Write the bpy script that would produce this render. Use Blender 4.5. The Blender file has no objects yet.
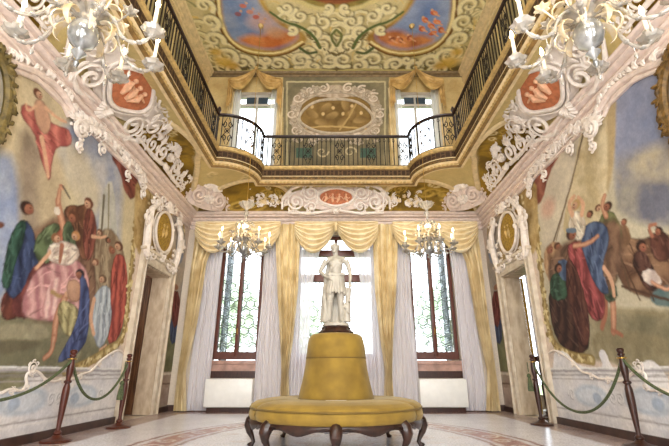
import bpy, math, random
import numpy as np
from mathutils import Vector
R = random.Random(7)
PI = math.pi
COL = bpy.context.scene.collection
def lin(c):
    return tuple((v / 255 / 12.92) if v <= 10 else ((v / 255 + .055) / 1.055) ** 2.4 for v in c[:3])

# ------------------------------------------------------------------ materials
MATS = {}
def mat(name, rgb, rough=.6, metal=0., var=.12, scale=8., bump=.0, bscale=60., attr=False, sheen=0., trans=0., alpha=1., spec=.5, emit=None, estr=0., rgb2=None, stretch=None):
    m = bpy.data.materials.new(name); m.use_nodes = True
    nt = m.node_tree; n = nt.nodes; l = nt.links
    b = n['Principled BSDF']
    tc = n.new('ShaderNodeTexCoord')
    src = tc.outputs['Object']
    if stretch:
        mp = n.new('ShaderNodeMapping'); mp.inputs['Scale'].default_value = stretch
        l.new(src, mp.inputs['Vector']); src = mp.outputs['Vector']
    nz = n.new('ShaderNodeTexNoise'); nz.inputs['Scale'].default_value = scale; nz.inputs['Detail'].default_value = 6
    l.new(src, nz.inputs['Vector'])
    if attr:
        at = n.new('ShaderNodeAttribute'); at.attribute_name = 'paint'
        hs = n.new('ShaderNodeMix'); hs.data_type = 'RGBA'; hs.blend_type = 'MULTIPLY'
        rp = n.new('ShaderNodeValToRGB'); rp.color_ramp.elements[0].position = .3; rp.color_ramp.elements[1].position = .7
        rp.color_ramp.elements[0].color = (1 - var * 2, 1 - var * 2, 1 - var * 2, 1); rp.color_ramp.elements[1].color = (1 + var, 1 + var, 1 + var, 1)
        l.new(nz.outputs['Fac'], rp.inputs['Fac']); hs.inputs['Factor'].default_value = 1
        l.new(at.outputs['Color'], hs.inputs['A']); l.new(rp.outputs['Color'], hs.inputs['B'])
        l.new(hs.outputs['Result'], b.inputs['Base Color'])
    else:
        c = lin(rgb); rp = n.new('ShaderNodeValToRGB')
        c2 = lin(rgb2) if rgb2 else tuple(v * (1 - var * 2) for v in c)
        rp.color_ramp.elements[0].position = .35; rp.color_ramp.elements[1].position = .65
        rp.color_ramp.elements[0].color = (*c2, 1); rp.color_ramp.elements[1].color = (*[v * (1 + (0 if rgb2 else var)) for v in c], 1)
        l.new(nz.outputs['Fac'], rp.inputs['Fac']); l.new(rp.outputs['Color'], b.inputs['Base Color'])
    b.inputs['Roughness'].default_value = rough; b.inputs['Metallic'].default_value = metal
    b.inputs['Specular IOR Level'].default_value = spec
    if sheen: b.inputs['Sheen Weight'].default_value = sheen; b.inputs['Sheen Tint'].default_value = (1, .9, .6, 1)
    if trans: b.inputs['Transmission Weight'].default_value = trans
    if alpha < 1: b.inputs['Alpha'].default_value = alpha
    if emit: b.inputs['Emission Color'].default_value = (*lin(emit), 1); b.inputs['Emission Strength'].default_value = estr
    if bump:
        bn = n.new('ShaderNodeTexNoise'); bn.inputs['Scale'].default_value = bscale; bn.inputs['Detail'].default_value = 4
        l.new(src, bn.inputs['Vector'])
        bp = n.new('ShaderNodeBump'); bp.inputs['Strength'].default_value = bump; bp.inputs['Distance'].default_value = .01
        l.new(bn.outputs['Fac'], bp.inputs['Height']); l.new(bp.outputs['Normal'], b.inputs['Normal'])
    MATS[name] = m
    return m

def sheer_mat(name, rgb, opacity):
    m = bpy.data.materials.new(name); m.use_nodes = True
    nt = m.node_tree; n = nt.nodes; l = nt.links; n.clear()
    o = n.new('ShaderNodeOutputMaterial'); d = n.new('ShaderNodeBsdfDiffuse'); t = n.new('ShaderNodeBsdfTranslucent')
    tr = n.new('ShaderNodeBsdfTransparent'); a = n.new('ShaderNodeMixShader'); b = n.new('ShaderNodeMixShader')
    wv = n.new('ShaderNodeTexNoise'); wv.inputs['Scale'].default_value = 300
    rp = n.new('ShaderNodeValToRGB'); c = lin(rgb)
    rp.color_ramp.elements[0].color = (*[v * .93 for v in c], 1); rp.color_ramp.elements[1].color = (*c, 1)
    l.new(wv.outputs['Fac'], rp.inputs['Fac']); l.new(rp.outputs['Color'], d.inputs['Color']); l.new(rp.outputs['Color'], t.inputs['Color'])
    a.inputs['Fac'].default_value = .3; l.new(d.outputs[0], a.inputs[1]); l.new(t.outputs[0], a.inputs[2])
    b.inputs['Fac'].default_value = opacity; l.new(tr.outputs[0], b.inputs[1]); l.new(a.outputs[0], b.inputs[2])
    l.new(b.outputs[0], o.inputs['Surface'])
    MATS[name] = m
    return m

# ------------------------------------------------------------------ mesh building
class MB:
    def __init__(s): s.v = []; s.f = []; s.n = 0; s.c = []
    def add(s, verts, faces, cols=None):
        o = s.n
        verts = [tuple(map(float, p)) for p in verts]
        s.v += verts; s.f += [tuple(i + o for i in f) for f in faces]; s.n += len(verts)
        s.c += [tuple(c) for c in cols] if cols is not None else [None] * len(verts)
        return s
    def box(s, x0, x1, y0, y1, z0, z1, bev=0.):
        if bev:
            import bmesh
            bm = bmesh.new(); bmesh.ops.create_cube(bm, size=1)
            for q in bm.verts: q.co = Vector(((x0 + x1) / 2 + q.co.x * (x1 - x0), (y0 + y1) / 2 + q.co.y * (y1 - y0), (z0 + z1) / 2 + q.co.z * (z1 - z0)))
            bmesh.ops.bevel(bm, geom=bm.edges[:], offset=bev, segments=2, affect='EDGES', profile=.5)
            bm.verts.index_update()
            s.add([q.co[:] for q in bm.verts], [[q.index for q in f.verts] for f in bm.faces]); bm.free(); return s
        v = [(x, y, z) for x in (x0, x1) for y in (y0, y1) for z in (z0, z1)]
        return s.add(v, [(0, 1, 3, 2), (4, 6, 7, 5), (0, 4, 5, 1), (2, 3, 7, 6), (0, 2, 6, 4), (1, 5, 7, 3)])
    def lathe(s, prof, c=(0, 0, 0), seg=24, sx=1., sy=1., wave=0., wn=8, closed=False):
        v = []; f = []
        for (r, z) in prof:
            for k in range(seg):
                a = 2 * PI * k / seg; rr = r * (1 + wave * math.cos(wn * a))
                v.append((c[0] + rr * math.cos(a) * sx, c[1] + rr * math.sin(a) * sy, c[2] + z))
        for i in range(len(prof) - 1):
            for k in range(seg):
                k2 = (k + 1) % seg
                f.append((i * seg + k, i * seg + k2, (i + 1) * seg + k2, (i + 1) * seg + k))
        return s.add(v, f)
    def tube(s, pts, rad, seg=8, flat=1., up=None, cap=True):
        pts = [Vector(p) for p in pts]; n = len(pts)
        if not hasattr(rad, '__len__'): rad = [rad] * n
        v = []; f = []
        prev = Vector(up) if up else None
        for i, p in enumerate(pts):
            t = (pts[min(i + 1, n - 1)] - pts[max(i - 1, 0)])
            if t.length < 1e-9: t = Vector((0, 0, 1))
            t.normalize()
            if prev is None:
                prev = Vector((0, 0, 1)) if abs(t.z) < .9 else Vector((1, 0, 0))
            a = (prev - t * prev.dot(t))
            if a.length < 1e-6: a = t.orthogonal()
            a.normalize()
            if not up: prev = a
            b = t.cross(a)
            for k in range(seg):
                q = 2 * PI * k / seg
                v.append(p + a * (math.cos(q) * rad[i] * flat) + b * (math.sin(q) * rad[i]))
        for i in range(n - 1):
            for k in range(seg):
                k2 = (k + 1) % seg
                f.append((i * seg + k, i * seg + k2, (i + 1) * seg + k2, (i + 1) * seg + k))
        if cap: f.append(tuple(range(seg - 1, -1, -1))); f.append(tuple((n - 1) * seg + k for k in range(seg)))
        return s.add(v, f)
    def ball(s, c, r, seg=12, rings=8, sx=1., sy=1., sz=1.):
        pr = [(max(1e-4, r * math.sin(PI * i / rings)), -r * math.cos(PI * i / rings) * sz) for i in range(rings + 1)]
        return s.lathe(pr, c, seg, sx, sy)
    def grid(s, fn, nu, nv, cols=None):
        v = [fn(i / nu, j / nv) for j in range(nv + 1) for i in range(nu + 1)]
        f = [(j * (nu + 1) + i, j * (nu + 1) + i + 1, (j + 1) * (nu + 1) + i + 1, (j + 1) * (nu + 1) + i) for j in range(nv) for i in range(nu)]
        return s.add(v, f, cols)
    def sweep(s, path, prof, cl=False):
        """path: xy points; prof: (p toward the left normal of the path, z)"""
        P = [Vector(p) for p in path]; n = len(P); nm = []
        for i in range(n):
            a = (P[i] - P[i - 1]) if (i > 0 or cl) else (P[1] - P[0]); b = (P[(i + 1) % n] - P[i]) if (i < n - 1 or cl) else a
            a = a.normalized(); b = b.normalized(); na = Vector((a.y, -a.x)); nb = Vector((b.y, -b.x)); m = (na + nb)
            m = m / max(.35, (1 + na.dot(nb))); nm.append(m)
        v = [(P[i].x + nm[i].x * p, P[i].y + nm[i].y * p, z) for i in range(n) for (p, z) in prof]; k = len(prof)
        f = [(i * k + j, i * k + j + 1, (i + 1) % n * k + j + 1, (i + 1) % n * k + j) for i in range(n if cl else n - 1) for j in range(k - 1)]
        return s.add(v, f)
    def build(s, name, m, parent=None, smooth=True, loc=None, angle=35):
        me = bpy.data.meshes.new(name); me.from_pydata(s.v, [], s.f); me.update()
        if any(c is not None for c in s.c):
            ca = me.color_attributes.new('paint', 'FLOAT_COLOR', 'POINT')
            arr = np.ones((len(s.v), 4), dtype=np.float32)
            arr[:, :3] = np.array([c if c is not None else (.74, .64, .52) for c in s.c], dtype=np.float32)
            ca.data.foreach_set('color', arr.ravel())
        if smooth:
            me.polygons.foreach_set('use_smooth', [True] * len(me.polygons))
            try: me.set_sharp_from_angle(angle=math.radians(angle))
            except Exception: pass
        me.materials.append(MATS[m] if isinstance(m, str) else m)
        o = bpy.data.objects.new(name, me); COL.objects.link(o)
        if parent: o.parent = parent
        if loc: o.location = loc
        return o
def tag(o, label=None, cat=None, group=None):
    if label: o['label'] = label
    if cat: o['category'] = cat
    if group: o['group'] = group
    return o
def struct(o): o['kind'] = 'structure'; return o
def empty(name, loc, label, cat, group=None, rz=0.):
    o = bpy.data.objects.new(name, None); COL.objects.link(o); o.location = loc; o.rotation_euler = (0, 0, rz); o.empty_display_size = .1
    return tag(o, label, cat, group)
def copy_tree(o, parent=None):
    c = o.copy(); COL.objects.link(c)
    if parent: c.parent = parent
    for ch in list(o.children): copy_tree(ch, c)
    return c

# ------------------------------------------------------------------ painting on surfaces (frescoes)
def vnoise(u, v, f, seed=0):
    rs = np.random.RandomState(seed + 11); T = rs.rand(64, 64)
    x = u * f; y = v * f; xi = np.floor(x).astype(int); yi = np.floor(y).astype(int); fx = x - xi; fy = y - yi
    fx = fx * fx * (3 - 2 * fx); fy = fy * fy * (3 - 2 * fy)
    g = lambda a, b: T[a % 64, b % 64]
    return (g(xi, yi) * (1 - fx) + g(xi + 1, yi) * fx) * (1 - fy) + (g(xi, yi + 1) * (1 - fx) + g(xi + 1, yi + 1) * fx) * fy
def fbm(u, v, f, seed=0, o=4):
    r = 0; a = .5; t = 0
    for k in range(o): r = r + a * vnoise(u, v, f * 2 ** k, seed + k * 7); t += a; a *= .55
    return r / t
def chaikin(p, it=2):
    for _ in range(it):
        q = []
        for i in range(len(p)):
            a = p[i]; b = p[(i + 1) % len(p)]
            q += [(a[0] * .75 + b[0] * .25, a[1] * .75 + b[1] * .25), (a[0] * .25 + b[0] * .75, a[1] * .25 + b[1] * .75)]
        p = q
    return p
def smoothline(p, it=2):
    for _ in range(it):
        q = [p[0]]
        for a, b in zip(p[:-1], p[1:]): q += [(a[0] * .75 + b[0] * .25, a[1] * .75 + b[1] * .25), (a[0] * .25 + b[0] * .75, a[1] * .25 + b[1] * .75)]
        p = q + [p[-1]]
    return p
class Canvas:
    def __init__(s, u0, u1, v0, v1, res, base, seed=1, warp=.012):
        s.nu = max(2, int(round((u1 - u0) / res))); s.nv = max(2, int(round((v1 - v0) / res)))
        s.u = np.linspace(u0, u1, s.nu + 1); s.v = np.linspace(v0, v1, s.nv + 1)
        s.U0, s.V0 = np.meshgrid(s.u, s.v); s.seed = seed; s.res = res
        s.U = s.U0 + (fbm(s.U0, s.V0, 9, seed, 3) - .5) * warp * 2; s.V = s.V0 + (fbm(s.U0, s.V0, 9, seed + 50, 3) - .5) * warp * 2
        s.C = np.zeros(s.U.shape + (3,)); s.C[:] = base
    def _win(s, x0, x1, y0, y1):
        i0 = max(0, np.searchsorted(s.u, x0) - 1); i1 = min(s.nu + 1, np.searchsorted(s.u, x1) + 1)
        j0 = max(0, np.searchsorted(s.v, y0) - 1); j1 = min(s.nv + 1, np.searchsorted(s.v, y1) + 1)
        return slice(j0, j1), slice(i0, i1)
    def _mix(s, w, a, col):
        s.C[w] = s.C[w] * (1 - a[..., None]) + col * a[..., None]
    def poly(s, pts, c1, c2=None, fe=.02, fold=0, ang=0., edge=0., sm=1, nf=3., al=1.):
        p = chaikin(list(pts), sm) if sm else list(pts)
        xs = [q[0] for q in p]; ys = [q[1] for q in p]; m = fe + .05
        w = s._win(min(xs) - m, max(xs) + m, min(ys) - m, max(ys) + m); U = s.U[w]; V = s.V[w]
        if U.size == 0: return
        ins = np.zeros(U.shape, bool); dm = np.full(U.shape, 1e9)
        for i in range(len(p)):
            ax, ay = p[i]; bx, by = p[(i + 1) % len(p)]
            c = ((ay > V) != (by > V)) & (U < (bx - ax) * (V - ay) / ((by - ay) if abs(by - ay) > 1e-12 else 1e-12) + ax)
            ins ^= c
            dx, dy = bx - ax, by - ay; t = np.clip(((U - ax) * dx + (V - ay) * dy) / (dx * dx + dy * dy + 1e-12), 0, 1)
            dm = np.minimum(dm, (U - ax - t * dx) ** 2 + (V - ay - t * dy) ** 2)
        d = np.sqrt(dm) * np.where(ins, 1, -1)
        a = np.clip(.5 + d / (2 * max(fe, s.res * .5)), 0, 1) * al
        col = np.zeros(U.shape + (3,)); col[:] = c1
        if c2 is not None:
            if fold:
                q = U * math.cos(ang) + V * math.sin(ang)
                t = .5 + .5 * np.sin(q * fold + 6 * fbm(U, V, nf, s.seed + 3) + 1.5 * vnoise(U, V, 12, 5))
            else:
                t = np.clip((fbm(U, V, nf, s.seed + 3) - .3) * 2.5, 0, 1)
            col = col * (1 - t[..., None]) + np.array(c2) * t[..., None]
        if edge:
            k = np.clip(1 - np.abs(d) / .028, 0, 1) * min(1, edge * 2.2); col = col * (1 - k[..., None])
        s._mix(w, a, col)
        if fold and edge and c2 is not None: s.folds(p, c1, c2)
    def folds(s, p, c1, c2):
        xs = [q[0] for q in p]; ys = [q[1] for q in p]; r = random.Random(int(abs(xs[0] * 977 + ys[0] * 331)))
        W, H = max(xs) - min(xs), max(ys) - min(ys); mx, my = sum(xs) / len(xs), sum(ys) / len(ys)
        sxx = sum((x - mx) ** 2 for x in xs); syy = sum((y - my) ** 2 for y in ys); sxy = sum((x - mx) * (y - my) for x, y in zip(xs, ys))
        th = .5 * math.atan2(2 * sxy, sxx - syy); n = int(min(34, 8 + 60 * W * H))
        def inside(x, y):
            c = False
            for i in range(len(p)):
                ax, ay = p[i]; bx, by = p[(i + 1) % len(p)]
                if (ay > y) != (by > y) and x < (bx - ax) * (y - ay) / (by - ay) + ax: c = not c
            return c
        for k in range(n):
            x, y = r.uniform(min(xs), max(xs)), r.uniform(min(ys), max(ys))
            if not inside(x, y): continue
            a = th + r.gauss(0, .35); L = r.uniform(.10, .32) * max(W, H); cu = r.uniform(-.7, .7); pts = []
            for i in range(6):
                if not inside(x, y): break
                pts.append((x, y)); x += L / 5 * math.cos(a); y += L / 5 * math.sin(a); a += cu / 5
            if len(pts) < 3: continue
            if k % 2: col = [min(1, v * 1.3 + .03) for v in c1]
            else: col = [v * .42 for v in c2]
            s.stroke(pts, r.uniform(.006, .016), col, .003, fe=.012, sm=1, al=.75)
    def stroke(s, pts, w0, c, w1=None, fe=None, sm=2, al=1., hl=None):
        p = smoothline(list(pts), sm) if sm and len(pts) > 2 else list(pts)
        w1 = w0 if w1 is None else w1; m = max(w0, w1) + .04
        xs = [q[0] for q in p]; ys = [q[1] for q in p]; w = s._win(min(xs) - m, max(xs) + m, min(ys) - m, max(ys) + m); U = s.U[w]; V = s.V[w]
        if U.size == 0: return
        best = np.full(U.shape, -1e9); n = len(p) - 1; sd = np.zeros(U.shape)
        for i in range(n):
            ax, ay = p[i]; bx, by = p[i + 1]; dx, dy = bx - ax, by - ay
            t = np.clip(((U - ax) * dx + (V - ay) * dy) / (dx * dx + dy * dy + 1e-12), 0, 1)
            r = w0 + (w1 - w0) * (i + t) / n; k = r - np.hypot(U - ax - t * dx, V - ay - t * dy)
            best = np.maximum(best, k)
        fe = fe or s.res * .6; a = np.clip(.5 + best / (2 * fe), 0, 1) * al
        col = np.zeros(U.shape + (3,)); col[:] = c
        if hl is not None:
            t = np.clip(best / (max(w0, w1) + 1e-9), 0, 1)[..., None]; col = col * (1 - t) + np.array(hl) * t
        s._mix(w, a, col)
    def blob(s, c, rx, ry, c1, c2=None, rot=0., fe=.3, al=1.):
        m = max(rx, ry) * 1.4 + .02; w = s._win(c[0] - m, c[0] + m, c[1] - m, c[1] + m); U = s.U[w] - c[0]; V = s.V[w] - c[1]
        if U.size == 0: return
        x = U * math.cos(rot) + V * math.sin(rot); y = -U * math.sin(rot) + V * math.cos(rot)
        q = np.hypot(x / rx, y / ry); a = np.clip((1 + fe / 2 - q) / fe, 0, 1) * al
        col = np.zeros(U.shape + (3,)); col[:] = c1
        if c2 is not None:
            t = np.clip(.5 + .5 * (x / rx * .6 - y / ry * .8), 0, 1)[..., None]; col = col * (1 - t) + np.array(c2) * t
        s._mix(w, a, col)
    def scroll(s, c, r, turns, a0, light, dark, w=.03, flip=1):
        pts = []
        for i in range(int(14 * turns) + 2):
            t = i / (14 * turns + 1); a = a0 + flip * t * turns * 2 * PI; q = r * (1 - .82 * t); pts.append((c[0] + q * math.cos(a), c[1] + q * math.sin(a)))
        s.stroke([(x + w * .5, y - w * .5) for x, y in pts], w, dark, w * .5, fe=w * .5, sm=0, al=.85)
        s.stroke(pts, w, light, w * .4, fe=w * .35, sm=0)
    def mottle(s, amt=.12, f=3, seed=9):
        t = 1 + (fbm(s.U, s.V, f, seed, 5) - .5) * 2 * amt; s.C *= t[..., None]
        t = 1 + (fbm(s.U0, s.V0, 22, seed + 4, 2) - .5) * amt * 1.5; s.C *= t[..., None]
    def to(s, mb, place, holes=()):
        V, U = s.V0.ravel(), s.U0.ravel(); X, Y, Z = place(U, V)
        X = np.broadcast_to(X, U.shape); Y = np.broadcast_to(Y, U.shape); Z = np.broadcast_to(Z, U.shape)
        v = list(zip(X.tolist(), Y.tolist(), Z.tolist())); w = s.nu + 1; f = []
        for j in range(s.nv):
            vc = (s.v[j] + s.v[j + 1]) / 2; rowh = [h for h in holes if h[2] < vc < h[3]]
            for i in range(s.nu):
                if rowh:
                    uc = (s.u[i] + s.u[i + 1]) / 2
                    if any(h[0] < uc < h[1] for h in rowh): continue
                f.append((j * w + i, j * w + i + 1, (j + 1) * w + i + 1, (j + 1) * w + i))
        mb.add(v, f, np.clip(s.C, 0, 1).reshape(-1, 3).tolist())
def run(cv, ops):
    for o in ops:
        k = o[0]; kw = dict(o[-1]) if isinstance(o[-1], dict) else {}
        for q in ('c2', 'hl'):
            if q in kw: kw[q] = lin(kw[q])
        if k == 'p': cv.poly(o[1], lin(o[2]), **kw)
        elif k == 's': cv.stroke(o[1], o[2], lin(o[3]), **kw)
        elif k == 'b': cv.blob(o[1], o[2], o[3], lin(o[4]), **kw)
        elif k == 'c': cv.scroll(o[1], o[2], o[3], o[4], lin(o[5]), lin(o[6]), **kw)

# ---- painted compositions: shapes in metres on their own wall (along, up) or ceiling (across, along)
LEFT_PAINTING = [
('p',[(3.148,3.772),(3.602,3.906),(3.987,4.124),(4.508,4.242),(4.852,4.078),(5.362,4.267),(6.032,4.261),(6.696,4.236),(7.005,3.942),(7.033,3.078),(7.152,2.116),(7.258,1.321),(6.855,1.077),(6.619,0.922),(6.182,0.833),(5.802,0.755),(5.457,0.827),(5.203,0.736),(4.959,0.613),(4.312,0.528)],(205,190,150),{'fe':0.01}),
('p',[(3.164,3.727),(3.616,3.866),(4.011,4.058),(4.535,4.168),(4.842,4.04),(4.773,3.505),(4.533,3.092),(4.102,2.514),(3.698,2.24)],(218,200,158),{'c2':(196,178,140),'fe':0.1}),
('p',[(4.735,3.967),(5.377,4.225),(6.043,4.23),(6.386,3.849),(6.657,2.521),(5.945,2.644),(5.469,3.093),(5.09,3.226),(4.739,3.486)],(150,160,186),{'c2':(186,184,184),'fe':0.12}),
('p',[(4.685,3.751),(5.227,3.765),(5.94,3.292),(5.751,2.736),(5.135,3.098)],(214,200,165),{'fe':0.1,'al':0.8}),
('p',[(3.503,2.781),(4.016,3.073),(4.265,2.892),(4.505,2.312),(4.601,1.528),(4.086,1.158)],(140,156,190),{'c2':(176,182,196),'fe':0.08}),
('p',[(4.053,3.482),(4.409,3.436),(4.668,3.023),(4.853,2.301),(4.573,2.213),(4.257,2.826)],(148,130,108),{'c2':(176,156,130),'fe':0.09}),
('p',[(4.472,3.061),(4.739,3.486),(5.059,3.064),(5.125,2.523),(4.8,2.348)],(196,176,138),{'fe':0.1}),
('p',[(4.047,1.267),(4.949,1.444),(6.186,1.524),(7.108,1.936),(7.333,1.212),(6.664,0.952),(4.345,0.438)],(160,156,118),{'c2':(128,124,94),'fe':0.03,'fold':3,'ang':1.5}),
('p',[(4.086,1.158),(5.089,1.345),(5.372,1.278),(5.377,1.156),(4.157,0.96)],(184,176,140),{'c2':(150,142,112),'fe':0.02}),
('p',[(4.131,1.032),(5.052,1.156),(5.356,1.107),(4.946,0.994),(4.176,0.906)],(120,112,84),{'fe':0.02}),
('p',[(5.867,3.015),(5.897,3.579),(6.109,3.68),(6.601,2.676),(6.641,2.02),(6.251,1.947)],(205,202,186),{'c2':(182,182,172),'fe':0.02}),
('s',[(5.919,3.35),(6.174,2.238)],0.027,(120,110,90)),
('s',[(5.991,3.571),(6.365,2.444)],0.023,(150,140,112)),
('p',[(5.823,2.682),(5.984,2.847),(6.258,2.742),(6.32,2.4),(6.006,2.32)],(190,180,150),{'c2':(150,140,110),'fold':30,'fe':0.015}),
('p',[(5.783,4.41),(6.273,4.362),(6.764,4.271),(6.944,3.995),(6.768,3.604),(6.443,3.689),(6.223,3.917),(5.856,4.033)],(158,84,62),{'c2':(122,58,44),'fe':0.02,'fold':22,'ang':0.8,'edge':0.2}),
('p',[(4.009,3.693),(4.193,3.742),(4.378,3.727),(4.634,3.778),(4.815,3.865),(4.953,3.795),(4.939,3.646),(4.704,3.525),(4.681,3.309),(4.751,3.007),(4.595,3.124),(4.421,3.304),(4.289,3.473),(4.038,3.525)],(214,122,104),{'c2':(172,78,70),'fold':26,'ang':0.5,'fe':0.012,'edge':0.25}),
('p',[(4.161,3.832),(4.27,3.926),(4.405,3.862),(4.536,3.715),(4.484,3.537),(4.331,3.554),(4.217,3.675)],(222,172,132),{'c2':(196,150,118),'fe':0.01,'edge':0.2}),
('s',[(4.213,3.784),(4.127,3.64),(4.069,3.709)],0.019,(222,172,132),{'w1':0.014}),
('s',[(4.366,3.864),(4.599,3.876),(4.753,3.917)],0.028,(222,172,132),{'w1':0.018}),
('s',[(4.431,3.477),(4.584,3.257),(4.684,3.086)],0.04,(222,172,132),{'w1':0.025}),
('b',(4.192,3.941),0.078,0.058,(120,70,40)),
('b',(4.215,3.942),0.053,0.043,(222,172,132),{'c2':(177.60000000000002,137.6,105.60000000000001)}),
('b',(4.222,3.957),0.011,0.006,(70,40,30)),
('s',[(4.222,3.924),(4.24,3.939)],0.005,(150,70,60)),
('p',[(4.631,2.33),(4.844,2.533),(5.092,2.734),(5.412,2.977),(5.745,3.048),(5.995,2.659),(6.199,2.09),(6.298,1.508),(6.001,1.336),(5.461,1.361),(4.877,1.366),(4.658,1.538),(4.689,1.982)],(150,114,84),{'c2':(112,78,58),'fold':18,'ang':0.4,'fe':0.05,'edge':0.1,'nf':5}),
('p',[(5.925,2.7),(6.183,2.95),(6.594,2.882),(6.922,2.555),(6.762,2.043),(6.355,1.814),(6.047,2.208)],(176,156,122),{'c2':(136,112,84),'fold':20,'ang':0.2,'fe':0.02,'edge':0.15}),
('b',(6.005,2.79),0.081,0.05,(120,80,50)),
('b',(5.986,2.772),0.055,0.036,(222,172,132),{'c2':(177.60000000000002,137.6,105.60000000000001)}),
('b',(5.972,2.774),0.011,0.005,(70,40,30)),
('s',[(5.991,2.756),(5.968,2.749)],0.004,(150,70,60)),
('b',(6.258,2.742),0.081,0.048,(90,60,40)),
('b',(6.285,2.738),0.055,0.035,(178,112,76),{'c2':(142.4,89.60000000000001,60.800000000000004)}),
('b',(6.294,2.748),0.011,0.005,(70,40,30)),
('s',[(6.29,2.723),(6.313,2.731)],0.004,(150,70,60)),
('b',(6.057,2.333),0.084,0.052,(140,90,60)),
('b',(6.036,2.316),0.056,0.038,(222,172,132),{'c2':(177.60000000000002,137.6,105.60000000000001)}),
('b',(6.022,2.319),0.012,0.005,(70,40,30)),
('s',[(6.042,2.299),(6.018,2.294)],0.004,(150,70,60)),
('b',(5.393,2.135),0.07,0.049,(120,80,50)),
('b',(5.417,2.13),0.048,0.036,(222,172,132),{'c2':(177.60000000000002,137.6,105.60000000000001)}),
('b',(5.425,2.139),0.01,0.005,(70,40,30)),
('s',[(5.423,2.114),(5.443,2.12)],0.004,(150,70,60)),
('b',(4.894,2.186),0.063,0.048,(80,50,34)),
('b',(4.916,2.181),0.043,0.035,(178,112,76),{'c2':(142.4,89.60000000000001,60.800000000000004)}),
('b',(4.923,2.19),0.009,0.005,(70,40,30)),
('s',[(4.922,2.165),(4.94,2.171)],0.004,(150,70,60)),
('p',[(4.488,1.596),(4.641,1.669),(4.815,1.359),(4.571,1.287),(4.485,1.446)],(128,66,46),{'c2':(96,46,34),'fold':30,'fe':0.01,'edge':0.3}),
('p',[(4.438,2.41),(4.591,2.441),(4.748,2.293),(4.878,2.031),(5.061,1.824),(4.966,1.588),(4.754,1.531),(4.53,1.56),(4.429,1.76),(4.404,2.16)],(62,82,124),{'c2':(38,52,88),'fold':34,'ang':0.2,'fe':0.01,'edge':0.3}),
('p',[(4.41,2.4),(4.539,2.447),(4.573,2.213),(4.542,1.945),(4.563,1.632),(4.42,1.627),(4.378,1.903),(4.362,2.193)],(58,104,84),{'c2':(36,70,58),'fold':40,'ang':0.3,'fe':0.01,'edge':0.3}),
('s',[(4.601,2.32),(4.805,2.135),(5.013,2.168)],0.044,(58,78,120),{'w1':0.033}),
('s',[(4.979,2.159),(5.093,2.217)],0.023,(178,112,76)),
('b',(4.491,2.578),0.104,0.083,(62,34,24)),
('b',(4.527,2.572),0.071,0.062,(178,112,76),{'c2':(142.4,89.60000000000001,60.800000000000004)}),
('b',(4.538,2.588),0.015,0.009,(70,40,30)),
('s',[(4.537,2.545),(4.566,2.558)],0.007,(150,70,60)),
('p',[(4.084,2.257),(4.232,2.311),(4.254,2.25),(4.109,2.188)],(120,70,50),{'fe':0.01}),
('p',[(4.774,1.932),(5.057,2.154),(5.264,2.023),(5.136,1.615),(4.973,1.378),(4.726,1.348),(4.601,1.528),(4.768,1.67)],(150,74,66),{'c2':(104,48,46),'fold':26,'ang':0.6,'fe':0.012,'edge':0.2}),
('p',[(4.748,2.293),(4.861,2.486),(5.054,2.608),(5.248,2.537),(5.214,2.278),(5.091,2.059),(4.878,2.031),(4.749,2.144)],(112,132,88),{'c2':(78,92,60),'fold':24,'ang':1.0,'fe':0.012,'edge':0.25}),
('p',[(5.08,2.535),(5.26,2.626),(5.423,2.423),(5.375,2.185),(5.206,1.957),(5.047,2.074),(5.077,2.318)],(196,112,72),{'c2':(150,76,48),'fold':22,'fe':0.01,'edge':0.25}),
('s',[(5.266,2.487),(5.055,2.72),(4.966,2.852)],0.066,(178,112,76),{'w1':0.054,'hl':(222,172,132)}),
('s',[(4.97,2.84),(4.949,3.014)],0.046,(178,112,76),{'w1':0.034,'hl':(222,172,132)}),
('b',(4.972,3.068),0.06,0.032,(178,112,76),{'c2':(222,172,132)}),
('s',[(4.986,3.088),(5.172,2.996)],0.013,(90,80,70)),
('p',[(4.913,2.774),(5.029,2.793),(5.064,2.695),(4.947,2.678)],(226,216,200),{'fe':0.008}),
('p',[(5.165,2.649),(5.353,2.746),(5.554,2.58),(5.587,2.356),(5.387,2.272),(5.207,2.412)],(104,122,84),{'c2':(70,88,62),'fold':28,'fe':0.01,'edge':0.2}),
('p',[(5.102,2.823),(5.239,2.936),(5.412,2.977),(5.567,3.103),(5.708,3.002),(5.848,2.613),(5.861,2.283),(5.659,2.289),(5.516,2.422),(5.322,2.705),(5.138,2.723)],(142,92,56),{'c2':(98,60,36),'fold':20,'ang':0.2,'fe':0.01,'edge':0.25}),
('b',(5.339,2.784),0.118,0.08,(110,64,36)),
('b',(5.312,2.755),0.079,0.059,(178,112,76),{'c2':(142.4,89.60000000000001,60.800000000000004)}),
('b',(5.292,2.759),0.016,0.008,(70,40,30)),
('s',[(5.322,2.729),(5.289,2.719)],0.007,(150,70,60)),
('b',(5.469,2.552),0.093,0.063,(196,140,70)),
('b',(5.447,2.53),0.063,0.046,(222,172,132),{'c2':(177.60000000000002,137.6,105.60000000000001)}),
('b',(5.431,2.534),0.013,0.007,(70,40,30)),
('s',[(5.455,2.51),(5.428,2.503)],0.005,(150,70,60)),
('p',[(5.542,3.03),(5.745,3.048),(5.929,2.765),(5.952,2.397),(5.814,2.271),(5.617,2.541)],(156,84,62),{'c2':(112,54,42),'fold':30,'fe':0.01,'edge':0.25}),
('b',(5.594,3.098),0.113,0.073,(120,66,38)),
('b',(5.569,3.07),0.076,0.053,(222,172,132),{'c2':(177.60000000000002,137.6,105.60000000000001)}),
('b',(5.55,3.073),0.016,0.008,(70,40,30)),
('s',[(5.577,3.046),(5.546,3.035)],0.006,(150,70,60)),
('s',[(5.828,2.669),(6.035,2.704),(6.182,2.783)],0.027,(222,172,132),{'w1':0.021}),
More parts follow.
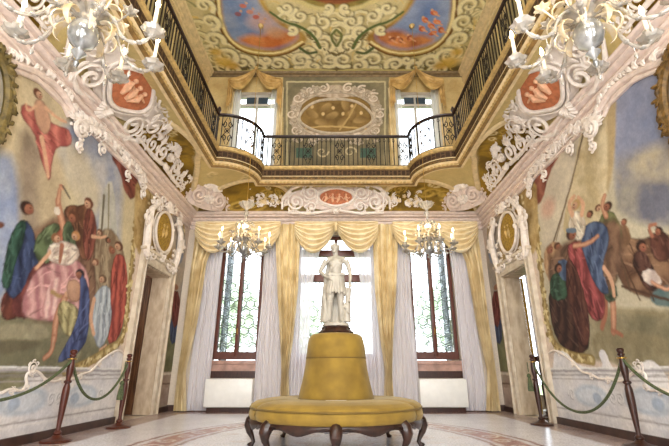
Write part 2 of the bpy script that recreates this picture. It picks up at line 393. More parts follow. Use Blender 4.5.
('p',[(4.853,1.902),(5.056,2.051),(5.287,2.19),(5.625,2.251),(5.91,2.146),(6.047,1.909),(5.99,1.641),(5.764,1.473),(5.452,1.385),(5.08,1.367),(4.838,1.384),(4.776,1.557),(4.814,1.726)],(222,170,164),{'c2':(182,118,122),'fold':30,'ang':0.5,'fe':0.012,'edge':0.2}),
('p',[(5.195,1.878),(5.367,1.967),(5.434,1.664),(5.358,1.424),(5.141,1.398),(5.128,1.639)],(232,196,186),{'c2':(200,140,140),'fold':44,'ang':0.3,'fe':0.012}),
('p',[(4.98,2.262),(5.132,2.389),(5.333,2.424),(5.559,2.435),(5.659,2.289),(5.483,2.13),(5.163,2.078),(4.987,2.135)],(236,222,204),{'c2':(200,176,160),'fold':30,'fe':0.01,'edge':0.2}),
('s',[(5.04,2.202),(4.944,2.048),(4.87,1.955)],0.033,(222,172,132),{'w1':0.023}),
('s',[(5.234,2.338),(5.267,2.13)],0.043,(178,112,76),{'w1':0.028}),
('b',(5.087,2.402),0.088,0.064,(150,100,60)),
('b',(5.117,2.396),0.06,0.048,(222,172,132),{'c2':(177.60000000000002,137.6,105.60000000000001)}),
('b',(5.127,2.408),0.013,0.007,(70,40,30)),
('s',[(5.125,2.375),(5.15,2.384)],0.005,(150,70,60)),
('s',[(5.247,1.734),(5.421,1.701),(5.672,1.73)],0.031,(186,150,92),{'w1':0.021}),
('s',[(5.514,1.677),(5.435,1.433),(5.491,1.164)],0.069,(178,112,76),{'w1':0.053,'hl':(222,172,132)}),
('s',[(5.482,1.189),(5.504,1.019),(5.378,0.942)],0.049,(178,112,76),{'w1':0.034,'hl':(222,172,132)}),
('p',[(5.434,1.664),(5.69,1.678),(5.916,1.574),(6.001,1.336),(5.856,1.216),(5.616,1.275),(5.445,1.46)],(200,190,132),{'c2':(146,134,84),'fold':36,'ang':0.2,'fe':0.01,'edge':0.25}),
('s',[(5.528,1.759),(5.75,1.77),(5.802,1.892)],0.033,(222,172,132),{'w1':0.024}),
('p',[(5.474,1.909),(5.665,2.005),(5.847,1.901),(5.868,1.706),(5.605,1.665)],(206,160,126),{'c2':(172,120,92),'fe':0.01,'edge':0.2}),
('b',(5.735,2.077),0.101,0.067,(50,40,50)),
('b',(5.711,2.056),0.068,0.049,(178,112,76),{'c2':(142.4,89.60000000000001,60.800000000000004)}),
('b',(5.693,2.061),0.014,0.007,(70,40,30)),
('s',[(5.718,2.034),(5.689,2.029)],0.005,(150,70,60)),
('p',[(5.725,2.104),(5.959,2.01),(6.126,1.689),(6.234,1.245),(6.106,1.045),(5.791,0.905),(5.626,0.901),(5.753,1.131),(5.881,1.406),(5.859,1.733)],(88,106,160),{'c2':(54,66,112),'fold':30,'ang':0.3,'fe':0.012,'edge':0.25}),
('p',[(6.209,1.909),(6.381,2.065),(6.641,2.02),(6.824,1.6),(6.743,1.222),(6.557,1.093),(6.306,1.335),(6.126,1.689)],(192,202,208),{'c2':(150,160,172),'fold':36,'ang':0.2,'fe':0.01,'edge':0.2}),
('b',(6.327,2.132),0.106,0.064,(120,90,60)),
('b',(6.301,2.112),0.071,0.047,(222,172,132),{'c2':(177.60000000000002,137.6,105.60000000000001)}),
('b',(6.283,2.117),0.015,0.007,(70,40,30)),
('s',[(6.309,2.092),(6.278,2.086)],0.005,(150,70,60)),
('s',[(6.197,1.788),(6.186,1.524),(6.368,1.312)],0.046,(222,172,132),{'w1':0.033}),
('p',[(6.489,2.444),(6.612,2.645),(6.899,2.619),(7.129,2.181),(7.201,1.579),(7.103,1.277),(6.764,1.163),(6.793,1.597),(6.582,2.009)],(204,92,62),{'c2':(150,54,44),'fold':32,'ang':0.2,'fe':0.01,'edge':0.25}),
('b',(6.609,2.747),0.134,0.075,(110,66,40)),
('b',(6.576,2.72),0.09,0.055,(222,172,132),{'c2':(177.60000000000002,137.6,105.60000000000001)}),
('b',(6.554,2.724),0.018,0.008,(70,40,30)),
('s',[(6.585,2.696),(6.547,2.686)],0.006,(150,70,60)),
('b',(6.424,2.625),0.096,0.056,(150,90,50)),
('b',(6.456,2.621),0.066,0.041,(178,112,76),{'c2':(142.4,89.60000000000001,60.800000000000004)}),
('b',(6.467,2.632),0.014,0.006,(70,40,30)),
('s',[(6.462,2.603),(6.49,2.612)],0.005,(150,70,60)),
('s',[(6.764,1.163),(6.613,1.096)],0.026,(222,172,132)),
('s',[(6.918,4.186),(7.052,3.467),(7.088,2.816),(7.187,2.122),(7.287,1.538),(7.213,1.253),(6.737,1.072),(6.403,0.918),(5.879,0.78)],0.057,(158,132,58),{'w1':0.072,'hl':(206,182,110)}),
('b',(6.865,4.104),0.058,0.023,(158,132,66),{'rot':1.3484731943662145}),
('b',(6.965,4.119),0.035,0.018,(226,208,146),{'rot':1.2983012037151602}),
('b',(6.967,4.165),0.048,0.035,(158,132,66),{'rot':2.835812086661767}),
('b',(7.001,4.139),0.033,0.031,(226,208,146),{'rot':1.1436127130646372}),
('b',(6.893,4.008),0.032,0.023,(158,132,66),{'rot':1.487436724145552}),
('b',(6.897,3.991),0.039,0.028,(158,132,66),{'rot':0.06446911579772663}),
('b',(7.026,3.977),0.055,0.022,(226,208,146),{'rot':2.5798395863858694}),
('b',(6.893,3.902),0.056,0.034,(226,208,146),{'rot':1.2663209998842455}),
('b',(7.041,3.895),0.043,0.032,(226,208,146),{'rot':2.5385922552849385}),
('b',(6.985,3.84),0.032,0.023,(226,208,146),{'rot':1.2429419979023228}),
('b',(6.929,3.782),0.055,0.033,(158,132,66),{'rot':1.3168848901336894}),
('b',(7.005,3.753),0.049,0.027,(158,132,66),{'rot':0.08872489190072119}),
('b',(6.924,3.688),0.064,0.031,(158,132,66),{'rot':0.5110475905670439}),
('b',(7.023,3.664),0.058,0.03,(226,208,146),{'rot':0.6965283841890437}),
('b',(7.031,3.632),0.051,0.028,(158,132,66),{'rot':1.6439889283987466}),
('b',(7.09,3.716),0.06,0.037,(226,208,146),{'rot':2.221510235499589}),
('b',(7.085,3.623),0.051,0.028,(158,132,66),{'rot':2.6100304655299196}),
('b',(7.037,3.599),0.048,0.029,(158,132,66),{'rot':1.0382337570544646}),
('b',(7.051,3.523),0.052,0.028,(158,132,66),{'rot':0.6888150938310718}),
('b',(6.99,3.467),0.059,0.036,(226,208,146),{'rot':2.4493121116820724}),
('b',(7.019,3.415),0.053,0.019,(158,132,66),{'rot':0.04367992477443694}),
('b',(7.094,3.466),0.035,0.032,(158,132,66),{'rot':0.20854613559254198}),
('b',(6.995,3.364),0.036,0.023,(226,208,146),{'rot':1.3641048901369917}),
('b',(7.025,3.344),0.031,0.026,(158,132,66),{'rot':0.5641179142539388}),
('b',(7.002,3.257),0.047,0.022,(226,208,146),{'rot':2.451119005133661}),
('b',(6.96,3.293),0.034,0.034,(158,132,66),{'rot':2.113816883556008}),
('b',(7.099,3.254),0.038,0.04,(226,208,146),{'rot':1.549798550848179}),
('b',(7.021,3.18),0.043,0.03,(158,132,66),{'rot':1.8928435838140407}),
('b',(6.982,3.166),0.061,0.037,(158,132,66),{'rot':2.5755432190696776}),
('b',(7.05,3.09),0.054,0.027,(158,132,66),{'rot':0.025440787391006525}),
('b',(7.128,3.169),0.058,0.04,(226,208,146),{'rot':0.5145512855331559}),
('b',(7.157,3.05),0.054,0.029,(158,132,66),{'rot':1.0407926536878649}),
('b',(7.028,3.002),0.043,0.021,(158,132,66),{'rot':1.9978725848360477}),
('b',(7.041,2.988),0.04,0.037,(226,208,146),{'rot':0.054278950921415214}),
('b',(7.021,2.963),0.061,0.035,(158,132,66),{'rot':0.6390893891424413}),
('b',(7.125,2.91),0.061,0.025,(226,208,146),{'rot':2.0613305464609724}),
('b',(7.096,2.852),0.037,0.034,(158,132,66),{'rot':0.5090824253831627}),
('b',(7.153,2.908),0.055,0.031,(226,208,146),{'rot':1.1043239982169473}),
('b',(7.053,2.836),0.057,0.031,(226,208,146),{'rot':2.661795314150888}),
('b',(7.028,2.769),0.032,0.017,(158,132,66),{'rot':2.5985050720997163}),
('b',(7.16,2.744),0.041,0.031,(226,208,146),{'rot':1.1341188865151621}),
('b',(7.106,2.752),0.032,0.023,(226,208,146),{'rot':1.693340499720592}),
('b',(7.183,2.716),0.039,0.035,(226,208,146),{'rot':0.03714523345999987}),
('b',(7.129,2.701),0.033,0.037,(158,132,66),{'rot':0.7189000946025279}),
('b',(7.203,2.654),0.034,0.021,(158,132,66),{'rot':2.2320192496110254}),
('b',(7.062,2.537),0.04,0.039,(226,208,146),{'rot':0.8820707548456432}),
('b',(7.08,2.548),0.032,0.031,(158,132,66),{'rot':0.03151845455601687}),
('b',(7.212,2.563),0.049,0.027,(158,132,66),{'rot':0.18889437014293597}),
('b',(7.225,2.468),0.062,0.019,(158,132,66),{'rot':1.853420640034667}),
('b',(7.229,2.474),0.052,0.032,(158,132,66),{'rot':1.6248067887388966}),
('b',(7.101,2.438),0.031,0.023,(226,208,146),{'rot':1.3437067215998866}),
('b',(7.181,2.385),0.059,0.026,(158,132,66),{'rot':0.9817242440613996}),
('b',(7.131,2.321),0.057,0.023,(158,132,66),{'rot':1.6326762425465526}),
('b',(7.175,2.32),0.037,0.017,(158,132,66),{'rot':0.21698260161423266}),
('b',(7.159,2.331),0.031,0.031,(158,132,66),{'rot':2.376554273646877}),
('b',(7.177,2.228),0.033,0.028,(226,208,146),{'rot':0.2313209587917483}),
('b',(7.244,2.272),0.055,0.04,(226,208,146),{'rot':0.959352008379017}),
('b',(7.107,2.179),0.057,0.023,(226,208,146),{'rot':0.42504194108008475}),
('b',(7.241,2.216),0.039,0.037,(226,208,146),{'rot':2.721461300990392}),
('b',(7.255,2.12),0.051,0.021,(158,132,66),{'rot':0.4736908312564817}),
('b',(7.235,2.089),0.037,0.018,(226,208,146),{'rot':2.42475788511719}),
('b',(7.207,2.062),0.056,0.027,(158,132,66),{'rot':1.0160074346851764}),
('b',(7.144,2.065),0.048,0.026,(226,208,146),{'rot':0.18696489241056313}),
('b',(7.17,2.026),0.032,0.022,(226,208,146),{'rot':1.1933919391946182}),
('b',(7.199,1.955),0.036,0.016,(226,208,146),{'rot':1.5026988586716798}),
('b',(7.244,1.945),0.05,0.033,(158,132,66),{'rot':1.4852167521480326}),
('b',(7.212,1.926),0.041,0.029,(226,208,146),{'rot':2.753119751514667}),
('b',(7.194,1.853),0.029,0.018,(226,208,146),{'rot':2.632272236839461}),
('b',(7.182,1.808),0.055,0.023,(226,208,146),{'rot':2.5469733674597252}),
('b',(7.223,1.787),0.051,0.03,(226,208,146),{'rot':2.6898131133490466}),
('b',(7.332,1.781),0.035,0.022,(158,132,66),{'rot':1.708552048793383}),
('b',(7.285,1.788),0.05,0.033,(158,132,66),{'rot':1.5451674128800255}),
('b',(7.204,1.685),0.029,0.038,(226,208,146),{'rot':1.8853455059464221}),
('b',(7.233,1.641),0.058,0.019,(226,208,146),{'rot':2.5257925756305712}),
('b',(7.303,1.635),0.043,0.037,(226,208,146),{'rot':1.1470599384605236}),
('b',(7.326,1.629),0.034,0.024,(158,132,66),{'rot':2.7266542797081135}),
('b',(7.351,1.627),0.048,0.026,(158,132,66),{'rot':0.886426544435451}),
('b',(7.246,1.529),0.028,0.02,(158,132,66),{'rot':0.06310401925761377}),
('b',(7.309,1.516),0.055,0.021,(158,132,66),{'rot':1.6270182922582457}),
('b',(7.237,1.48),0.035,0.031,(226,208,146),{'rot':2.4259638604914224}),
('b',(7.354,1.464),0.044,0.036,(226,208,146),{'rot':1.7116338881611055}),
('b',(7.231,1.445),0.031,0.034,(158,132,66),{'rot':2.2417957040641303}),
('b',(7.272,1.36),0.051,0.038,(158,132,66),{'rot':1.5011144214956595}),
('b',(7.25,1.383),0.043,0.024,(226,208,146),{'rot':0.002534153846668552}),
('b',(7.223,1.339),0.037,0.025,(226,208,146),{'rot':2.0502386518884084}),
('b',(7.23,1.293),0.039,0.02,(158,132,66),{'rot':0.8328637548282656}),
('b',(7.248,1.245),0.053,0.027,(226,208,146),{'rot':1.38474292160941}),
('b',(7.256,1.259),0.05,0.038,(158,132,66),{'rot':0.5109384756398528}),
('b',(7.172,1.228),0.037,0.016,(158,132,66),{'rot':1.2776084163109802}),
('b',(7.096,1.18),0.043,0.031,(226,208,146),{'rot':2.246320390725413}),
('b',(7.06,1.173),0.044,0.029,(226,208,146),{'rot':1.2209969249654784}),
('b',(7.032,1.165),0.053,0.032,(226,208,146),{'rot':2.3024993704277166}),
('b',(7.015,1.151),0.035,0.021,(226,208,146),{'rot':2.621826224439571}),
('b',(6.912,1.167),0.048,0.025,(158,132,66),{'rot':0.13616417953715776}),
('b',(6.878,1.103),0.036,0.022,(226,208,146),{'rot':0.05922416219425386}),
('b',(6.838,1.071),0.043,0.023,(226,208,146),{'rot':1.8149817579478758}),
('b',(6.728,1.109),0.047,0.02,(158,132,66),{'rot':2.4920327717886814}),
('b',(6.737,1.082),0.037,0.03,(158,132,66),{'rot':1.9592009947095756}),
('b',(6.739,1.031),0.03,0.027,(158,132,66),{'rot':1.6831340208586074}),
('b',(6.619,1.013),0.044,0.021,(158,132,66),{'rot':2.891365251167496}),
('b',(6.661,0.994),0.024,0.032,(226,208,146),{'rot':0.9495874627232023}),
('b',(6.581,0.981),0.042,0.018,(226,208,146),{'rot':0.49688858250647294}),
('b',(6.612,0.99),0.045,0.029,(226,208,146),{'rot':0.785952094034661}),
('b',(6.504,0.993),0.025,0.028,(158,132,66),{'rot':2.254128934459895}),
('b',(6.443,0.933),0.038,0.02,(158,132,66),{'rot':1.1910235655614023}),
('b',(6.426,0.962),0.026,0.015,(226,208,146),{'rot':2.6666283701157485}),
('b',(6.352,0.95),0.037,0.029,(226,208,146),{'rot':1.8395368704711057}),
('b',(6.347,0.882),0.023,0.027,(158,132,66),{'rot':1.1991172410521964}),
('b',(6.314,0.904),0.024,0.018,(226,208,146),{'rot':1.3877274143774696}),
('b',(6.28,0.905),0.036,0.02,(226,208,146),{'rot':2.728461188387447}),
('b',(6.289,0.907),0.038,0.03,(158,132,66),{'rot':1.149442877946353}),
('b',(6.217,0.835),0.028,0.03,(226,208,146),{'rot':0.4568192391186765}),
('b',(6.197,0.887),0.023,0.026,(158,132,66),{'rot':1.1384696570225505}),
('b',(6.073,0.845),0.036,0.03,(158,132,66),{'rot':0.18255527000659366}),
('b',(6.111,0.864),0.025,0.015,(158,132,66),{'rot':0.08286866917450819}),
('b',(6.065,0.807),0.033,0.028,(226,208,146),{'rot':1.1691057830260316}),
('b',(6.032,0.782),0.032,0.017,(158,132,66),{'rot':2.805497999220286}),
('b',(5.976,0.814),0.03,0.023,(226,208,146),{'rot':0.18241392608837004}),
('b',(5.914,0.8),0.022,0.028,(158,132,66),{'rot':1.9871569962073345}),
('b',(5.927,0.769),0.032,0.026,(158,132,66),{'rot':2.92921103007869}),
('p',[(4.299,0.564),(4.8,0.568),(4.929,0.614),(5.1,0.566),(5.168,0.649),(5.103,0.737),(5.18,0.802),(5.327,0.78),(5.47,0.687),(5.672,0.66),(5.82,0.706),(6.004,0.678),(6.21,0.754),(6.453,0.78),(6.619,0.922),(6.817,1.016),(6.978,1.083),(7.159,1.122),(7.373,1.1),(7.955,-0.62),(4.701,-0.554)],(238,234,232),{'c2':(222,220,224),'fe':0.006,'sm':1}),
('s',[(2,0.8),(9.7,0.8)],0.018,(176,170,172),{'sm':0}),
('s',[(2,0.74),(9.7,0.74)],0.008,(150,140,138),{'sm':0}),
('s',[(2,0.83),(9.7,0.83)],0.012,(238,236,234),{'sm':0}),
('s',[(2,0.68),(9.7,0.68)],0.006,(180,170,168),{'sm':0}),
('s',[(2,0.24),(9.7,0.24)],0.008,(170,160,158),{'sm':0}),
('s',[(2,0.2),(9.7,0.2)],0.01,(238,234,232),{'sm':0}),
('b',(4.2,0.46),0.42,0.15,(196,206,218)),
('b',(4.2,0.46),0.3,0.1,(216,222,230)),
('b',(4.05,0.44),0.1,0.07,(176,192,212)),
('c',(3.7,0.46),0.09,1.4,0.0,(238,236,236),(150,146,152),{'w':0.018}),
('c',(4.7,0.46),0.09,1.4,0.0,(238,236,236),(150,146,152),{'w':0.018}),
('b',(5.2,0.46),0.42,0.15,(196,206,218)),
('b',(5.2,0.46),0.3,0.1,(216,222,230)),
('b',(5.05,0.44),0.1,0.07,(176,192,212)),
('c',(4.7,0.46),0.09,1.4,0.0,(238,236,236),(150,146,152),{'w':0.018}),
('c',(5.7,0.46),0.09,1.4,0.0,(238,236,236),(150,146,152),{'w':0.018}),
('b',(6.35,0.46),0.42,0.15,(196,206,218)),
('b',(6.35,0.46),0.3,0.1,(216,222,230)),
('b',(6.199999999999999,0.44),0.1,0.07,(176,192,212)),
('c',(5.85,0.46),0.09,1.4,0.0,(238,236,236),(150,146,152),{'w':0.018}),
('c',(6.85,0.46),0.09,1.4,0.0,(238,236,236),(150,146,152),{'w':0.018}),
('b',(4.888,0.646),0.001,0.001,(220,220,220)),
('p',[(6.745,4.1),(7.318,4.168),(8.769,4.34),(9.398,4.078),(9.439,3.2),(8.923,2.887),(7.789,2.857),(7.136,2.793),(6.907,3.43)],(206,178,112),{'c2':(168,136,66),'fe':0.03,'nf':6}),
('b',(6.968,3.942),0.036,0.038,(176,146,72),{'rot':1.5083462401566252}),
('b',(7.149,4.065),0.054,0.033,(176,146,72),{'rot':1.137058813186307}),
('b',(7.141,3.965),0.06,0.022,(176,146,72),{'rot':0.332842583934044}),
('b',(7.138,3.849),0.054,0.037,(176,146,72),{'rot':2.238285650773286}),
('b',(6.992,3.893),0.055,0.035,(176,146,72),{'rot':0.26313714919791154}),
('b',(7.086,3.933),0.043,0.037,(176,146,72),{'rot':2.659199193237832}),
('b',(7.351,4.063),0.05,0.031,(176,146,72),{'rot':1.2741760552577732}),
('b',(7.41,4.057),0.059,0.021,(232,214,160),{'rot':2.6859103482707525}),
('b',(7.173,3.954),0.036,0.031,(176,146,72),{'rot':0.2545096853296043}),
('b',(7.387,3.838),0.051,0.028,(232,214,160),{'rot':0.2802533962021989}),
('b',(7.415,3.987),0.059,0.043,(176,146,72),{'rot':1.6651821587210516}),
('b',(7.475,4.004),0.046,0.044,(232,214,160),{'rot':0.3640068740098189}),
('b',(7.622,3.882),0.046,0.035,(176,146,72),{'rot':1.09784057391433}),
('b',(7.639,3.954),0.069,0.021,(176,146,72),{'rot':2.5921081799650607}),
('b',(7.646,3.974),0.054,0.045,(232,214,160),{'rot':0.055099845952039206}),
('b',(7.786,4.046),0.057,0.025,(176,146,72),{'rot':0.974128689200407}),
('b',(7.558,3.874),0.04,0.039,(176,146,72),{'rot':2.342163999984442}),
('b',(7.916,4.036),0.071,0.026,(232,214,160),{'rot':1.2750210608807122}),
('b',(7.749,3.854),0.054,0.029,(232,214,160),{'rot':1.1080799357399882}),
('b',(7.946,4.095),0.078,0.027,(176,146,72),{'rot':2.9257768573519485}),
('b',(7.835,3.866),0.081,0.035,(176,146,72),{'rot':0.1827321376749388}),
('b',(7.869,3.989),0.066,0.045,(176,146,72),{'rot':0.421933527609331}),
('b',(8.073,4.115),0.045,0.035,(232,214,160),{'rot':0.19679066732363293}),
('b',(8.121,3.993),0.076,0.03,(232,214,160),{'rot':0.5072396024284137}),
('b',(8.312,4.035),0.085,0.034,(176,146,72),{'rot':0.1453788640391378}),
('b',(8.23,4.119),0.073,0.023,(232,214,160),{'rot':0.6672236068347678}),
('b',(8.036,4.018),0.061,0.035,(176,146,72),{'rot':0.5191492784459782}),
('b',(8.37,3.952),0.069,0.047,(176,146,72),{'rot':2.9794616457506793}),
('b',(8.606,4.115),0.073,0.037,(232,214,160),{'rot':0.19673743570052749}),
('b',(8.533,4.065),0.06,0.042,(232,214,160),{'rot':0.30963020994406953}),
('b',(8.613,4.094),0.071,0.04,(176,146,72),{'rot':1.8087536624641036}),
('b',(8.529,3.94),0.056,0.044,(232,214,160),{'rot':1.8749579898101265}),
('b',(8.794,4.22),0.08,0.04,(232,214,160),{'rot':1.2200294268553677}),
('b',(8.433,4.021),0.074,0.026,(176,146,72),{'rot':1.0643826713696063}),
('b',(8.727,4.028),0.048,0.044,(176,146,72),{'rot':2.3484624025555694}),
('b',(8.569,3.849),0.074,0.049,(232,214,160),{'rot':2.4983531565496477}),
('b',(8.632,3.992),0.058,0.044,(176,146,72),{'rot':0.6634634235972536}),
('b',(8.675,4.04),0.095,0.05,(176,146,72),{'rot':2.2231686120507277}),
('b',(8.963,4.027),0.069,0.041,(176,146,72),{'rot':0.7690939477836118}),
('b',(8.995,4.09),0.074,0.05,(176,146,72),{'rot':0.3097613122935128}),
('b',(9.155,4.15),0.066,0.049,(232,214,160),{'rot':0.6621029966833365}),
('b',(8.754,3.919),0.062,0.045,(232,214,160),{'rot':2.358866147285687}),
('b',(9.296,3.915),0.103,0.051,(232,214,160),{'rot':0.2832454971104992}),
('b',(8.905,3.915),0.081,0.036,(176,146,72),{'rot':2.5113122886225376}),
('b',(8.953,3.909),0.064,0.035,(232,214,160),{'rot':1.7053150413016156}),
('b',(8.979,3.892),0.071,0.031,(176,146,72),{'rot':1.6316448083563848}),
('b',(8.883,3.701),0.082,0.025,(232,214,160),{'rot':1.0135395074243323}),
('b',(9.025,3.742),0.09,0.048,(232,214,160),{'rot':0.6337000138388772}),
('b',(9.064,3.788),0.05,0.038,(176,146,72),{'rot':2.6007216437287815}),
('b',(8.982,3.61),0.075,0.024,(232,214,160),{'rot':0.8539744895175171}),
('b',(9.048,3.782),0.05,0.049,(176,146,72),{'rot':0.44733489294109285}),
('b',(8.846,3.678),0.09,0.051,(232,214,160),{'rot':1.1863773999233145}),
('b',(9.302,3.693),0.059,0.043,(176,146,72),{'rot':0.8097716913071359}),
('b',(8.965,3.585),0.057,0.04,(232,214,160),{'rot':1.712316315730153}),
('b',(8.821,3.44),0.047,0.035,(232,214,160),{'rot':2.0314445442064057}),
('b',(9.348,3.549),0.067,0.027,(176,146,72),{'rot':2.039379536971177}),
('b',(8.926,3.492),0.086,0.031,(232,214,160),{'rot':1.6362329783719907}),
('b',(9.312,3.651),0.062,0.046,(232,214,160),{'rot':0.2897088480022566}),
('b',(8.873,3.442),0.074,0.047,(176,146,72),{'rot':0.608455557506412}),
('b',(9.207,3.459),0.097,0.052,(232,214,160),{'rot':2.1469974373619047}),
('p',[(8.29,4.007),(9.366,4.168),(9.867,2.385),(9.921,0.78),(9.019,0.78),(8.669,2.19),(8.863,3.053),(8.663,3.61)],(204,186,160),{'c2':(176,168,160),'fe':0.01}),
('p',[(9.037,1.617),(9.723,1.681),(9.859,0.78),(9.033,0.741)],(150,150,104),{'c2':(118,116,76),'fe':0.02}),
('p',[(8.917,3.575),(9.387,3.722),(9.5,3.216),(9.115,3.025)],(150,162,186),{'fe':0.02}),
('p',[(9.167,1.882),(9.569,2.11),(9.8,1.466),(9.372,1.311)],(86,104,142),{'c2':(60,72,104),'fold':30,'fe':0.01,'edge':0.2}),
('p',[(9.071,2.474),(9.552,2.518),(9.786,1.866),(9.368,1.648)],(150,70,60),{'c2':(110,48,44),'fold':30,'fe':0.01,'edge':0.2}),
('b',(9.275,2.58),0.143,0.064,(184,130,94)),
('s',[(9.115,2.35),(9.0,2.03)],0.06,(200,150,116)),
('p',[(9.019,0.78),(9.976,0.801),(10.225,-0.067),(9.153,-0.015)],(196,178,156),{'c2':(176,150,134),'fe':0.005,'sm':0}),
('s',[(9.033,0.741),(9.991,0.759)],0.024,(228,216,198)),
('s',[(9.051,0.55),(10.005,0.547)],0.016,(128,100,84)),
('p',[(9.182,0.47),(9.911,0.466),(9.977,0.115),(9.247,0.145)],(168,142,128),{'c2':(200,176,160),'fe':0.005,'sm':0}),
('s',[(8.973,3.081),(8.822,2.215),(8.951,1.407),(9.005,0.819)],0.085,(150,124,60),{'hl':(206,184,120)}),
('b',(8.922,3.034),0.064,0.038,(226,208,146),{'rot':0.19658657771943933}),
('b',(8.879,2.942),0.058,0.027,(226,208,146),{'rot':1.4107905225673438}),
('b',(9.004,2.938),0.079,0.025,(226,208,146),{'rot':2.60413592142989}),
('b',(8.944,2.845),0.079,0.023,(226,208,146),{'rot':1.7732987487939527}),
('b',(8.878,2.821),0.088,0.034,(226,208,146),{'rot':2.636438400766445}),
('b',(8.96,2.717),0.065,0.044,(158,132,66),{'rot':2.8067601651135634}),
('b',(8.958,2.716),0.052,0.027,(226,208,146),{'rot':1.308485599882288}),
('b',(8.909,2.632),0.069,0.031,(158,132,66),{'rot':1.7552223222160905}),
('b',(8.905,2.53),0.078,0.047,(226,208,146),{'rot':2.9729689346064454}),
('b',(8.892,2.521),0.086,0.048,(226,208,146),{'rot':1.7073225104229706}),
('b',(8.89,2.46),0.084,0.037,(158,132,66),{'rot':0.19038173143568804}),
('b',(8.921,2.354),0.048,0.043,(158,132,66),{'rot':0.4522961233584287}),
('b',(8.812,2.293),0.084,0.021,(226,208,146),{'rot':0.1348207304881086}),
('b',(8.862,2.275),0.085,0.048,(226,208,146),{'rot':2.9955268361273295}),
('b',(8.783,2.222),0.07,0.021,(158,132,66),{'rot':1.2238084068509725}),
('b',(8.844,2.169),0.044,0.044,(158,132,66),{'rot':2.875978279225365}),
('b',(8.906,2.107),0.065,0.035,(226,208,146),{'rot':1.7869507152059114}),
('b',(8.864,2.027),0.087,0.034,(158,132,66),{'rot':2.1609337564324154}),
('b',(8.812,1.985),0.088,0.034,(226,208,146),{'rot':0.03437245909265718}),
('b',(8.856,1.916),0.043,0.037,(226,208,146),{'rot':0.18024153188316905}),
('b',(8.898,1.872),0.074,0.03,(226,208,146),{'rot':2.214102867756103}),
('b',(8.798,1.831),0.073,0.046,(158,132,66),{'rot':1.3689363889091377}),
('b',(8.906,1.771),0.059,0.028,(158,132,66),{'rot':1.7868645175726094}),
('b',(8.868,1.707),0.078,0.02,(226,208,146),{'rot':2.2055195450355285}),
('b',(8.875,1.662),0.079,0.026,(158,132,66),{'rot':1.3057029615984628}),
('b',(8.945,1.622),0.057,0.029,(226,208,146),{'rot':1.315292197684161}),
('b',(8.981,1.565),0.058,0.038,(226,208,146),{'rot':1.3533065528556676}),
('b',(8.884,1.505),0.066,0.025,(226,208,146),{'rot':2.5154291370846766}),
('b',(8.89,1.441),0.079,0.037,(226,208,146),{'rot':1.0358484146627949}),
('b',(8.888,1.386),0.078,0.027,(158,132,66),{'rot':1.2507170876204687}),
('b',(8.943,1.328),0.085,0.024,(158,132,66),{'rot':2.8298035077573265}),
('b',(9.038,1.242),0.063,0.046,(226,208,146),{'rot':0.6662722088169637}),
('b',(9.017,1.196),0.073,0.034,(158,132,66),{'rot':1.023206142105999}),
('b',(8.919,1.187),0.068,0.027,(226,208,146),{'rot':0.1352304302560794}),
('b',(9.05,1.099),0.086,0.044,(226,208,146),{'rot':1.7308602120583545}),
('b',(8.909,1.038),0.049,0.027,(226,208,146),{'rot':1.5748924062474745}),
('b',(8.984,0.975),0.07,0.029,(158,132,66),{'rot':2.584994149379001}),
('b',(8.996,0.932),0.058,0.025,(226,208,146),{'rot':2.450432541650769}),
('b',(8.951,0.879),0.083,0.041,(226,208,146),{'rot':0.022514160443127262}),
('b',(9.032,0.822),0.044,0.027,(158,132,66),{'rot':1.5817985352800492})]
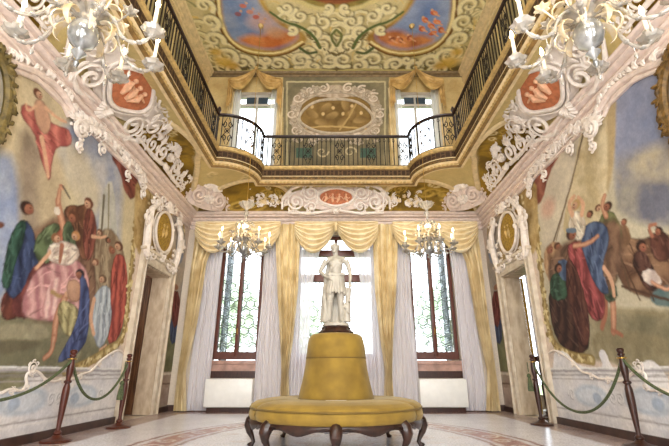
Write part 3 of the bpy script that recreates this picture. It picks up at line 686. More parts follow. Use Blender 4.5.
RIGHT_PAINTING = [
('p',[(3.099,3.969),(3.572,4.107),(3.981,4.235),(4.482,4.316),(4.741,4.322),(5.102,4.114),(5.892,4.108),(6.577,4.135),(6.957,3.961),(7.033,3.078),(7.152,2.116),(7.191,1.316),(6.978,1.083),(6.581,0.95),(6.153,0.912),(5.807,0.981),(5.603,0.852),(5.291,0.78),(4.862,0.885),(4.319,0.572)],(200,190,160),{'fe':0.01}),
('p',[(3.116,3.924),(3.609,4.005),(4.013,4.146),(4.517,4.217),(4.716,4.08),(4.739,3.486),(4.922,2.861),(4.593,2.53),(3.782,2.066)],(128,140,174),{'c2':(150,156,182),'fe':0.06}),
('p',[(4.817,3.383),(4.333,3.254),(3.919,3.141),(3.522,2.791),(3.734,2.202),(4.175,2.428),(4.581,2.563),(4.874,2.772)],(196,182,150),{'c2':(150,148,152),'fe':0.08}),
('p',[(4.87,3.007),(4.304,2.873),(3.652,2.429),(3.789,2.048),(4.49,2.355),(4.947,2.678)],(120,122,138),{'c2':(176,168,150),'fe':0.06}),
('p',[(5.112,4.088),(5.355,3.838),(5.94,3.292),(6.424,2.625),(6.955,2.563),(6.883,3.497),(6.887,3.929),(6.396,4.12),(5.752,4.065)],(214,202,176),{'c2':(198,186,164),'fe':0.04}),
('b',(6.547,3.401),0.232,0.16,(212,158,134),{'fe':0.8,'al':0.7}),
('p',[(5.309,4.113),(5.052,4.115),(4.75,4.297),(4.618,4.294),(4.461,4.144),(4.651,3.729),(4.839,3.321),(5.086,2.989),(5.288,2.55),(5.848,2.613),(6.292,2.819),(6.024,3.225),(5.637,3.656)],(222,206,164),{'c2':(196,176,128),'fold':7,'ang':-0.3,'fe':0.02}),
('p',[(4.618,4.294),(4.444,4.192),(4.618,3.708),(4.843,3.251),(5.104,2.938),(4.843,3.545)],(190,166,116),{'fe':0.03}),
('s',[(5.133,4.168),(5.837,3.415),(6.639,2.756)],0.021,(120,100,76)),
('s',[(6.485,2.813),(5.399,3.863)],0.013,(150,130,100)),
('p',[(6.944,3.995),(6.565,4.168),(6.01,4.137),(5.829,4.108),(6.363,3.913),(6.658,3.595),(6.927,3.592)],(178,108,80),{'c2':(140,74,54),'fe':0.02,'fold':20}),
('p',[(6.906,2.8),(6.485,2.813),(6.256,2.577),(6.436,2.076),(6.865,2.129),(7.035,2.442)],(196,156,110),{'c2':(140,100,66),'fold':20,'fe':0.02}),
('b',(6.724,2.712),0.104,0.058,(150,90,60)),
('b',(6.699,2.69),0.07,0.043,(178,112,76),{'c2':(142.4,89.60000000000001,60.800000000000004)}),
('b',(6.681,2.694),0.014,0.006,(70,40,30)),
('s',[(6.705,2.672),(6.675,2.664)],0.005,(150,70,60)),
('b',(6.489,2.712),0.098,0.056,(110,70,50)),
('b',(6.465,2.691),0.066,0.042,(178,112,76),{'c2':(142.4,89.60000000000001,60.800000000000004)}),
('b',(6.449,2.694),0.013,0.006,(70,40,30)),
('s',[(6.472,2.673),(6.444,2.666)],0.005,(150,70,60)),
('p',[(7.352,1.976),(5.709,1.627),(4.54,1.411),(4.062,1.287),(4.335,0.526),(4.877,0.843),(5.967,0.908),(7.225,1.125)],(176,164,126),{'c2':(150,138,100),'fe':0.03,'fold':3,'ang':1.5}),
('p',[(5.487,1.517),(4.57,1.329),(4.108,1.16),(4.173,0.979),(5.062,1.226),(5.672,1.357)],(134,126,94),{'c2':(160,150,116),'fe':0.03}),
('p',[(5.196,2.327),(4.903,2.369),(4.693,2.251),(4.374,2.244),(3.815,1.976),(4.03,1.378),(4.511,1.492),(4.918,1.627),(5.221,1.806)],(160,122,86),{'c2':(120,84,58),'fold':12,'ang':1.1,'fe':0.015,'edge':0.2}),
('p',[(4.745,1.643),(4.445,1.675),(3.978,1.523),(4.049,1.324),(4.533,1.431),(4.762,1.509)],(84,116,120),{'c2':(120,140,136),'fe':0.015}),
('s',[(5.103,2.246),(4.934,1.582)],0.01,(90,62,42)),
('s',[(4.886,2.312),(4.716,1.547)],0.01,(90,62,42)),
('s',[(5.184,1.799),(4.504,1.513)],0.015,(96,66,44)),
('s',[(5.127,2.876),(5.06,1.725)],0.013,(110,84,60)),
('s',[(4.534,2.322),(4.365,1.899)],0.011,(80,56,40)),
('s',[(4.406,2.326),(4.285,2.123)],0.01,(80,56,40)),
('p',[(4.837,2.144),(4.672,2.122),(4.608,1.938),(4.582,1.748),(4.656,1.627),(4.822,1.704),(4.861,1.879),(4.919,2.016)],(108,70,56),{'c2':(70,44,38),'fold':24,'fe':0.01,'edge':0.2}),
('p',[(4.821,1.895),(4.623,1.895),(4.526,1.736),(4.576,1.679),(4.775,1.742)],(228,214,200),{'c2':(190,170,160),'fold':24,'fe':0.01}),
('s',[(4.677,1.745),(4.535,1.627),(4.42,1.627)],0.021,(178,112,76),{'hl':(222,172,132)}),
('b',(4.702,2.18),0.087,0.069,(58,36,28)),
('b',(4.682,2.157),0.058,0.051,(178,112,76),{'c2':(142.4,89.60000000000001,60.800000000000004)}),
('b',(4.667,2.163),0.012,0.007,(70,40,30)),
('s',[(4.69,2.135),(4.665,2.129)],0.006,(150,70,60)),
('p',[(4.521,2.269),(4.313,2.247),(4.261,2.071),(4.352,1.896),(4.542,1.945),(4.575,2.118)],(120,72,54),{'c2':(84,48,38),'fold':24,'fe':0.01,'edge':0.2}),
('s',[(4.5,2.238),(4.518,2.366),(4.398,2.347)],0.025,(178,112,76),{'w1':0.02}),
('b',(4.383,2.259),0.06,0.051,(70,44,32)),
('b',(4.405,2.254),0.041,0.038,(178,112,76),{'c2':(142.4,89.60000000000001,60.800000000000004)}),
('b',(4.411,2.263),0.008,0.005,(70,40,30)),
('s',[(4.41,2.237),(4.427,2.244)],0.004,(150,70,60)),
('p',[(4.999,2.534),(4.82,2.497),(4.82,2.291),(4.996,2.215),(5.113,2.329)],(176,140,96),{'c2':(130,96,64),'fold':24,'fe':0.01}),
('b',(4.878,2.545),0.057,0.043,(120,84,54)),
('b',(4.898,2.541),0.039,0.032,(178,112,76),{'c2':(142.4,89.60000000000001,60.800000000000004)}),
('b',(4.904,2.55),0.008,0.005,(70,40,30)),
('s',[(4.903,2.527),(4.919,2.534)],0.004,(150,70,60)),
('s',[(5.42,1.819),(5.439,1.536),(5.555,1.269)],0.064,(178,112,76),{'w1':0.044,'hl':(222,172,132)}),
('s',[(5.566,1.296),(5.393,1.218)],0.026,(178,112,76)),
('s',[(5.551,1.817),(5.609,1.533),(5.766,1.34)],0.054,(178,112,76),{'w1':0.041}),
('p',[(5.565,1.901),(5.278,1.869),(5.318,1.645),(5.573,1.633)],(96,112,84),{'c2':(60,76,56),'fold':34,'fe':0.01,'edge':0.2}),
('p',[(5.294,2.782),(5.111,2.798),(4.983,2.692),(4.99,2.45),(5.165,2.184),(5.258,1.813),(5.593,1.824),(5.506,2.192),(5.469,2.552)],(134,140,84),{'c2':(96,102,58),'fold':24,'ang':0.2,'fe':0.01,'edge':0.25}),
('s',[(5.176,2.738),(5.199,2.92),(5.105,2.997)],0.045,(178,112,76),{'w1':0.033,'hl':(222,172,132)}),
('s',[(5.036,2.657),(4.972,2.444),(5.104,2.299)],0.042,(124,130,76),{'w1':0.034}),
('b',(5.094,2.848),0.085,0.06,(80,54,36)),
('b',(5.122,2.844),0.058,0.045,(178,112,76),{'c2':(142.4,89.60000000000001,60.800000000000004)}),
('b',(5.131,2.857),0.012,0.006,(70,40,30)),
('s',[(5.129,2.825),(5.153,2.835)],0.005,(150,70,60)),
('p',[(6.945,2.49),(6.402,2.686),(5.925,2.7),(5.322,2.705),(4.93,2.617),(4.996,2.215),(5.241,1.861),(5.681,1.704),(5.916,1.574),(6.394,1.549),(6.85,1.796)],(150,114,84),{'c2':(112,82,62),'fold':18,'ang':0.4,'fe':0.05,'edge':0.1,'nf':5}),
('b',(5.493,2.888),0.078,0.052,(90,60,40)),
('b',(5.519,2.885),0.054,0.039,(178,112,76),{'c2':(142.4,89.60000000000001,60.800000000000004)}),
('b',(5.528,2.896),0.011,0.005,(70,40,30)),
('s',[(5.525,2.868),(5.547,2.877)],0.004,(150,70,60)),
('b',(5.297,2.901),0.065,0.045,(120,80,50)),
('b',(5.283,2.884),0.044,0.033,(222,172,132),{'c2':(177.60000000000002,137.6,105.60000000000001)}),
('b',(5.271,2.886),0.009,0.005,(70,40,30)),
('s',[(5.288,2.87),(5.269,2.863)],0.004,(150,70,60)),
('b',(5.814,2.271),0.077,0.05,(110,70,46)),
('b',(5.796,2.254),0.052,0.037,(178,112,76),{'c2':(142.4,89.60000000000001,60.800000000000004)}),
('b',(5.782,2.258),0.011,0.005,(70,40,30)),
('s',[(5.802,2.238),(5.779,2.234)],0.004,(150,70,60)),
('b',(5.724,1.711),0.066,0.045,(90,60,40)),
('b',(5.708,1.698),0.045,0.033,(178,112,76),{'c2':(142.4,89.60000000000001,60.800000000000004)}),
('b',(5.696,1.702),0.009,0.005,(70,40,30)),
('s',[(5.713,1.684),(5.694,1.682)],0.004,(150,70,60)),
('p',[(7.029,2.059),(6.598,2.141),(6.303,1.957),(6.197,1.641),(6.077,1.26),(6.203,1.049),(6.644,1.01),(7.038,1.273),(7.099,1.667)],(96,62,46),{'c2':(60,38,32),'fold':24,'ang':0.4,'fe':0.012,'edge':0.25}),
('p',[(6.872,2.3),(6.533,2.323),(6.285,2.17),(6.314,1.929),(6.647,1.829),(6.997,1.952)],(66,102,76),{'c2':(44,68,54),'fold':30,'fe':0.01,'edge':0.25}),
('p',[(6.607,2.474),(6.299,2.459),(6.159,2.204),(6.326,2.054),(6.576,2.202)],(90,116,150),{'c2':(60,82,116),'fold':30,'fe':0.01}),
('b',(6.58,2.367),0.121,0.07,(70,46,34)),
('b',(6.551,2.344),0.082,0.052,(178,112,76),{'c2':(142.4,89.60000000000001,60.800000000000004)}),
('b',(6.53,2.348),0.017,0.007,(70,40,30)),
('s',[(6.559,2.321),(6.523,2.314)],0.006,(150,70,60)),
('p',[(6.235,2.636),(5.945,2.644),(5.701,2.447),(5.548,2.203),(5.556,1.926),(5.609,1.533),(5.782,1.422),(5.991,1.5),(6.028,1.818),(6.199,2.09),(6.233,2.315)],(186,84,84),{'c2':(132,52,54),'fold':24,'ang':0.3,'fe':0.01,'edge':0.25}),
('p',[(6.288,2.489),(6.107,2.346),(6.018,1.992),(5.991,1.5),(6.115,1.154),(6.386,1.113),(6.404,1.52),(6.479,1.959)],(112,66,50),{'c2':(80,44,36),'fold':24,'ang':0.2,'fe':0.01,'edge':0.2}),
('p',[(5.685,2.775),(5.436,2.776),(5.212,2.637),(5.207,2.412),(5.406,2.221),(5.51,2.054),(5.438,1.769),(5.578,1.741),(5.738,1.936),(5.814,2.271),(5.858,2.585)],(96,118,154),{'c2':(62,82,118),'fold':30,'ang':0.6,'fe':0.01,'edge':0.25}),
('p',[(5.962,3.068),(5.745,3.048),(5.613,2.903),(5.668,2.677),(5.858,2.585),(6.035,2.704),(6.077,2.912)],(236,226,206),{'c2':(204,186,160),'fold':24,'fe':0.01,'edge':0.2}),
('s',[(5.912,3.048),(5.961,3.234),(5.775,3.271)],0.053,(222,172,132),{'w1':0.04}),
('s',[(5.671,2.956),(5.577,3.075),(5.685,3.216)],0.047,(222,172,132),{'w1':0.035}),
('s',[(5.451,2.095),(5.346,1.909),(5.377,1.706)],0.04,(222,172,132),{'w1':0.028}),
('b',(5.768,3.138),0.119,0.075,(200,160,90)),
('b',(5.807,3.135),0.082,0.056,(222,172,132),{'c2':(177.60000000000002,137.6,105.60000000000001)}),
('b',(5.82,3.152),0.017,0.008,(70,40,30)),
('s',[(5.815,3.111),(5.849,3.126)],0.006,(150,70,60)),
('s',[(6.026,2.574),(5.681,2.501),(5.427,2.539)],0.039,(178,112,76),{'w1':0.03,'hl':(222,172,132)}),
('b',(6.04,2.77),0.14,0.086,(86,54,44)),
('b',(6.007,2.738),0.094,0.063,(178,112,76),{'c2':(142.4,89.60000000000001,60.800000000000004)}),
('b',(5.984,2.743),0.019,0.009,(70,40,30)),
('s',[(6.017,2.71),(5.977,2.699)],0.007,(150,70,60)),
('p',[(6.14,2.901),(5.879,2.827),(5.885,2.734),(6.166,2.828)],(110,130,150),{'fe':0.01}),
('s',[(6.934,3.91),(7.038,3.174),(7.192,2.211),(7.247,1.451),(7.083,1.15),(6.57,0.978),(6.144,0.939)],0.061,(158,132,58),{'w1':0.077,'hl':(206,182,110)}),
('b',(6.868,3.818),0.032,0.019,(226,208,146),{'rot':2.2079099672055698}),
('b',(6.903,3.867),0.051,0.032,(226,208,146),{'rot':0.4751486107644167}),
('b',(6.954,3.848),0.056,0.041,(226,208,146),{'rot':1.6325311422879625}),
('b',(6.952,3.827),0.032,0.018,(158,132,66),{'rot':0.9553953835610323}),
('b',(6.988,3.746),0.049,0.031,(158,132,66),{'rot':0.07157423742234659}),
('b',(6.978,3.787),0.048,0.041,(226,208,146),{'rot':0.5455304904694331}),
('b',(6.9,3.654),0.054,0.038,(226,208,146),{'rot':2.36924291238529}),
('b',(7.009,3.647),0.064,0.021,(226,208,146),{'rot':2.14545269471236}),
('b',(6.979,3.649),0.047,0.039,(226,208,146),{'rot':2.4945734693754367}),
('b',(7.014,3.595),0.061,0.028,(226,208,146),{'rot':2.7609913175757863}),
('b',(6.938,3.572),0.037,0.025,(226,208,146),{'rot':0.49820905648237845}),
('b',(6.903,3.548),0.06,0.024,(226,208,146),{'rot':2.118617419102814}),
('b',(6.988,3.525),0.052,0.031,(158,132,66),{'rot':0.6234554236137817}),
('b',(7.004,3.457),0.051,0.019,(226,208,146),{'rot':2.1778478624318947}),
('b',(6.913,3.465),0.054,0.018,(226,208,146),{'rot':0.819299197011448}),
('b',(7.063,3.421),0.034,0.03,(226,208,146),{'rot':0.7344959339070507}),
('b',(7.071,3.392),0.045,0.034,(158,132,66),{'rot':1.087070733909722}),
('b',(7.075,3.382),0.033,0.04,(158,132,66),{'rot':2.1882705223254124}),
('b',(7.094,3.399),0.058,0.021,(158,132,66),{'rot':2.074486278040772}),
('b',(7.024,3.363),0.063,0.021,(158,132,66),{'rot':1.0326030166103841}),
('b',(7.009,3.256),0.033,0.025,(158,132,66),{'rot':1.345959787476882}),
('b',(6.986,3.217),0.059,0.035,(226,208,146),{'rot':2.1160354201522966}),
('b',(7.027,3.251),0.052,0.024,(158,132,66),{'rot':1.3434655842574534}),
('b',(6.956,3.205),0.048,0.026,(226,208,146),{'rot':0.4314883919308319}),
('b',(6.949,3.158),0.048,0.026,(158,132,66),{'rot':1.67385037151724}),
('b',(7.096,3.197),0.031,0.021,(158,132,66),{'rot':1.9052270926160007}),
('b',(7.062,3.064),0.06,0.04,(158,132,66),{'rot':1.3340923653590901}),
('b',(7.102,3.084),0.051,0.036,(226,208,146),{'rot':0.769827865464105}),
('b',(7.073,3.05),0.03,0.018,(158,132,66),{'rot':0.333524901689928}),
('b',(7.014,3.028),0.032,0.021,(158,132,66),{'rot':0.6520609041550777}),
('b',(7.063,2.991),0.039,0.032,(158,132,66),{'rot':2.7196880301950475}),
('b',(6.996,2.914),0.042,0.028,(226,208,146),{'rot':0.15370423081749007}),
('b',(7.093,2.932),0.035,0.019,(226,208,146),{'rot':1.0985518996301937}),
('b',(7.091,2.863),0.049,0.024,(226,208,146),{'rot':1.1166801298024023}),
('b',(7.181,2.881),0.033,0.024,(226,208,146),{'rot':2.0177152639342983}),
('b',(7.179,2.873),0.043,0.028,(158,132,66),{'rot':1.766235186462625}),
('b',(7.167,2.855),0.042,0.039,(158,132,66),{'rot':2.264952342743696}),
('b',(7.159,2.794),0.042,0.028,(226,208,146),{'rot':1.1851276804735886}),
('b',(7.163,2.807),0.032,0.037,(226,208,146),{'rot':2.8790056901874364}),
('b',(7.06,2.757),0.05,0.035,(226,208,146),{'rot':1.4938485612888526}),
('b',(7.139,2.708),0.055,0.023,(226,208,146),{'rot':1.4326786261695656}),
('b',(7.046,2.62),0.058,0.036,(158,132,66),{'rot':0.6948820834547174}),
('b',(7.118,2.661),0.043,0.032,(226,208,146),{'rot':1.7577017410353022}),
('b',(7.058,2.63),0.04,0.04,(158,132,66),{'rot':1.250304130424666}),
('b',(7.199,2.638),0.059,0.04,(226,208,146),{'rot':0.38554501475203007}),
('b',(7.166,2.585),0.051,0.033,(158,132,66),{'rot':1.5719843049419295}),
('b',(7.214,2.538),0.06,0.034,(158,132,66),{'rot':1.5495040844813204}),
('b',(7.1,2.507),0.057,0.027,(226,208,146),{'rot':1.2124901683882219}),
('b',(7.071,2.422),0.046,0.02,(158,132,66),{'rot':0.08815472892817433}),
('b',(7.15,2.402),0.034,0.028,(158,132,66),{'rot':1.2147440371004083}),
('b',(7.136,2.364),0.051,0.027,(226,208,146),{'rot':0.9921825017018518}),
('b',(7.125,2.358),0.052,0.036,(158,132,66),{'rot':1.8637470868500103}),
('b',(7.192,2.342),0.06,0.031,(158,132,66),{'rot':1.3936464233005035}),
('b',(7.147,2.284),0.049,0.035,(158,132,66),{'rot':2.829688695442539}),
('b',(7.14,2.278),0.057,0.037,(158,132,66),{'rot':2.4468636488405613}),
('b',(7.126,2.283),0.051,0.03,(158,132,66),{'rot':2.4125681879801872}),
('b',(7.257,2.243),0.043,0.023,(226,208,146),{'rot':1.4012606377761159}),
('b',(7.26,2.182),0.031,0.017,(158,132,66),{'rot':2.5115744919126044}),
('b',(7.173,2.155),0.043,0.032,(158,132,66),{'rot':0.8008357929629509}),
('b',(7.181,2.194),0.031,0.034,(158,132,66),{'rot':2.2507671774592493}),
('b',(7.144,2.124),0.049,0.034,(226,208,146),{'rot':0.40461076171873755}),
('b',(7.258,2.119),0.044,0.023,(158,132,66),{'rot':1.6722650185389516}),
('b',(7.115,2.065),0.044,0.025,(158,132,66),{'rot':2.611481122890508}),
('b',(7.244,2.034),0.044,0.029,(226,208,146),{'rot':0.23014203290602675}),
('b',(7.142,2.019),0.048,0.034,(226,208,146),{'rot':1.1788996946383574}),
('b',(7.135,2.009),0.047,0.025,(226,208,146),{'rot':2.5528232563183826}),
('b',(7.161,1.937),0.037,0.021,(158,132,66),{'rot':0.6963287187210998}),
('b',(7.267,1.896),0.032,0.035,(158,132,66),{'rot':1.0938101384129362}),
('b',(7.234,1.942),0.043,0.02,(158,132,66),{'rot':0.8759614853798203}),
('b',(7.159,1.827),0.041,0.03,(226,208,146),{'rot':0.9786799362074917}),
('b',(7.283,1.878),0.034,0.032,(158,132,66),{'rot':1.068293745970231}),
('b',(7.16,1.832),0.052,0.03,(158,132,66),{'rot':2.470557348789655}),
('b',(7.262,1.761),0.057,0.028,(226,208,146),{'rot':2.846346333335789}),
('b',(7.189,1.735),0.054,0.037,(226,208,146),{'rot':2.9372075583718287}),
('b',(7.268,1.729),0.049,0.025,(158,132,66),{'rot':0.5243226719928227}),
('b',(7.143,1.708),0.041,0.036,(158,132,66),{'rot':2.882008493967669}),
('b',(7.283,1.727),0.039,0.024,(226,208,146),{'rot':2.6495827525630093}),
('b',(7.184,1.651),0.044,0.021,(226,208,146),{'rot':1.169733335252428}),
('b',(7.277,1.617),0.033,0.023,(226,208,146),{'rot':0.2851362296353893}),
('b',(7.292,1.629),0.036,0.026,(158,132,66),{'rot':1.0280697089623378}),
('b',(7.276,1.597),0.047,0.024,(158,132,66),{'rot':2.3034496891077882}),
('b',(7.308,1.581),0.055,0.026,(226,208,146),{'rot':0.39838033141891893}),
('b',(7.248,1.486),0.038,0.033,(226,208,146),{'rot':1.183720802391067}),
('b',(7.153,1.489),0.041,0.03,(158,132,66),{'rot':2.5129169364615658}),
('b',(7.231,1.452),0.044,0.038,(226,208,146),{'rot':2.5223740717369827}),
('b',(7.243,1.443),0.043,0.017,(158,132,66),{'rot':2.985772950753703}),
('b',(7.303,1.378),0.049,0.037,(158,132,66),{'rot':0.9174310294768119}),
('b',(7.143,1.418),0.03,0.023,(158,132,66),{'rot':0.440580645813902}),
('b',(7.154,1.388),0.056,0.03,(158,132,66),{'rot':2.6961610050837717}),
('b',(7.226,1.336),0.044,0.019,(226,208,146),{'rot':0.18092646557861836}),
('b',(7.232,1.275),0.052,0.027,(226,208,146),{'rot':2.626509440805428}),
('b',(7.216,1.285),0.031,0.018,(158,132,66),{'rot':0.6353576436179242}),
('b',(7.209,1.283),0.038,0.03,(226,208,146),{'rot':2.7125544980533656}),
('b',(7.09,1.227),0.052,0.019,(158,132,66),{'rot':2.4534265581828847}),
('b',(7.083,1.227),0.037,0.022,(158,132,66),{'rot':1.2831891580760848}),
('b',(7.125,1.157),0.05,0.028,(158,132,66),{'rot':0.8533777339916402}),
('b',(7.056,1.114),0.032,0.03,(226,208,146),{'rot':1.9746887036558034}),
('b',(7.13,1.139),0.032,0.02,(226,208,146),{'rot':1.9352745817176618}),
('b',(6.994,1.105),0.045,0.025,(158,132,66),{'rot':2.3166678665858744}),
('b',(6.924,1.082),0.041,0.016,(158,132,66),{'rot':0.3250310973916489}),
('b',(6.905,1.093),0.029,0.035,(226,208,146),{'rot':2.6978218824007136}),
('b',(6.884,1.1),0.03,0.032,(226,208,146),{'rot':0.8320258375212481}),
('b',(6.784,1.062),0.034,0.023,(226,208,146),{'rot':1.3660788304526594}),
('b',(6.77,1.085),0.042,0.02,(226,208,146),{'rot':0.6431822423321093}),
('b',(6.792,1.042),0.034,0.026,(226,208,146),{'rot':0.6034712887492629}),
('b',(6.692,1.015),0.043,0.024,(158,132,66),{'rot':1.037549534056918}),
('b',(6.686,1.037),0.028,0.024,(158,132,66),{'rot':1.4080456461764705}),
('b',(6.635,1.019),0.027,0.026,(226,208,146),{'rot':0.6667560734273412}),
('b',(6.601,0.981),0.044,0.028,(158,132,66),{'rot':0.6219184294781114}),
('b',(6.524,0.994),0.022,0.031,(158,132,66),{'rot':0.9392489580489104}),
('b',(6.554,0.994),0.04,0.021,(158,132,66),{'rot':1.2580558166795899}),
('b',(6.432,1.005),0.035,0.016,(158,132,66),{'rot':1.8206121721383872}),
('b',(6.454,0.999),0.035,0.032,(226,208,146),{'rot':1.4865822824567876}),
('b',(6.376,0.932),0.024,0.019,(226,208,146),{'rot':2.77788683534723}),
('b',(6.409,0.946),0.041,0.025,(226,208,146),{'rot':1.571950623544169}),
('b',(6.351,0.977),0.022,0.026,(158,132,66),{'rot':1.864354440543936}),
('b',(6.295,0.957),0.042,0.021,(158,132,66),{'rot':1.139784342456464}),
('b',(6.272,0.968),0.032,0.029,(158,132,66),{'rot':2.836921458174272}),
('b',(6.169,0.975),0.035,0.021,(226,208,146),{'rot':0.30293419281663836}),
('b',(6.162,0.939),0.036,0.024,(226,208,146),{'rot':2.203610853162897}),
('p',[(4.309,0.599),(4.768,0.659),(4.84,0.78),(4.923,0.886),(5.041,0.91),(5.19,0.869),(5.299,0.757),(5.461,0.71),(5.638,0.756),(5.758,0.879),(5.789,1.031),(5.885,1.074),(5.975,1.013),(5.896,0.856),(6.096,0.806),(6.355,0.834),(6.591,0.922),(6.796,1.075),(7.094,1.119),(7.225,1.03),(7.918,-0.613),(4.726,-0.561)],(238,234,232),{'c2':(222,220,224),'fe':0.006,'sm':1}),
('s',[(2,0.8),(9.7,0.8)],0.018,(176,170,172),{'sm':0}),
('s',[(2,0.74),(9.7,0.74)],0.008,(150,140,138),{'sm':0}),
('s',[(2,0.83),(9.7,0.83)],0.012,(238,236,234),{'sm':0}),
('s',[(2,0.68),(9.7,0.68)],0.006,(180,170,168),{'sm':0}),
('s',[(2,0.24),(9.7,0.24)],0.008,(170,160,158),{'sm':0}),
('s',[(2,0.2),(9.7,0.2)],0.01,(238,234,232),{'sm':0}),
('b',(4.2,0.46),0.42,0.15,(196,206,218)),
('b',(4.2,0.46),0.3,0.1,(216,222,230)),
('b',(4.05,0.44),0.1,0.07,(176,192,212)),
('c',(3.7,0.46),0.09,1.4,0.0,(238,236,236),(150,146,152),{'w':0.018}),
('c',(4.7,0.46),0.09,1.4,0.0,(238,236,236),(150,146,152),{'w':0.018}),
('b',(5.2,0.46),0.42,0.15,(196,206,218)),
('b',(5.2,0.46),0.3,0.1,(216,222,230)),
('b',(5.05,0.44),0.1,0.07,(176,192,212)),
('c',(4.7,0.46),0.09,1.4,0.0,(238,236,236),(150,146,152),{'w':0.018}),
('c',(5.7,0.46),0.09,1.4,0.0,(238,236,236),(150,146,152),{'w':0.018}),
('b',(6.35,0.46),0.42,0.15,(196,206,218)),
('b',(6.35,0.46),0.3,0.1,(216,222,230)),
('b',(6.199999999999999,0.44),0.1,0.07,(176,192,212)),
('c',(5.85,0.46),0.09,1.4,0.0,(238,236,236),(150,146,152),{'w':0.018}),
('c',(6.85,0.46),0.09,1.4,0.0,(238,236,236),(150,146,152),{'w':0.018}),
('p',[(6.745,4.1),(7.318,4.168),(8.769,4.34),(9.398,4.078),(9.439,3.2),(8.923,2.887),(7.789,2.857),(7.136,2.793),(6.907,3.43)],(206,178,112),{'c2':(168,136,66),'fe':0.03,'nf':6}),
('b',(6.994,3.954),0.036,0.038,(176,146,72),{'rot':1.5083462401566252}),
('b',(6.862,3.933),0.049,0.032,(176,146,72),{'rot':1.137058813186307}),
('b',(6.992,3.899),0.057,0.021,(176,146,72),{'rot':0.332842583934044}),
('b',(7.134,3.847),0.053,0.037,(176,146,72),{'rot':2.238285650773286}),
('b',(7.288,4.025),0.059,0.036,(176,146,72),{'rot':0.26313714919791154}),
('b',(7.262,4.011),0.044,0.038,(176,146,72),{'rot':2.659199193237832}),
('b',(7.063,3.935),0.045,0.03,(176,146,72),{'rot':1.2741760552577732}),
('b',(7.098,3.919),0.053,0.021,(232,214,160),{'rot':2.6859103482707525}),
('b',(7.403,4.056),0.038,0.032,(176,146,72),{'rot':0.2545096853296043}),
('b',(7.389,3.839),0.05,0.028,(232,214,160),{'rot':0.2802533962021989}),
('b',(7.351,3.959),0.057,0.042,(176,146,72),{'rot':1.6651821587210516}),
('b',(7.389,3.967),0.045,0.044,(232,214,160),{'rot':0.3640068740098189}),
('b',(7.454,3.814),0.044,0.034,(176,146,72),{'rot':1.09784057391433}),
('b',(7.495,3.894),0.066,0.021,(176,146,72),{'rot':2.5921081799650607}),
('b',(7.575,3.944),0.052,0.044,(232,214,160),{'rot':0.055099845952039206}),
('b',(7.531,3.939),0.053,0.024,(176,146,72),{'rot':0.974128689200407}),
('b',(7.914,4.019),0.043,0.041,(176,146,72),{'rot':2.342163999984442}),
('b',(7.646,3.926),0.065,0.025,(232,214,160),{'rot':1.2750210608807122}),
('b',(7.989,3.949),0.057,0.03,(232,214,160),{'rot':1.1080799357399882}),
('b',(7.796,4.032),0.074,0.026,(176,146,72),{'rot':2.9257768573519485}),
('b',(8.135,3.984),0.086,0.037,(176,146,72),{'rot':0.1827321376749388}),
('b',(8.139,4.099),0.069,0.047,(176,146,72),{'rot':0.421933527609331}),
('b',(8.015,4.091),0.044,0.035,(232,214,160),{'rot':0.19679066732363293}),
('b',(8.168,4.011),0.076,0.031,(232,214,160),{'rot':0.5072396024284137}),
('b',(8.104,3.954),0.08,0.033,(176,146,72),{'rot':0.1453788640391378}),
('b',(8.202,4.108),0.071,0.022,(232,214,160),{'rot':0.6672236068347678}),
('b',(8.517,4.212),0.068,0.037,(176,146,72),{'rot':0.5191492784459782}),
('b',(8.388,3.959),0.069,0.047,(176,146,72),{'rot':2.9794616457506793}),
('b',(8.211,3.962),0.066,0.035,(232,214,160),{'rot':0.19673743570052749}),
('b',(8.386,4.008),0.057,0.041,(232,214,160),{'rot':0.30963020994406953}),
('b',(8.406,4.014),0.067,0.039,(176,146,72),{'rot':1.8087536624641036}),
('b',(8.663,3.99),0.057,0.045,(232,214,160),{'rot':1.8749579898101265}),
('b',(8.395,4.064),0.072,0.038,(232,214,160),{'rot':1.2200294268553677}),
('b',(8.896,4.199),0.081,0.027,(176,146,72),{'rot':1.0643826713696063}),
('b',(8.759,4.04),0.048,0.044,(176,146,72),{'rot':2.3484624025555694}),
('b',(9.115,4.045),0.083,0.052,(232,214,160),{'rot':2.4983531565496477}),
('b',(9.073,4.156),0.063,0.046,(176,146,72),{'rot':0.6634634235972536}),
('b',(9.115,4.206),0.104,0.052,(176,146,72),{'rot':2.2231686120507277}),
('b',(9.0,4.04),0.069,0.041,(176,146,72),{'rot':0.7690939477836118}),
('b',(8.975,4.082),0.073,0.05,(176,146,72),{'rot':0.3097613122935128}),
('b',(8.81,4.023),0.06,0.047,(232,214,160),{'rot':0.6621029966833365}),
('b',(9.263,4.101),0.069,0.047,(232,214,160),{'rot':2.358866147285687}),
('b',(8.83,3.758),0.092,0.048,(232,214,160),{'rot':0.2832454971104992}),
('b',(9.115,3.989),0.083,0.037,(176,146,72),{'rot':2.5113122886225376}),
('b',(9.069,3.95),0.064,0.036,(232,214,160),{'rot':1.7053150413016156}),
('b',(9.048,3.916),0.071,0.032,(176,146,72),{'rot':1.6316448083563848}),
('b',(9.243,3.82),0.088,0.026,(232,214,160),{'rot':1.0135395074243323}),
('b',(9.086,3.762),0.09,0.048,(232,214,160),{'rot':0.6337000138388772}),
('b',(9.015,3.772),0.049,0.038,(176,146,72),{'rot':2.6007216437287815}),
('b',(9.186,3.674),0.078,0.025,(232,214,160),{'rot':0.8539744895175171}),
('b',(9.009,3.769),0.049,0.049,(176,146,72),{'rot':0.44733489294109285}),
('b',(9.233,3.805),0.097,0.053,(232,214,160),{'rot':1.1863773999233145}),
('b',(8.853,3.553),0.053,0.041,(176,146,72),{'rot':0.8097716913071359}),
('b',(9.172,3.65),0.059,0.04,(232,214,160),{'rot':1.712316315730153}),
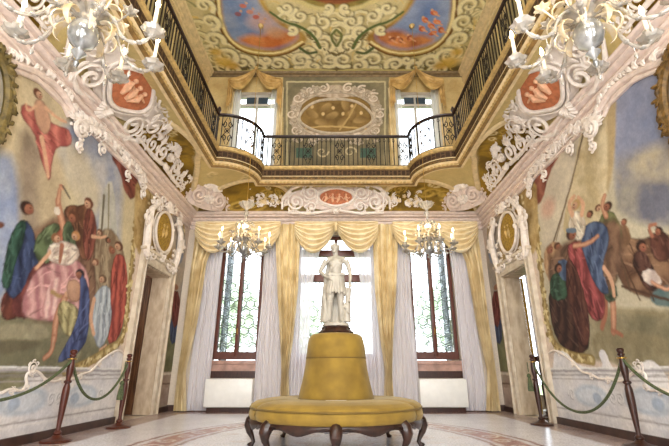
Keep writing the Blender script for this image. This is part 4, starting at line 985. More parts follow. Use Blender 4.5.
('b',(9.388,3.611),0.052,0.037,(232,214,160),{'rot':2.0314445442064057}),
('b',(8.876,3.409),0.06,0.025,(176,146,72),{'rot':2.039379536971177}),
('b',(9.235,3.586),0.091,0.033,(232,214,160),{'rot':1.6362329783719907}),
('b',(8.819,3.499),0.055,0.044,(232,214,160),{'rot':0.2897088480022566}),
('b',(9.293,3.568),0.081,0.05,(176,146,72),{'rot':0.608455557506412}),
('b',(8.993,3.397),0.091,0.051,(232,214,160),{'rot':2.1469974373619047}),
('p',[(8.29,4.007),(9.366,4.168),(9.867,2.385),(9.921,0.78),(9.019,0.78),(8.669,2.19),(8.863,3.053),(8.663,3.61)],(204,186,160),{'c2':(176,168,160),'fe':0.01}),
('p',[(9.037,1.617),(9.723,1.681),(9.859,0.78),(9.033,0.741)],(150,150,104),{'c2':(118,116,76),'fe':0.02}),
('p',[(8.917,3.575),(9.387,3.722),(9.5,3.216),(9.115,3.025)],(150,162,186),{'fe':0.02}),
('p',[(9.167,1.882),(9.569,2.11),(9.8,1.466),(9.372,1.311)],(86,104,142),{'c2':(60,72,104),'fold':30,'fe':0.01,'edge':0.2}),
('p',[(9.071,2.474),(9.552,2.518),(9.786,1.866),(9.368,1.648)],(150,70,60),{'c2':(110,48,44),'fold':30,'fe':0.01,'edge':0.2}),
('b',(9.275,2.58),0.141,0.064,(184,130,94)),
('s',[(9.115,2.35),(9.0,2.03)],0.061,(200,150,116)),
('p',[(9.019,0.78),(9.976,0.801),(10.225,-0.067),(9.153,-0.015)],(196,178,156),{'c2':(176,150,134),'fe':0.005,'sm':0}),
('s',[(9.033,0.741),(9.991,0.759)],0.024,(228,216,198)),
('s',[(9.051,0.55),(10.005,0.547)],0.016,(128,100,84)),
('p',[(9.182,0.47),(9.911,0.466),(9.977,0.115),(9.247,0.145)],(168,142,128),{'c2':(200,176,160),'fe':0.005,'sm':0}),
('s',[(8.973,3.081),(8.822,2.215),(8.951,1.407),(9.005,0.819)],0.086,(150,124,60),{'hl':(206,184,120)}),
('b',(9.015,3.058),0.065,0.039,(226,208,146),{'rot':0.19658657771943933}),
('b',(9.051,2.984),0.059,0.028,(226,208,146),{'rot':1.4107905225673438}),
('b',(8.886,2.91),0.076,0.025,(226,208,146),{'rot':2.60413592142989}),
('b',(8.936,2.843),0.078,0.023,(226,208,146),{'rot':1.7732987487939527}),
('b',(8.947,2.837),0.088,0.034,(226,208,146),{'rot':2.636438400766445}),
('b',(8.886,2.701),0.063,0.043,(158,132,66),{'rot':2.8067601651135634}),
('b',(8.828,2.687),0.05,0.026,(226,208,146),{'rot':1.308485599882288}),
('b',(8.865,2.623),0.068,0.031,(158,132,66),{'rot':1.7552223222160905}),
('b',(8.876,2.525),0.076,0.047,(226,208,146),{'rot':2.9729689346064454}),
('b',(8.834,2.51),0.084,0.047,(226,208,146),{'rot':1.7073225104229706}),
('b',(8.818,2.446),0.082,0.036,(158,132,66),{'rot':0.19038173143568804}),
('b',(8.802,2.333),0.046,0.042,(158,132,66),{'rot':0.4522961233584287}),
('b',(8.881,2.305),0.084,0.021,(226,208,146),{'rot':0.1348207304881086}),
('b',(8.79,2.263),0.083,0.047,(226,208,146),{'rot':2.9955268361273295}),
('b',(8.847,2.233),0.07,0.021,(158,132,66),{'rot':1.2238084068509725}),
('b',(8.807,2.164),0.044,0.044,(158,132,66),{'rot':2.875978279225365}),
('b',(8.774,2.087),0.062,0.034,(226,208,146),{'rot':1.7869507152059114}),
('b',(8.844,2.024),0.086,0.034,(158,132,66),{'rot':2.1609337564324154}),
('b',(8.899,1.996),0.088,0.034,(226,208,146),{'rot':0.03437245909265718}),
('b',(8.885,1.919),0.043,0.037,(226,208,146),{'rot':0.18024153188316905}),
('b',(8.856,1.867),0.073,0.029,(226,208,146),{'rot':2.214102867756103}),
('b',(8.956,1.85),0.074,0.047,(158,132,66),{'rot':1.3689363889091377}),
('b',(8.875,1.767),0.058,0.028,(158,132,66),{'rot':1.7868645175726094}),
('b',(8.934,1.714),0.078,0.021,(226,208,146),{'rot':2.2055195450355285}),
('b',(8.938,1.669),0.079,0.026,(158,132,66),{'rot':1.3057029615984628}),
('b',(8.879,1.616),0.056,0.029,(226,208,146),{'rot':1.315292197684161}),
('b',(8.864,1.555),0.056,0.037,(226,208,146),{'rot':1.3533065528556676}),
('b',(8.975,1.512),0.067,0.025,(226,208,146),{'rot':2.5154291370846766}),
('b',(8.994,1.449),0.08,0.037,(226,208,146),{'rot':1.0358484146627949}),
('b',(9.01,1.394),0.079,0.027,(158,132,66),{'rot':1.2507170876204687}),
('b',(8.97,1.329),0.084,0.024,(158,132,66),{'rot':2.8298035077573265}),
('b',(8.912,1.235),0.06,0.045,(226,208,146),{'rot':0.6662722088169637}),
('b',(8.936,1.193),0.071,0.033,(158,132,66),{'rot':1.023206142105999}),
('b',(9.009,1.191),0.069,0.027,(226,208,146),{'rot':0.1352304302560794}),
('b',(8.917,1.094),0.082,0.043,(226,208,146),{'rot':1.7308602120583545}),
('b',(9.07,1.043),0.05,0.028,(226,208,146),{'rot':1.5748924062474745}),
('b',(9.012,0.976),0.069,0.029,(158,132,66),{'rot':2.584994149379001}),
('b',(9.003,0.932),0.057,0.025,(226,208,146),{'rot':2.450432541650769}),
('b',(9.059,0.88),0.084,0.041,(226,208,146),{'rot':0.022514160443127262}),
('b',(8.99,0.822),0.043,0.027,(158,132,66),{'rot':1.5817985352800492})]
CEILING_PAINTING = [
('p',[(-3.058,5.782),(3.215,5.782),(3.913,10.014),(-3.825,10.014)],(228,212,158),{'c2':(204,188,130),'fe':0.02,'sm':0,'nf':2}),
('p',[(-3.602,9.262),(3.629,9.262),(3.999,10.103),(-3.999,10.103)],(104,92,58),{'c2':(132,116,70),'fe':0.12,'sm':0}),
('p',[(-2.528,6.427),(-2.838,7.568),(-2.864,8.121),(-2.701,8.592),(-2.297,8.917),(-1.721,8.992),(-1.221,8.844),(-0.826,8.522),(-0.71,8.318),(-0.891,8.056),(-1.265,7.868),(-1.552,7.51),(-1.667,7.069),(-1.643,6.427)],(206,172,92),{'c2':(172,128,62),'fe':0.05}),
('p',[(-2.401,6.427),(-2.712,7.627),(-2.706,8.186),(-2.522,8.488),(-2.195,8.663),(-1.688,8.771),(-1.251,8.627),(-0.969,8.385),(-0.949,8.153),(-1.329,7.993),(-1.618,7.627),(-1.811,7.122),(-1.769,6.427)],(104,134,182),{'c2':(170,176,196),'fe':0.05,'nf':1.4}),
('p',[(-2.551,8.385),(-2.155,8.186),(-1.865,8.251),(-1.585,8.056),(-1.288,8.056),(-0.952,8.186),(-0.995,8.385),(-1.299,8.592),(-1.736,8.734),(-2.189,8.627)],(196,104,52),{'c2':(226,150,90),'fe':0.1,'nf':2}),
('s',[(-2.592,6.664),(-2.838,7.568),(-2.864,8.121),(-2.701,8.592),(-2.297,8.917),(-1.721,8.992),(-1.221,8.844),(-0.826,8.522)],0.029,(120,84,40)),
('s',[(-2.549,6.664),(-2.768,7.568),(-2.781,8.088),(-2.633,8.522),(-2.276,8.807),(-1.704,8.88),(-1.236,8.734),(-0.872,8.453)],0.035,(250,232,170)),
('p',[(2.549,6.427),(2.862,7.568),(2.889,8.121),(2.727,8.592),(2.324,8.917),(1.747,8.992),(1.248,8.844),(0.852,8.522),(0.735,8.318),(0.916,8.056),(1.29,7.868),(1.576,7.51),(1.689,7.069),(1.664,6.427)],(206,172,92),{'c2':(172,128,62),'fe':0.05}),
('p',[(2.422,6.427),(2.735,7.627),(2.731,8.186),(2.548,8.488),(2.222,8.663),(1.715,8.771),(1.277,8.627),(0.995,8.385),(0.974,8.153),(1.354,7.993),(1.641,7.627),(1.834,7.122),(1.791,6.427)],(158,172,204),{'c2':(112,136,186),'fe':0.05,'nf':1.4}),
('p',[(2.576,8.385),(2.18,8.186),(1.89,8.251),(1.609,8.056),(1.312,8.056),(0.977,8.186),(1.02,8.385),(1.325,8.592),(1.762,8.734),(2.215,8.627)],(160,84,56),{'c2':(226,150,90),'fe':0.1,'nf':2}),
('s',[(2.614,6.664),(2.862,7.568),(2.889,8.121),(2.727,8.592),(2.324,8.917),(1.747,8.992),(1.248,8.844),(0.852,8.522)],0.029,(120,84,40)),
('s',[(2.571,6.664),(2.791,7.568),(2.806,8.088),(2.659,8.522),(2.302,8.807),(1.731,8.88),(1.262,8.734),(0.898,8.453)],0.035,(250,232,170)),
('b',(-1.79,7.807),0.339,0.275,(214,178,172),{'fe':0.9,'al':0.8}),
('b',(-1.519,8.121),0.249,0.194,(216,170,130),{'fe':0.8,'al':0.7}),
('b',(-2.152,7.34),0.079,0.061,(206,124,106)),
('b',(-2.065,7.257),0.032,0.036,(214,170,140)),
('b',(-2.023,7.51),0.08,0.064,(212,150,130)),
('b',(-1.936,7.425),0.033,0.037,(214,170,140)),
('b',(-1.908,7.657),0.081,0.065,(196,110,96)),
('b',(-1.821,7.568),0.033,0.038,(214,170,140)),
('b',(-1.79,7.807),0.082,0.067,(222,180,160)),
('b',(-1.703,7.716),0.034,0.039,(214,170,140)),
('b',(-2.318,7.568),0.08,0.064,(150,100,110)),
('b',(-2.228,7.482),0.033,0.037,(214,170,140)),
('b',(2.141,7.746),0.101,0.066,(196,70,40),{'c2':(235,150,100),'rot':425}),
('b',(2.075,7.657),0.031,0.036,(226,176,140)),
('s',[(2.141,7.746),(2.281,7.837)],0.021,(230,170,130)),
('b',(2.325,7.93),0.103,0.069,(214,96,50),{'c2':(235,150,100),'rot':431}),
('b',(2.257,7.837),0.032,0.037,(226,176,140)),
('s',[(2.325,7.93),(2.469,8.025)],0.021,(230,170,130)),
('b',(2.444,7.807),0.102,0.067,(226,120,70),{'c2':(235,150,100),'rot':437}),
('b',(2.375,7.716),0.031,0.036,(226,176,140)),
('s',[(2.444,7.807),(2.587,7.899)],0.021,(230,170,130)),
('b',(2.123,8.025),0.104,0.07,(180,70,44),{'c2':(235,150,100),'rot':422}),
('b',(2.056,7.93),0.032,0.038,(226,176,140)),
('s',[(2.123,8.025),(2.266,8.121)],0.022,(230,170,130)),
('b',(2.423,8.153),0.105,0.072,(206,90,50),{'c2':(235,150,100),'rot':433}),
('b',(2.352,8.056),0.032,0.038,(226,176,140)),
('s',[(2.423,8.153),(2.571,8.251)],0.022,(230,170,130)),
('b',(2.6,8.056),0.104,0.07,(170,66,40),{'c2':(235,150,100),'rot':441}),
('b',(2.528,7.961),0.032,0.038,(226,176,140)),
('s',[(2.6,8.056),(2.748,8.153)],0.021,(230,170,130)),
('b',(1.632,8.385),0.107,0.075,(120,46,40),{'c2':(235,150,100),'rot':400}),
('b',(1.567,8.285),0.033,0.04,(226,176,140)),
('s',[(1.632,8.385),(1.776,8.488)],0.023,(230,170,130)),
('b',(1.876,8.318),0.106,0.074,(150,60,44),{'c2':(235,150,100),'rot':410}),
('b',(1.809,8.218),0.033,0.04,(226,176,140)),
('s',[(1.876,8.318),(2.021,8.419)],0.023,(230,170,130)),
('b',(1.428,8.385),0.107,0.075,(110,50,44),{'c2':(235,150,100),'rot':392}),
('b',(1.365,8.285),0.033,0.04,(226,176,140)),
('s',[(1.428,8.385),(1.57,8.488)],0.023,(230,170,130)),
('b',(2.312,7.539),0.099,0.064,(200,90,60),{'c2':(235,150,100),'rot':434}),
('b',(2.246,7.453),0.03,0.034,(226,176,140)),
('s',[(2.312,7.539),(2.45,7.627)],0.02,(230,170,130)),
('p',[(-1.398,6.201),(-1.359,7.122),(-0.915,7.23),(-0.561,7.453),(0.0,7.539),(0.561,7.453),(0.915,7.23),(1.359,7.122),(1.398,6.201)],(232,216,150),{'fe':0.03}),
('p',[(-1.315,6.201),(-1.255,7.017),(-0.86,7.122),(-0.509,7.34),(0.0,7.425),(0.509,7.34),(0.86,7.122),(1.255,7.017),(1.315,6.201)],(136,122,60),{'c2':(170,150,80),'fe':0.03}),
('p',[(-1.151,6.201),(-1.108,6.913),(-0.764,7.043),(-0.412,7.23),(0.0,7.313),(0.412,7.23),(0.764,7.043),(1.108,6.913),(1.151,6.201)],(120,66,42),{'c2':(160,96,60),'fe':0.03}),
('c',(-0.361,8.522),0.337,1.5,1.0,(250,238,190),(100,86,46),{'w':0.069,'flip':-1}),
('c',(-0.977,9.106),0.324,1.4,2.0,(250,238,190),(100,86,46),{'w':0.074,'flip':-1}),
('c',(-1.595,9.262),0.248,1.3,0.5,(250,238,190),(100,86,46),{'w':0.076,'flip':-1}),
('c',(-2.159,9.341),0.251,1.2,2.4,(250,238,190),(100,86,46),{'w':0.077,'flip':-1}),
('c',(-2.568,9.183),0.289,1.3,0.2,(250,238,190),(100,86,46),{'w':0.076,'flip':-1}),
('c',(-2.948,8.955),0.322,1.3,1.3,(250,238,190),(100,86,46),{'w':0.074,'flip':-1}),
('c',(-3.112,8.385),0.262,1.2,0.4,(250,238,190),(100,86,46),{'w':0.069,'flip':-1}),
('c',(-3.049,7.807),0.243,1.2,1.5,(250,238,190),(100,86,46),{'w':0.064,'flip':-1}),
('c',(-3.054,7.34),0.227,1.2,0.8,(250,238,190),(100,86,46),{'w':0.06,'flip':-1}),
('c',(-0.339,7.807),0.238,1.2,3.6,(250,238,190),(100,86,46),{'w':0.063,'flip':-1}),
('c',(-0.856,7.627),0.199,1.2,4.2,(250,238,190),(100,86,46),{'w':0.061,'flip':-1}),
('c',(-1.163,7.396),0.161,1.1,3,(250,238,190),(100,86,46),{'w':0.059,'flip':-1}),
('c',(-0.598,8.121),0.213,1.1,1.2,(250,238,190),(100,86,46),{'w':0.065,'flip':-1}),
('c',(-0.163,9.106),0.283,1.2,2.1,(250,238,190),(100,86,46),{'w':0.074,'flip':-1}),
('c',(-1.089,8.056),0.141,1.1,2,(250,238,190),(100,86,46),{'w':0.065,'flip':-1}),
('c',(-0.609,9.341),0.208,1.1,4,(250,238,190),(100,86,46),{'w':0.077,'flip':-1}),
('c',(-2.916,9.502),0.215,1.1,1,(250,238,190),(100,86,46),{'w':0.079,'flip':-1}),
('c',(-1.9,9.106),0.163,1,3,(250,238,190),(100,86,46),{'w':0.075,'flip':-1}),
('c',(-0.186,7.396),0.128,1,2,(250,238,190),(100,86,46),{'w':0.059,'flip':-1}),
('b',(-3.059,9.183),0.246,0.21,(232,196,92),{'fe':0.9,'al':0.85}),
('b',(-2.85,9.341),0.166,0.144,(214,170,70),{'fe':0.9,'al':0.85}),
('b',(-3.176,8.807),0.159,0.132,(226,186,84),{'fe':0.9,'al':0.85}),
('s',[(-1.552,7.51),(-1.258,7.807),(-0.881,7.93),(-0.554,8.251),(-0.418,8.663)],0.03,(96,112,62),{'w1':0.048}),
('s',[(0.0,8.056),(-0.151,8.251),(0.0,8.592)],0.035,(120,124,70)),
('s',[(-2.71,9.585),(-2.075,9.502),(-1.407,9.544),(-0.727,9.462),(-0.056,9.544)],0.05,(214,198,130)),
('s',[(-0.941,8.663),(-0.746,8.88),(-0.529,8.807)],0.043,(90,100,60)),
('s',[(-0.655,8.238),(-0.749,8.147)],0.021,(120,104,60)),
('s',[(-0.639,8.292),(-0.729,8.218)],0.022,(120,104,60)),
('s',[(-0.591,8.375),(-0.666,8.326)],0.023,(120,104,60)),
('s',[(-0.513,8.476),(-0.564,8.46)],0.024,(120,104,60)),
('s',[(-0.416,8.585),(-0.435,8.606)],0.021,(120,104,60)),
('s',[(-0.311,8.688),(-0.293,8.744)],0.019,(120,104,60)),
('s',[(-0.21,8.772),(-0.157,8.858)],0.021,(120,104,60)),
('s',[(-0.126,8.827),(-0.045,8.932)],0.022,(120,104,60)),
('s',[(-0.071,8.843),(0.029,8.954)],0.022,(120,104,60)),
('c',(0.387,8.522),0.337,1.5,2.14,(250,238,190),(100,86,46),{'w':0.069,'flip':1}),
('c',(1.004,9.106),0.324,1.4,1.14,(250,238,190),(100,86,46),{'w':0.074,'flip':1}),
('c',(1.622,9.262),0.248,1.3,2.64,(250,238,190),(100,86,46),{'w':0.076,'flip':1}),
('c',(2.186,9.341),0.252,1.2,0.74,(250,238,190),(100,86,46),{'w':0.077,'flip':1}),
('c',(2.595,9.183),0.289,1.3,2.94,(250,238,190),(100,86,46),{'w':0.076,'flip':1}),
('c',(2.975,8.955),0.322,1.3,1.84,(250,238,190),(100,86,46),{'w':0.074,'flip':1}),
('c',(3.137,8.385),0.262,1.2,2.74,(250,238,190),(100,86,46),{'w':0.069,'flip':1}),
('c',(3.073,7.807),0.243,1.2,1.64,(250,238,190),(100,86,46),{'w':0.064,'flip':1}),
('c',(3.077,7.34),0.227,1.2,2.34,(250,238,190),(100,86,46),{'w':0.06,'flip':1}),
('c',(0.363,7.807),0.238,1.2,-0.46,(250,238,190),(100,86,46),{'w':0.063,'flip':1}),
('c',(0.88,7.627),0.199,1.2,-1.06,(250,238,190),(100,86,46),{'w':0.061,'flip':1}),
('c',(1.186,7.396),0.161,1.1,0.14,(250,238,190),(100,86,46),{'w':0.059,'flip':1}),
('c',(0.623,8.121),0.213,1.1,1.94,(250,238,190),(100,86,46),{'w':0.065,'flip':1}),
('c',(0.19,9.106),0.283,1.2,1.04,(250,238,190),(100,86,46),{'w':0.074,'flip':1}),
('c',(1.114,8.056),0.141,1.1,1.14,(250,238,190),(100,86,46),{'w':0.065,'flip':1}),
('c',(0.636,9.341),0.208,1.1,-0.86,(250,238,190),(100,86,46),{'w':0.077,'flip':1}),
('c',(2.944,9.502),0.215,1.1,2.14,(250,238,190),(100,86,46),{'w':0.079,'flip':1}),
('c',(1.927,9.106),0.163,1,0.14,(250,238,190),(100,86,46),{'w':0.075,'flip':1}),
('c',(0.209,7.396),0.128,1,1.14,(250,238,190),(100,86,46),{'w':0.059,'flip':1}),
('b',(3.087,9.183),0.246,0.21,(232,196,92),{'fe':0.9,'al':0.85}),
('b',(2.878,9.341),0.166,0.144,(214,170,70),{'fe':0.9,'al':0.85}),
('b',(3.202,8.807),0.159,0.132,(226,186,84),{'fe':0.9,'al':0.85}),
('s',[(1.576,7.51),(1.282,7.807),(0.906,7.93),(0.58,8.251),(0.444,8.663)],0.03,(96,112,62),{'w1':0.048}),
('s',[(0.025,8.056),(0.176,8.251),(0.026,8.592)],0.035,(120,124,70)),
('s',[(2.738,9.585),(2.103,9.502),(1.435,9.544),(0.755,9.462),(0.084,9.544)],0.049,(214,198,130)),
('s',[(0.967,8.663),(0.772,8.88),(0.556,8.807)],0.043,(90,100,60)),
('s',[(0.68,8.238),(0.774,8.147)],0.021,(120,104,60)),
('s',[(0.665,8.292),(0.755,8.218)],0.022,(120,104,60)),
('s',[(0.616,8.375),(0.691,8.326)],0.023,(120,104,60)),
('s',[(0.539,8.476),(0.59,8.46)],0.024,(120,104,60)),
('s',[(0.442,8.585),(0.461,8.606)],0.021,(120,104,60)),
('s',[(0.337,8.688),(0.32,8.744)],0.019,(120,104,60)),
('s',[(0.236,8.772),(0.184,8.858)],0.021,(120,104,60)),
('s',[(0.153,8.827),(0.072,8.932)],0.022,(120,104,60)),
('s',[(0.098,8.843),(-0.002,8.954)],0.022,(120,104,60))]
UPPER_PAINTING = [
('p',[(-1.503,8.735),(1.503,8.735),(1.372,5.703),(-1.372,5.703)],(138,126,96),{'c2':(112,104,80),'fe':0.01,'sm':0}),
('s',[(-1.379,8.46),(-1.271,5.761)],0.019,(196,182,140),{'sm':0}),
('s',[(1.379,8.46),(1.271,5.761)],0.019,(196,182,140),{'sm':0}),
('s',[(-1.379,8.46),(1.379,8.46)],0.024,(196,182,140),{'sm':0}),
('p',[(-1.241,7.024),(-1.239,7.727),(-1.059,8.123),(-0.727,8.257),(-0.392,8.257),(0.0,8.392),(0.392,8.257),(0.727,8.257),(1.059,8.123),(1.239,7.727),(1.241,7.024),(0.907,6.653),(0.0,6.562),(-0.907,6.653)],(196,178,156),{'c2':(168,148,124),'fe':0.02,'fold':26}),
('p',[(-0.973,7.087),(-0.988,7.597),(-0.803,7.924),(-0.5,7.99),(0.0,7.891),(0.5,7.99),(0.803,7.924),(0.988,7.597),(0.973,7.087),(0.697,6.838),(0.0,6.745),(-0.697,6.838)],(108,84,44),{'c2':(146,116,66),'fe':0.015,'edge':0.3}),
('b',(-0.655,7.404),0.109,0.192,(170,140,88),{'c2':(110,84,46),'rot':312}),
('b',(-0.379,7.15),0.108,0.189,(170,140,88),{'c2':(110,84,46),'rot':322}),
('b',(-0.109,7.34),0.109,0.191,(170,140,88),{'c2':(110,84,46),'rot':332}),
('b',(0.162,7.15),0.108,0.189,(170,140,88),{'c2':(110,84,46),'rot':342}),
('b',(0.436,7.404),0.109,0.192,(170,140,88),{'c2':(110,84,46),'rot':352}),
('b',(0.651,7.213),0.108,0.19,(170,140,88),{'c2':(110,84,46),'rot':360}),
('b',(-0.274,7.597),0.11,0.194,(170,140,88),{'c2':(110,84,46),'rot':326}),
('b',(0.275,7.662),0.11,0.195,(170,140,88),{'c2':(110,84,46),'rot':346}),
('b',(-0.659,7.629),0.044,0.058,(206,176,124)),
('b',(-0.355,7.404),0.044,0.058,(206,176,124)),
('b',(-0.082,7.597),0.044,0.058,(206,176,124)),
('b',(0.191,7.404),0.044,0.058,(206,176,124)),
('b',(0.44,7.662),0.044,0.058,(206,176,124)),
('b',(0.683,7.436),0.044,0.058,(206,176,124)),
('s',[(-0.808,6.962),(-0.162,7.024),(0.807,6.931)],0.025,(190,160,104)),
('s',[(0.107,6.9),(0.381,7.34),(0.551,7.727)],0.023,(180,150,96)),
('p',[(-1.057,6.35),(-0.634,6.35),(-0.628,6.053),(-1.047,6.053)],(74,98,84),{'fe':0.01,'sm':0}),
('p',[(0.634,6.35),(1.057,6.35),(1.047,6.053),(0.628,6.053)],(74,98,84),{'fe':0.01,'sm':0}),
('p',[(-3.715,8.735),(-1.503,8.735),(-1.372,5.703),(-3.392,5.703)],(206,182,128),{'c2':(186,158,104),'fe':0.01,'sm':0}),
('p',[(1.503,8.735),(3.715,8.735),(3.392,5.703),(1.372,5.703)],(206,182,128),{'c2':(186,158,104),'fe':0.01,'sm':0}),
('c',(-1.053,7.924),0.181,1.3,1.0,(222,206,184),(120,100,78),{'w':0.027,'flip':-1}),
('c',(-1.2,7.404),0.177,1.3,1.0,(222,206,184),(120,100,78),{'w':0.027,'flip':-1}),
('c',(-1.075,6.9),0.173,1.3,1.0,(222,206,184),(120,100,78),{'w':0.026,'flip':-1}),
('c',(-0.726,8.19),0.153,1.3,1.0,(222,206,184),(120,100,78),{'w':0.028,'flip':-1}),
('c',(-0.336,8.257),0.153,1.3,1.0,(222,206,184),(120,100,78),{'w':0.028,'flip':-1}),
('c',(-0.587,6.653),0.143,1.3,1.0,(222,206,184),(120,100,78),{'w':0.026,'flip':-1}),
('c',(0.0,8.19),0.122,1.3,1.0,(222,206,184),(120,100,78),{'w':0.028,'flip':-1}),
('c',(-0.369,6.23),0.168,1.2,0.0,(206,188,150),(100,86,60),{'w':0.022,'flip':-1}),
('c',(1.053,7.924),0.181,1.3,1.0,(222,206,184),(120,100,78),{'w':0.027,'flip':1}),
('c',(1.2,7.404),0.177,1.3,1.0,(222,206,184),(120,100,78),{'w':0.027,'flip':1}),
('c',(1.075,6.9),0.173,1.3,1.0,(222,206,184),(120,100,78),{'w':0.026,'flip':1}),
('c',(0.726,8.19),0.153,1.3,1.0,(222,206,184),(120,100,78),{'w':0.028,'flip':1}),
('c',(0.336,8.257),0.153,1.3,1.0,(222,206,184),(120,100,78),{'w':0.028,'flip':1}),
('c',(0.587,6.653),0.143,1.3,1.0,(222,206,184),(120,100,78),{'w':0.026,'flip':1}),
('c',(0.0,8.19),0.122,1.3,1.0,(222,206,184),(120,100,78),{'w':0.028,'flip':1}),
('c',(0.369,6.23),0.168,1.2,0.0,(206,188,150),(100,86,60),{'w':0.022,'flip':1})]

# ================================================================== MATERIALS
mat('fresco', (0, 0, 0), .75, attr=True, var=.05, scale=35, bump=.15, bscale=50, spec=.25)
mat('terrazzo', (0, 0, 0), .24, attr=True, var=.2, scale=45, bump=.0, spec=.5)
mat('stucco', (232, 222, 212), .6, var=.06, scale=12, bump=.1, spec=.3)
mat('stucco_pink', (226, 208, 196), .62, var=.06, scale=12, bump=.1, spec=.3)
mat('stucco_cream', (226, 204, 158), .6, var=.08, scale=9, bump=.1, spec=.3)
mat('gilded', (194, 164, 104), .5, metal=.15, var=.15, scale=14, bump=.2)
mat('olive_wreath', (116, 98, 50), .6, var=.35, scale=20, rgb2=(74, 62, 28))
mat('gilt_stripe', (138, 106, 56), .5, var=.2, scale=10)
mat('gilt_dark', (112, 84, 40), .5, metal=.2, var=.3, scale=20, bump=.3)
mat('terracotta', (186, 112, 74), .75, var=.12, scale=14, bump=.15)
mat('relief_pale', (226, 176, 140), .7, var=.1, scale=14)
mat('olive_gold', (176, 142, 48), .65, var=.3, scale=26, rgb2=(124, 96, 30), bump=.2)
mat('plain_wall', (220, 206, 188), .8, var=.06, scale=4, spec=.2)
mat('stone', (214, 202, 182), .5, var=.12, scale=7, rgb2=(190, 174, 152))
mat('stone_reveal', (206, 190, 166), .6, var=.12, scale=9, rgb2=(172, 152, 128), stretch=(1, 1, .4))
mat('marble_pink', (176, 140, 126), .4, var=.15, scale=6)
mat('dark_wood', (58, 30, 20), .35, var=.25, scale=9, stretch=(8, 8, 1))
mat('red_wood', (80, 34, 20), .38, var=.2, scale=7, stretch=(9, 9, 1))
mat('window_wood', (92, 42, 26), .4, var=.15, scale=7, stretch=(9, 9, 1))
mat('shutter_blue', (50, 66, 78), .55, var=.1, scale=8)
mat('iron', (34, 26, 22), .45, metal=.4, var=.2, scale=20)
mat('rail_wood', (48, 28, 22), .35, var=.2, scale=20)
mat('pale_frame', (190, 184, 172), .5, var=.05)
mat('door_wood', (104, 72, 50), .4, var=.3, scale=5, stretch=(12, 12, .6))
mat('lead', (96, 104, 100), .5, metal=.0, var=.05)
mat('baseboard', (72, 48, 40), .45, var=.2, scale=6)
mat('gold_silk', (234, 217, 176), .5, var=.16, scale=5, rgb2=(202, 177, 126), sheen=.3, stretch=(1, 1, .6))
mat('gold_silk_pale', (238, 225, 194), .5, var=.1, scale=6, rgb2=(220, 199, 154), sheen=.3)
mat('white_enamel', (238, 238, 234), .35, var=.02)
mat('velvet', (136, 108, 30), .8, var=.1, scale=5, rgb2=(112, 86, 18), sheen=.22, bump=.1, bscale=200)
mat('velvet_trim', (104, 80, 24), .8, var=.1, sheen=.1)
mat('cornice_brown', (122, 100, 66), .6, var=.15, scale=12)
mat('valance_gold', (220, 186, 120), .5, var=.16, scale=6, rgb2=(176, 138, 74), sheen=.3)
mat('stucco_muted', (190, 174, 150), .7, var=.1, scale=12)
mat('marble_white', (164, 157, 143), .5, var=.07, scale=7, bump=.05)
mat('carved_wood', (48, 26, 17), .3, var=.3, scale=16)
mat('paper', (236, 232, 222), .7, var=.02)
mat('rope_green', (84, 94, 62), .8, var=.25, scale=60, bump=.4, bscale=120)
mat('brass', (196, 156, 74), .3, metal=.8, var=.1)
mat('candle', (246, 234, 206), .5, var=.03, emit=(255, 220, 160), estr=.25)
mat('flame', (255, 230, 170), .5, emit=(255, 226, 170), estr=30.)
mat('murano', (222, 214, 200), .10, var=.10, scale=20, trans=.6, spec=.8)
mat('murano_gold', (226, 200, 150), .16, var=.2, scale=14, trans=.15, spec=.8, rgb2=(240, 226, 200))
mat('murano_grey', (176, 176, 172), .12, metal=.5, var=.3, scale=9, spec=.8)
mat('leaf_green', (204, 218, 190), .8, var=.3, scale=2)
mat('bark', (110, 96, 80), .8, var=.2)
mat('lawn', (140, 164, 104), .9, var=.2, scale=1)
mat('glass', (245, 250, 248), .02, trans=1., alpha=.12, var=.0)
sheer_mat('sheer', (246, 244, 250), .80)
sheer_mat('sheer_upper', (250, 248, 244), .6)

XW = 3.6; YB = 9.65; YF = -1.5; ZC = 8.75; T = .3
# ================================================================== FLOOR
cv = Canvas(-XW, XW, YF, YB, .03, lin((228, 227, 236)), 3, warp=.03)
cv.poly([(-3.6, 9.0), (3.6, 9.0), (3.6, 9.65), (-3.6, 9.65)], lin((128, 92, 82)), lin((150, 116, 104)), fe=.05, sm=0)
for sx in (-1, 1): cv.poly([(sx * 3.1, YF), (sx * 3.6, YF), (sx * 3.6, 9.65), (sx * 3.1, 9.65)], lin((178, 160, 156)), lin((160, 138, 132)), fe=.04, sm=0)
def ell(rx, ry, n=60, cy=5.2): return [(rx * math.cos(2 * PI * k / n), cy + ry * math.sin(2 * PI * k / n)) for k in range(n + 1)]
cv.stroke(ell(2.05, 2.75), .17, lin((176, 138, 136)), fe=.03, sm=0)
cv.stroke(ell(1.80, 2.5), .03, lin((150, 116, 112)), fe=.02, sm=0)
cv.stroke(ell(2.32, 3.02), .03, lin((150, 116, 112)), fe=.02, sm=0)
for k in range(44):
    a = 2 * PI * k / 44; cv.scroll((2.05 * math.cos(a), 5.2 + 2.75 * math.sin(a)), .13, 1.3, a * 3, lin((232, 224, 222)), lin((150, 104, 100)), w=.022, flip=1 if k % 2 else -1)
for k in range(90):
    a = R.uniform(0, 2 * PI); q = math.sqrt(R.uniform(0, 1)); cv.scroll((1.7 * q * math.cos(a), 5.2 + 2.4 * q * math.sin(a)), R.uniform(.08, .15), 1.1, a, lin((228, 220, 220)), lin((188, 160, 160)), w=.02)
cv.mottle(.12, 5, 4)
mb = MB(); cv.to(mb, lambda u, v: (u, v, np.zeros_like(u)))
mb.box(-XW - 3, XW + 3, YF - .3, YB + .4, -.25, -.01)
struct(mb.build('floor', 'terrazzo'))

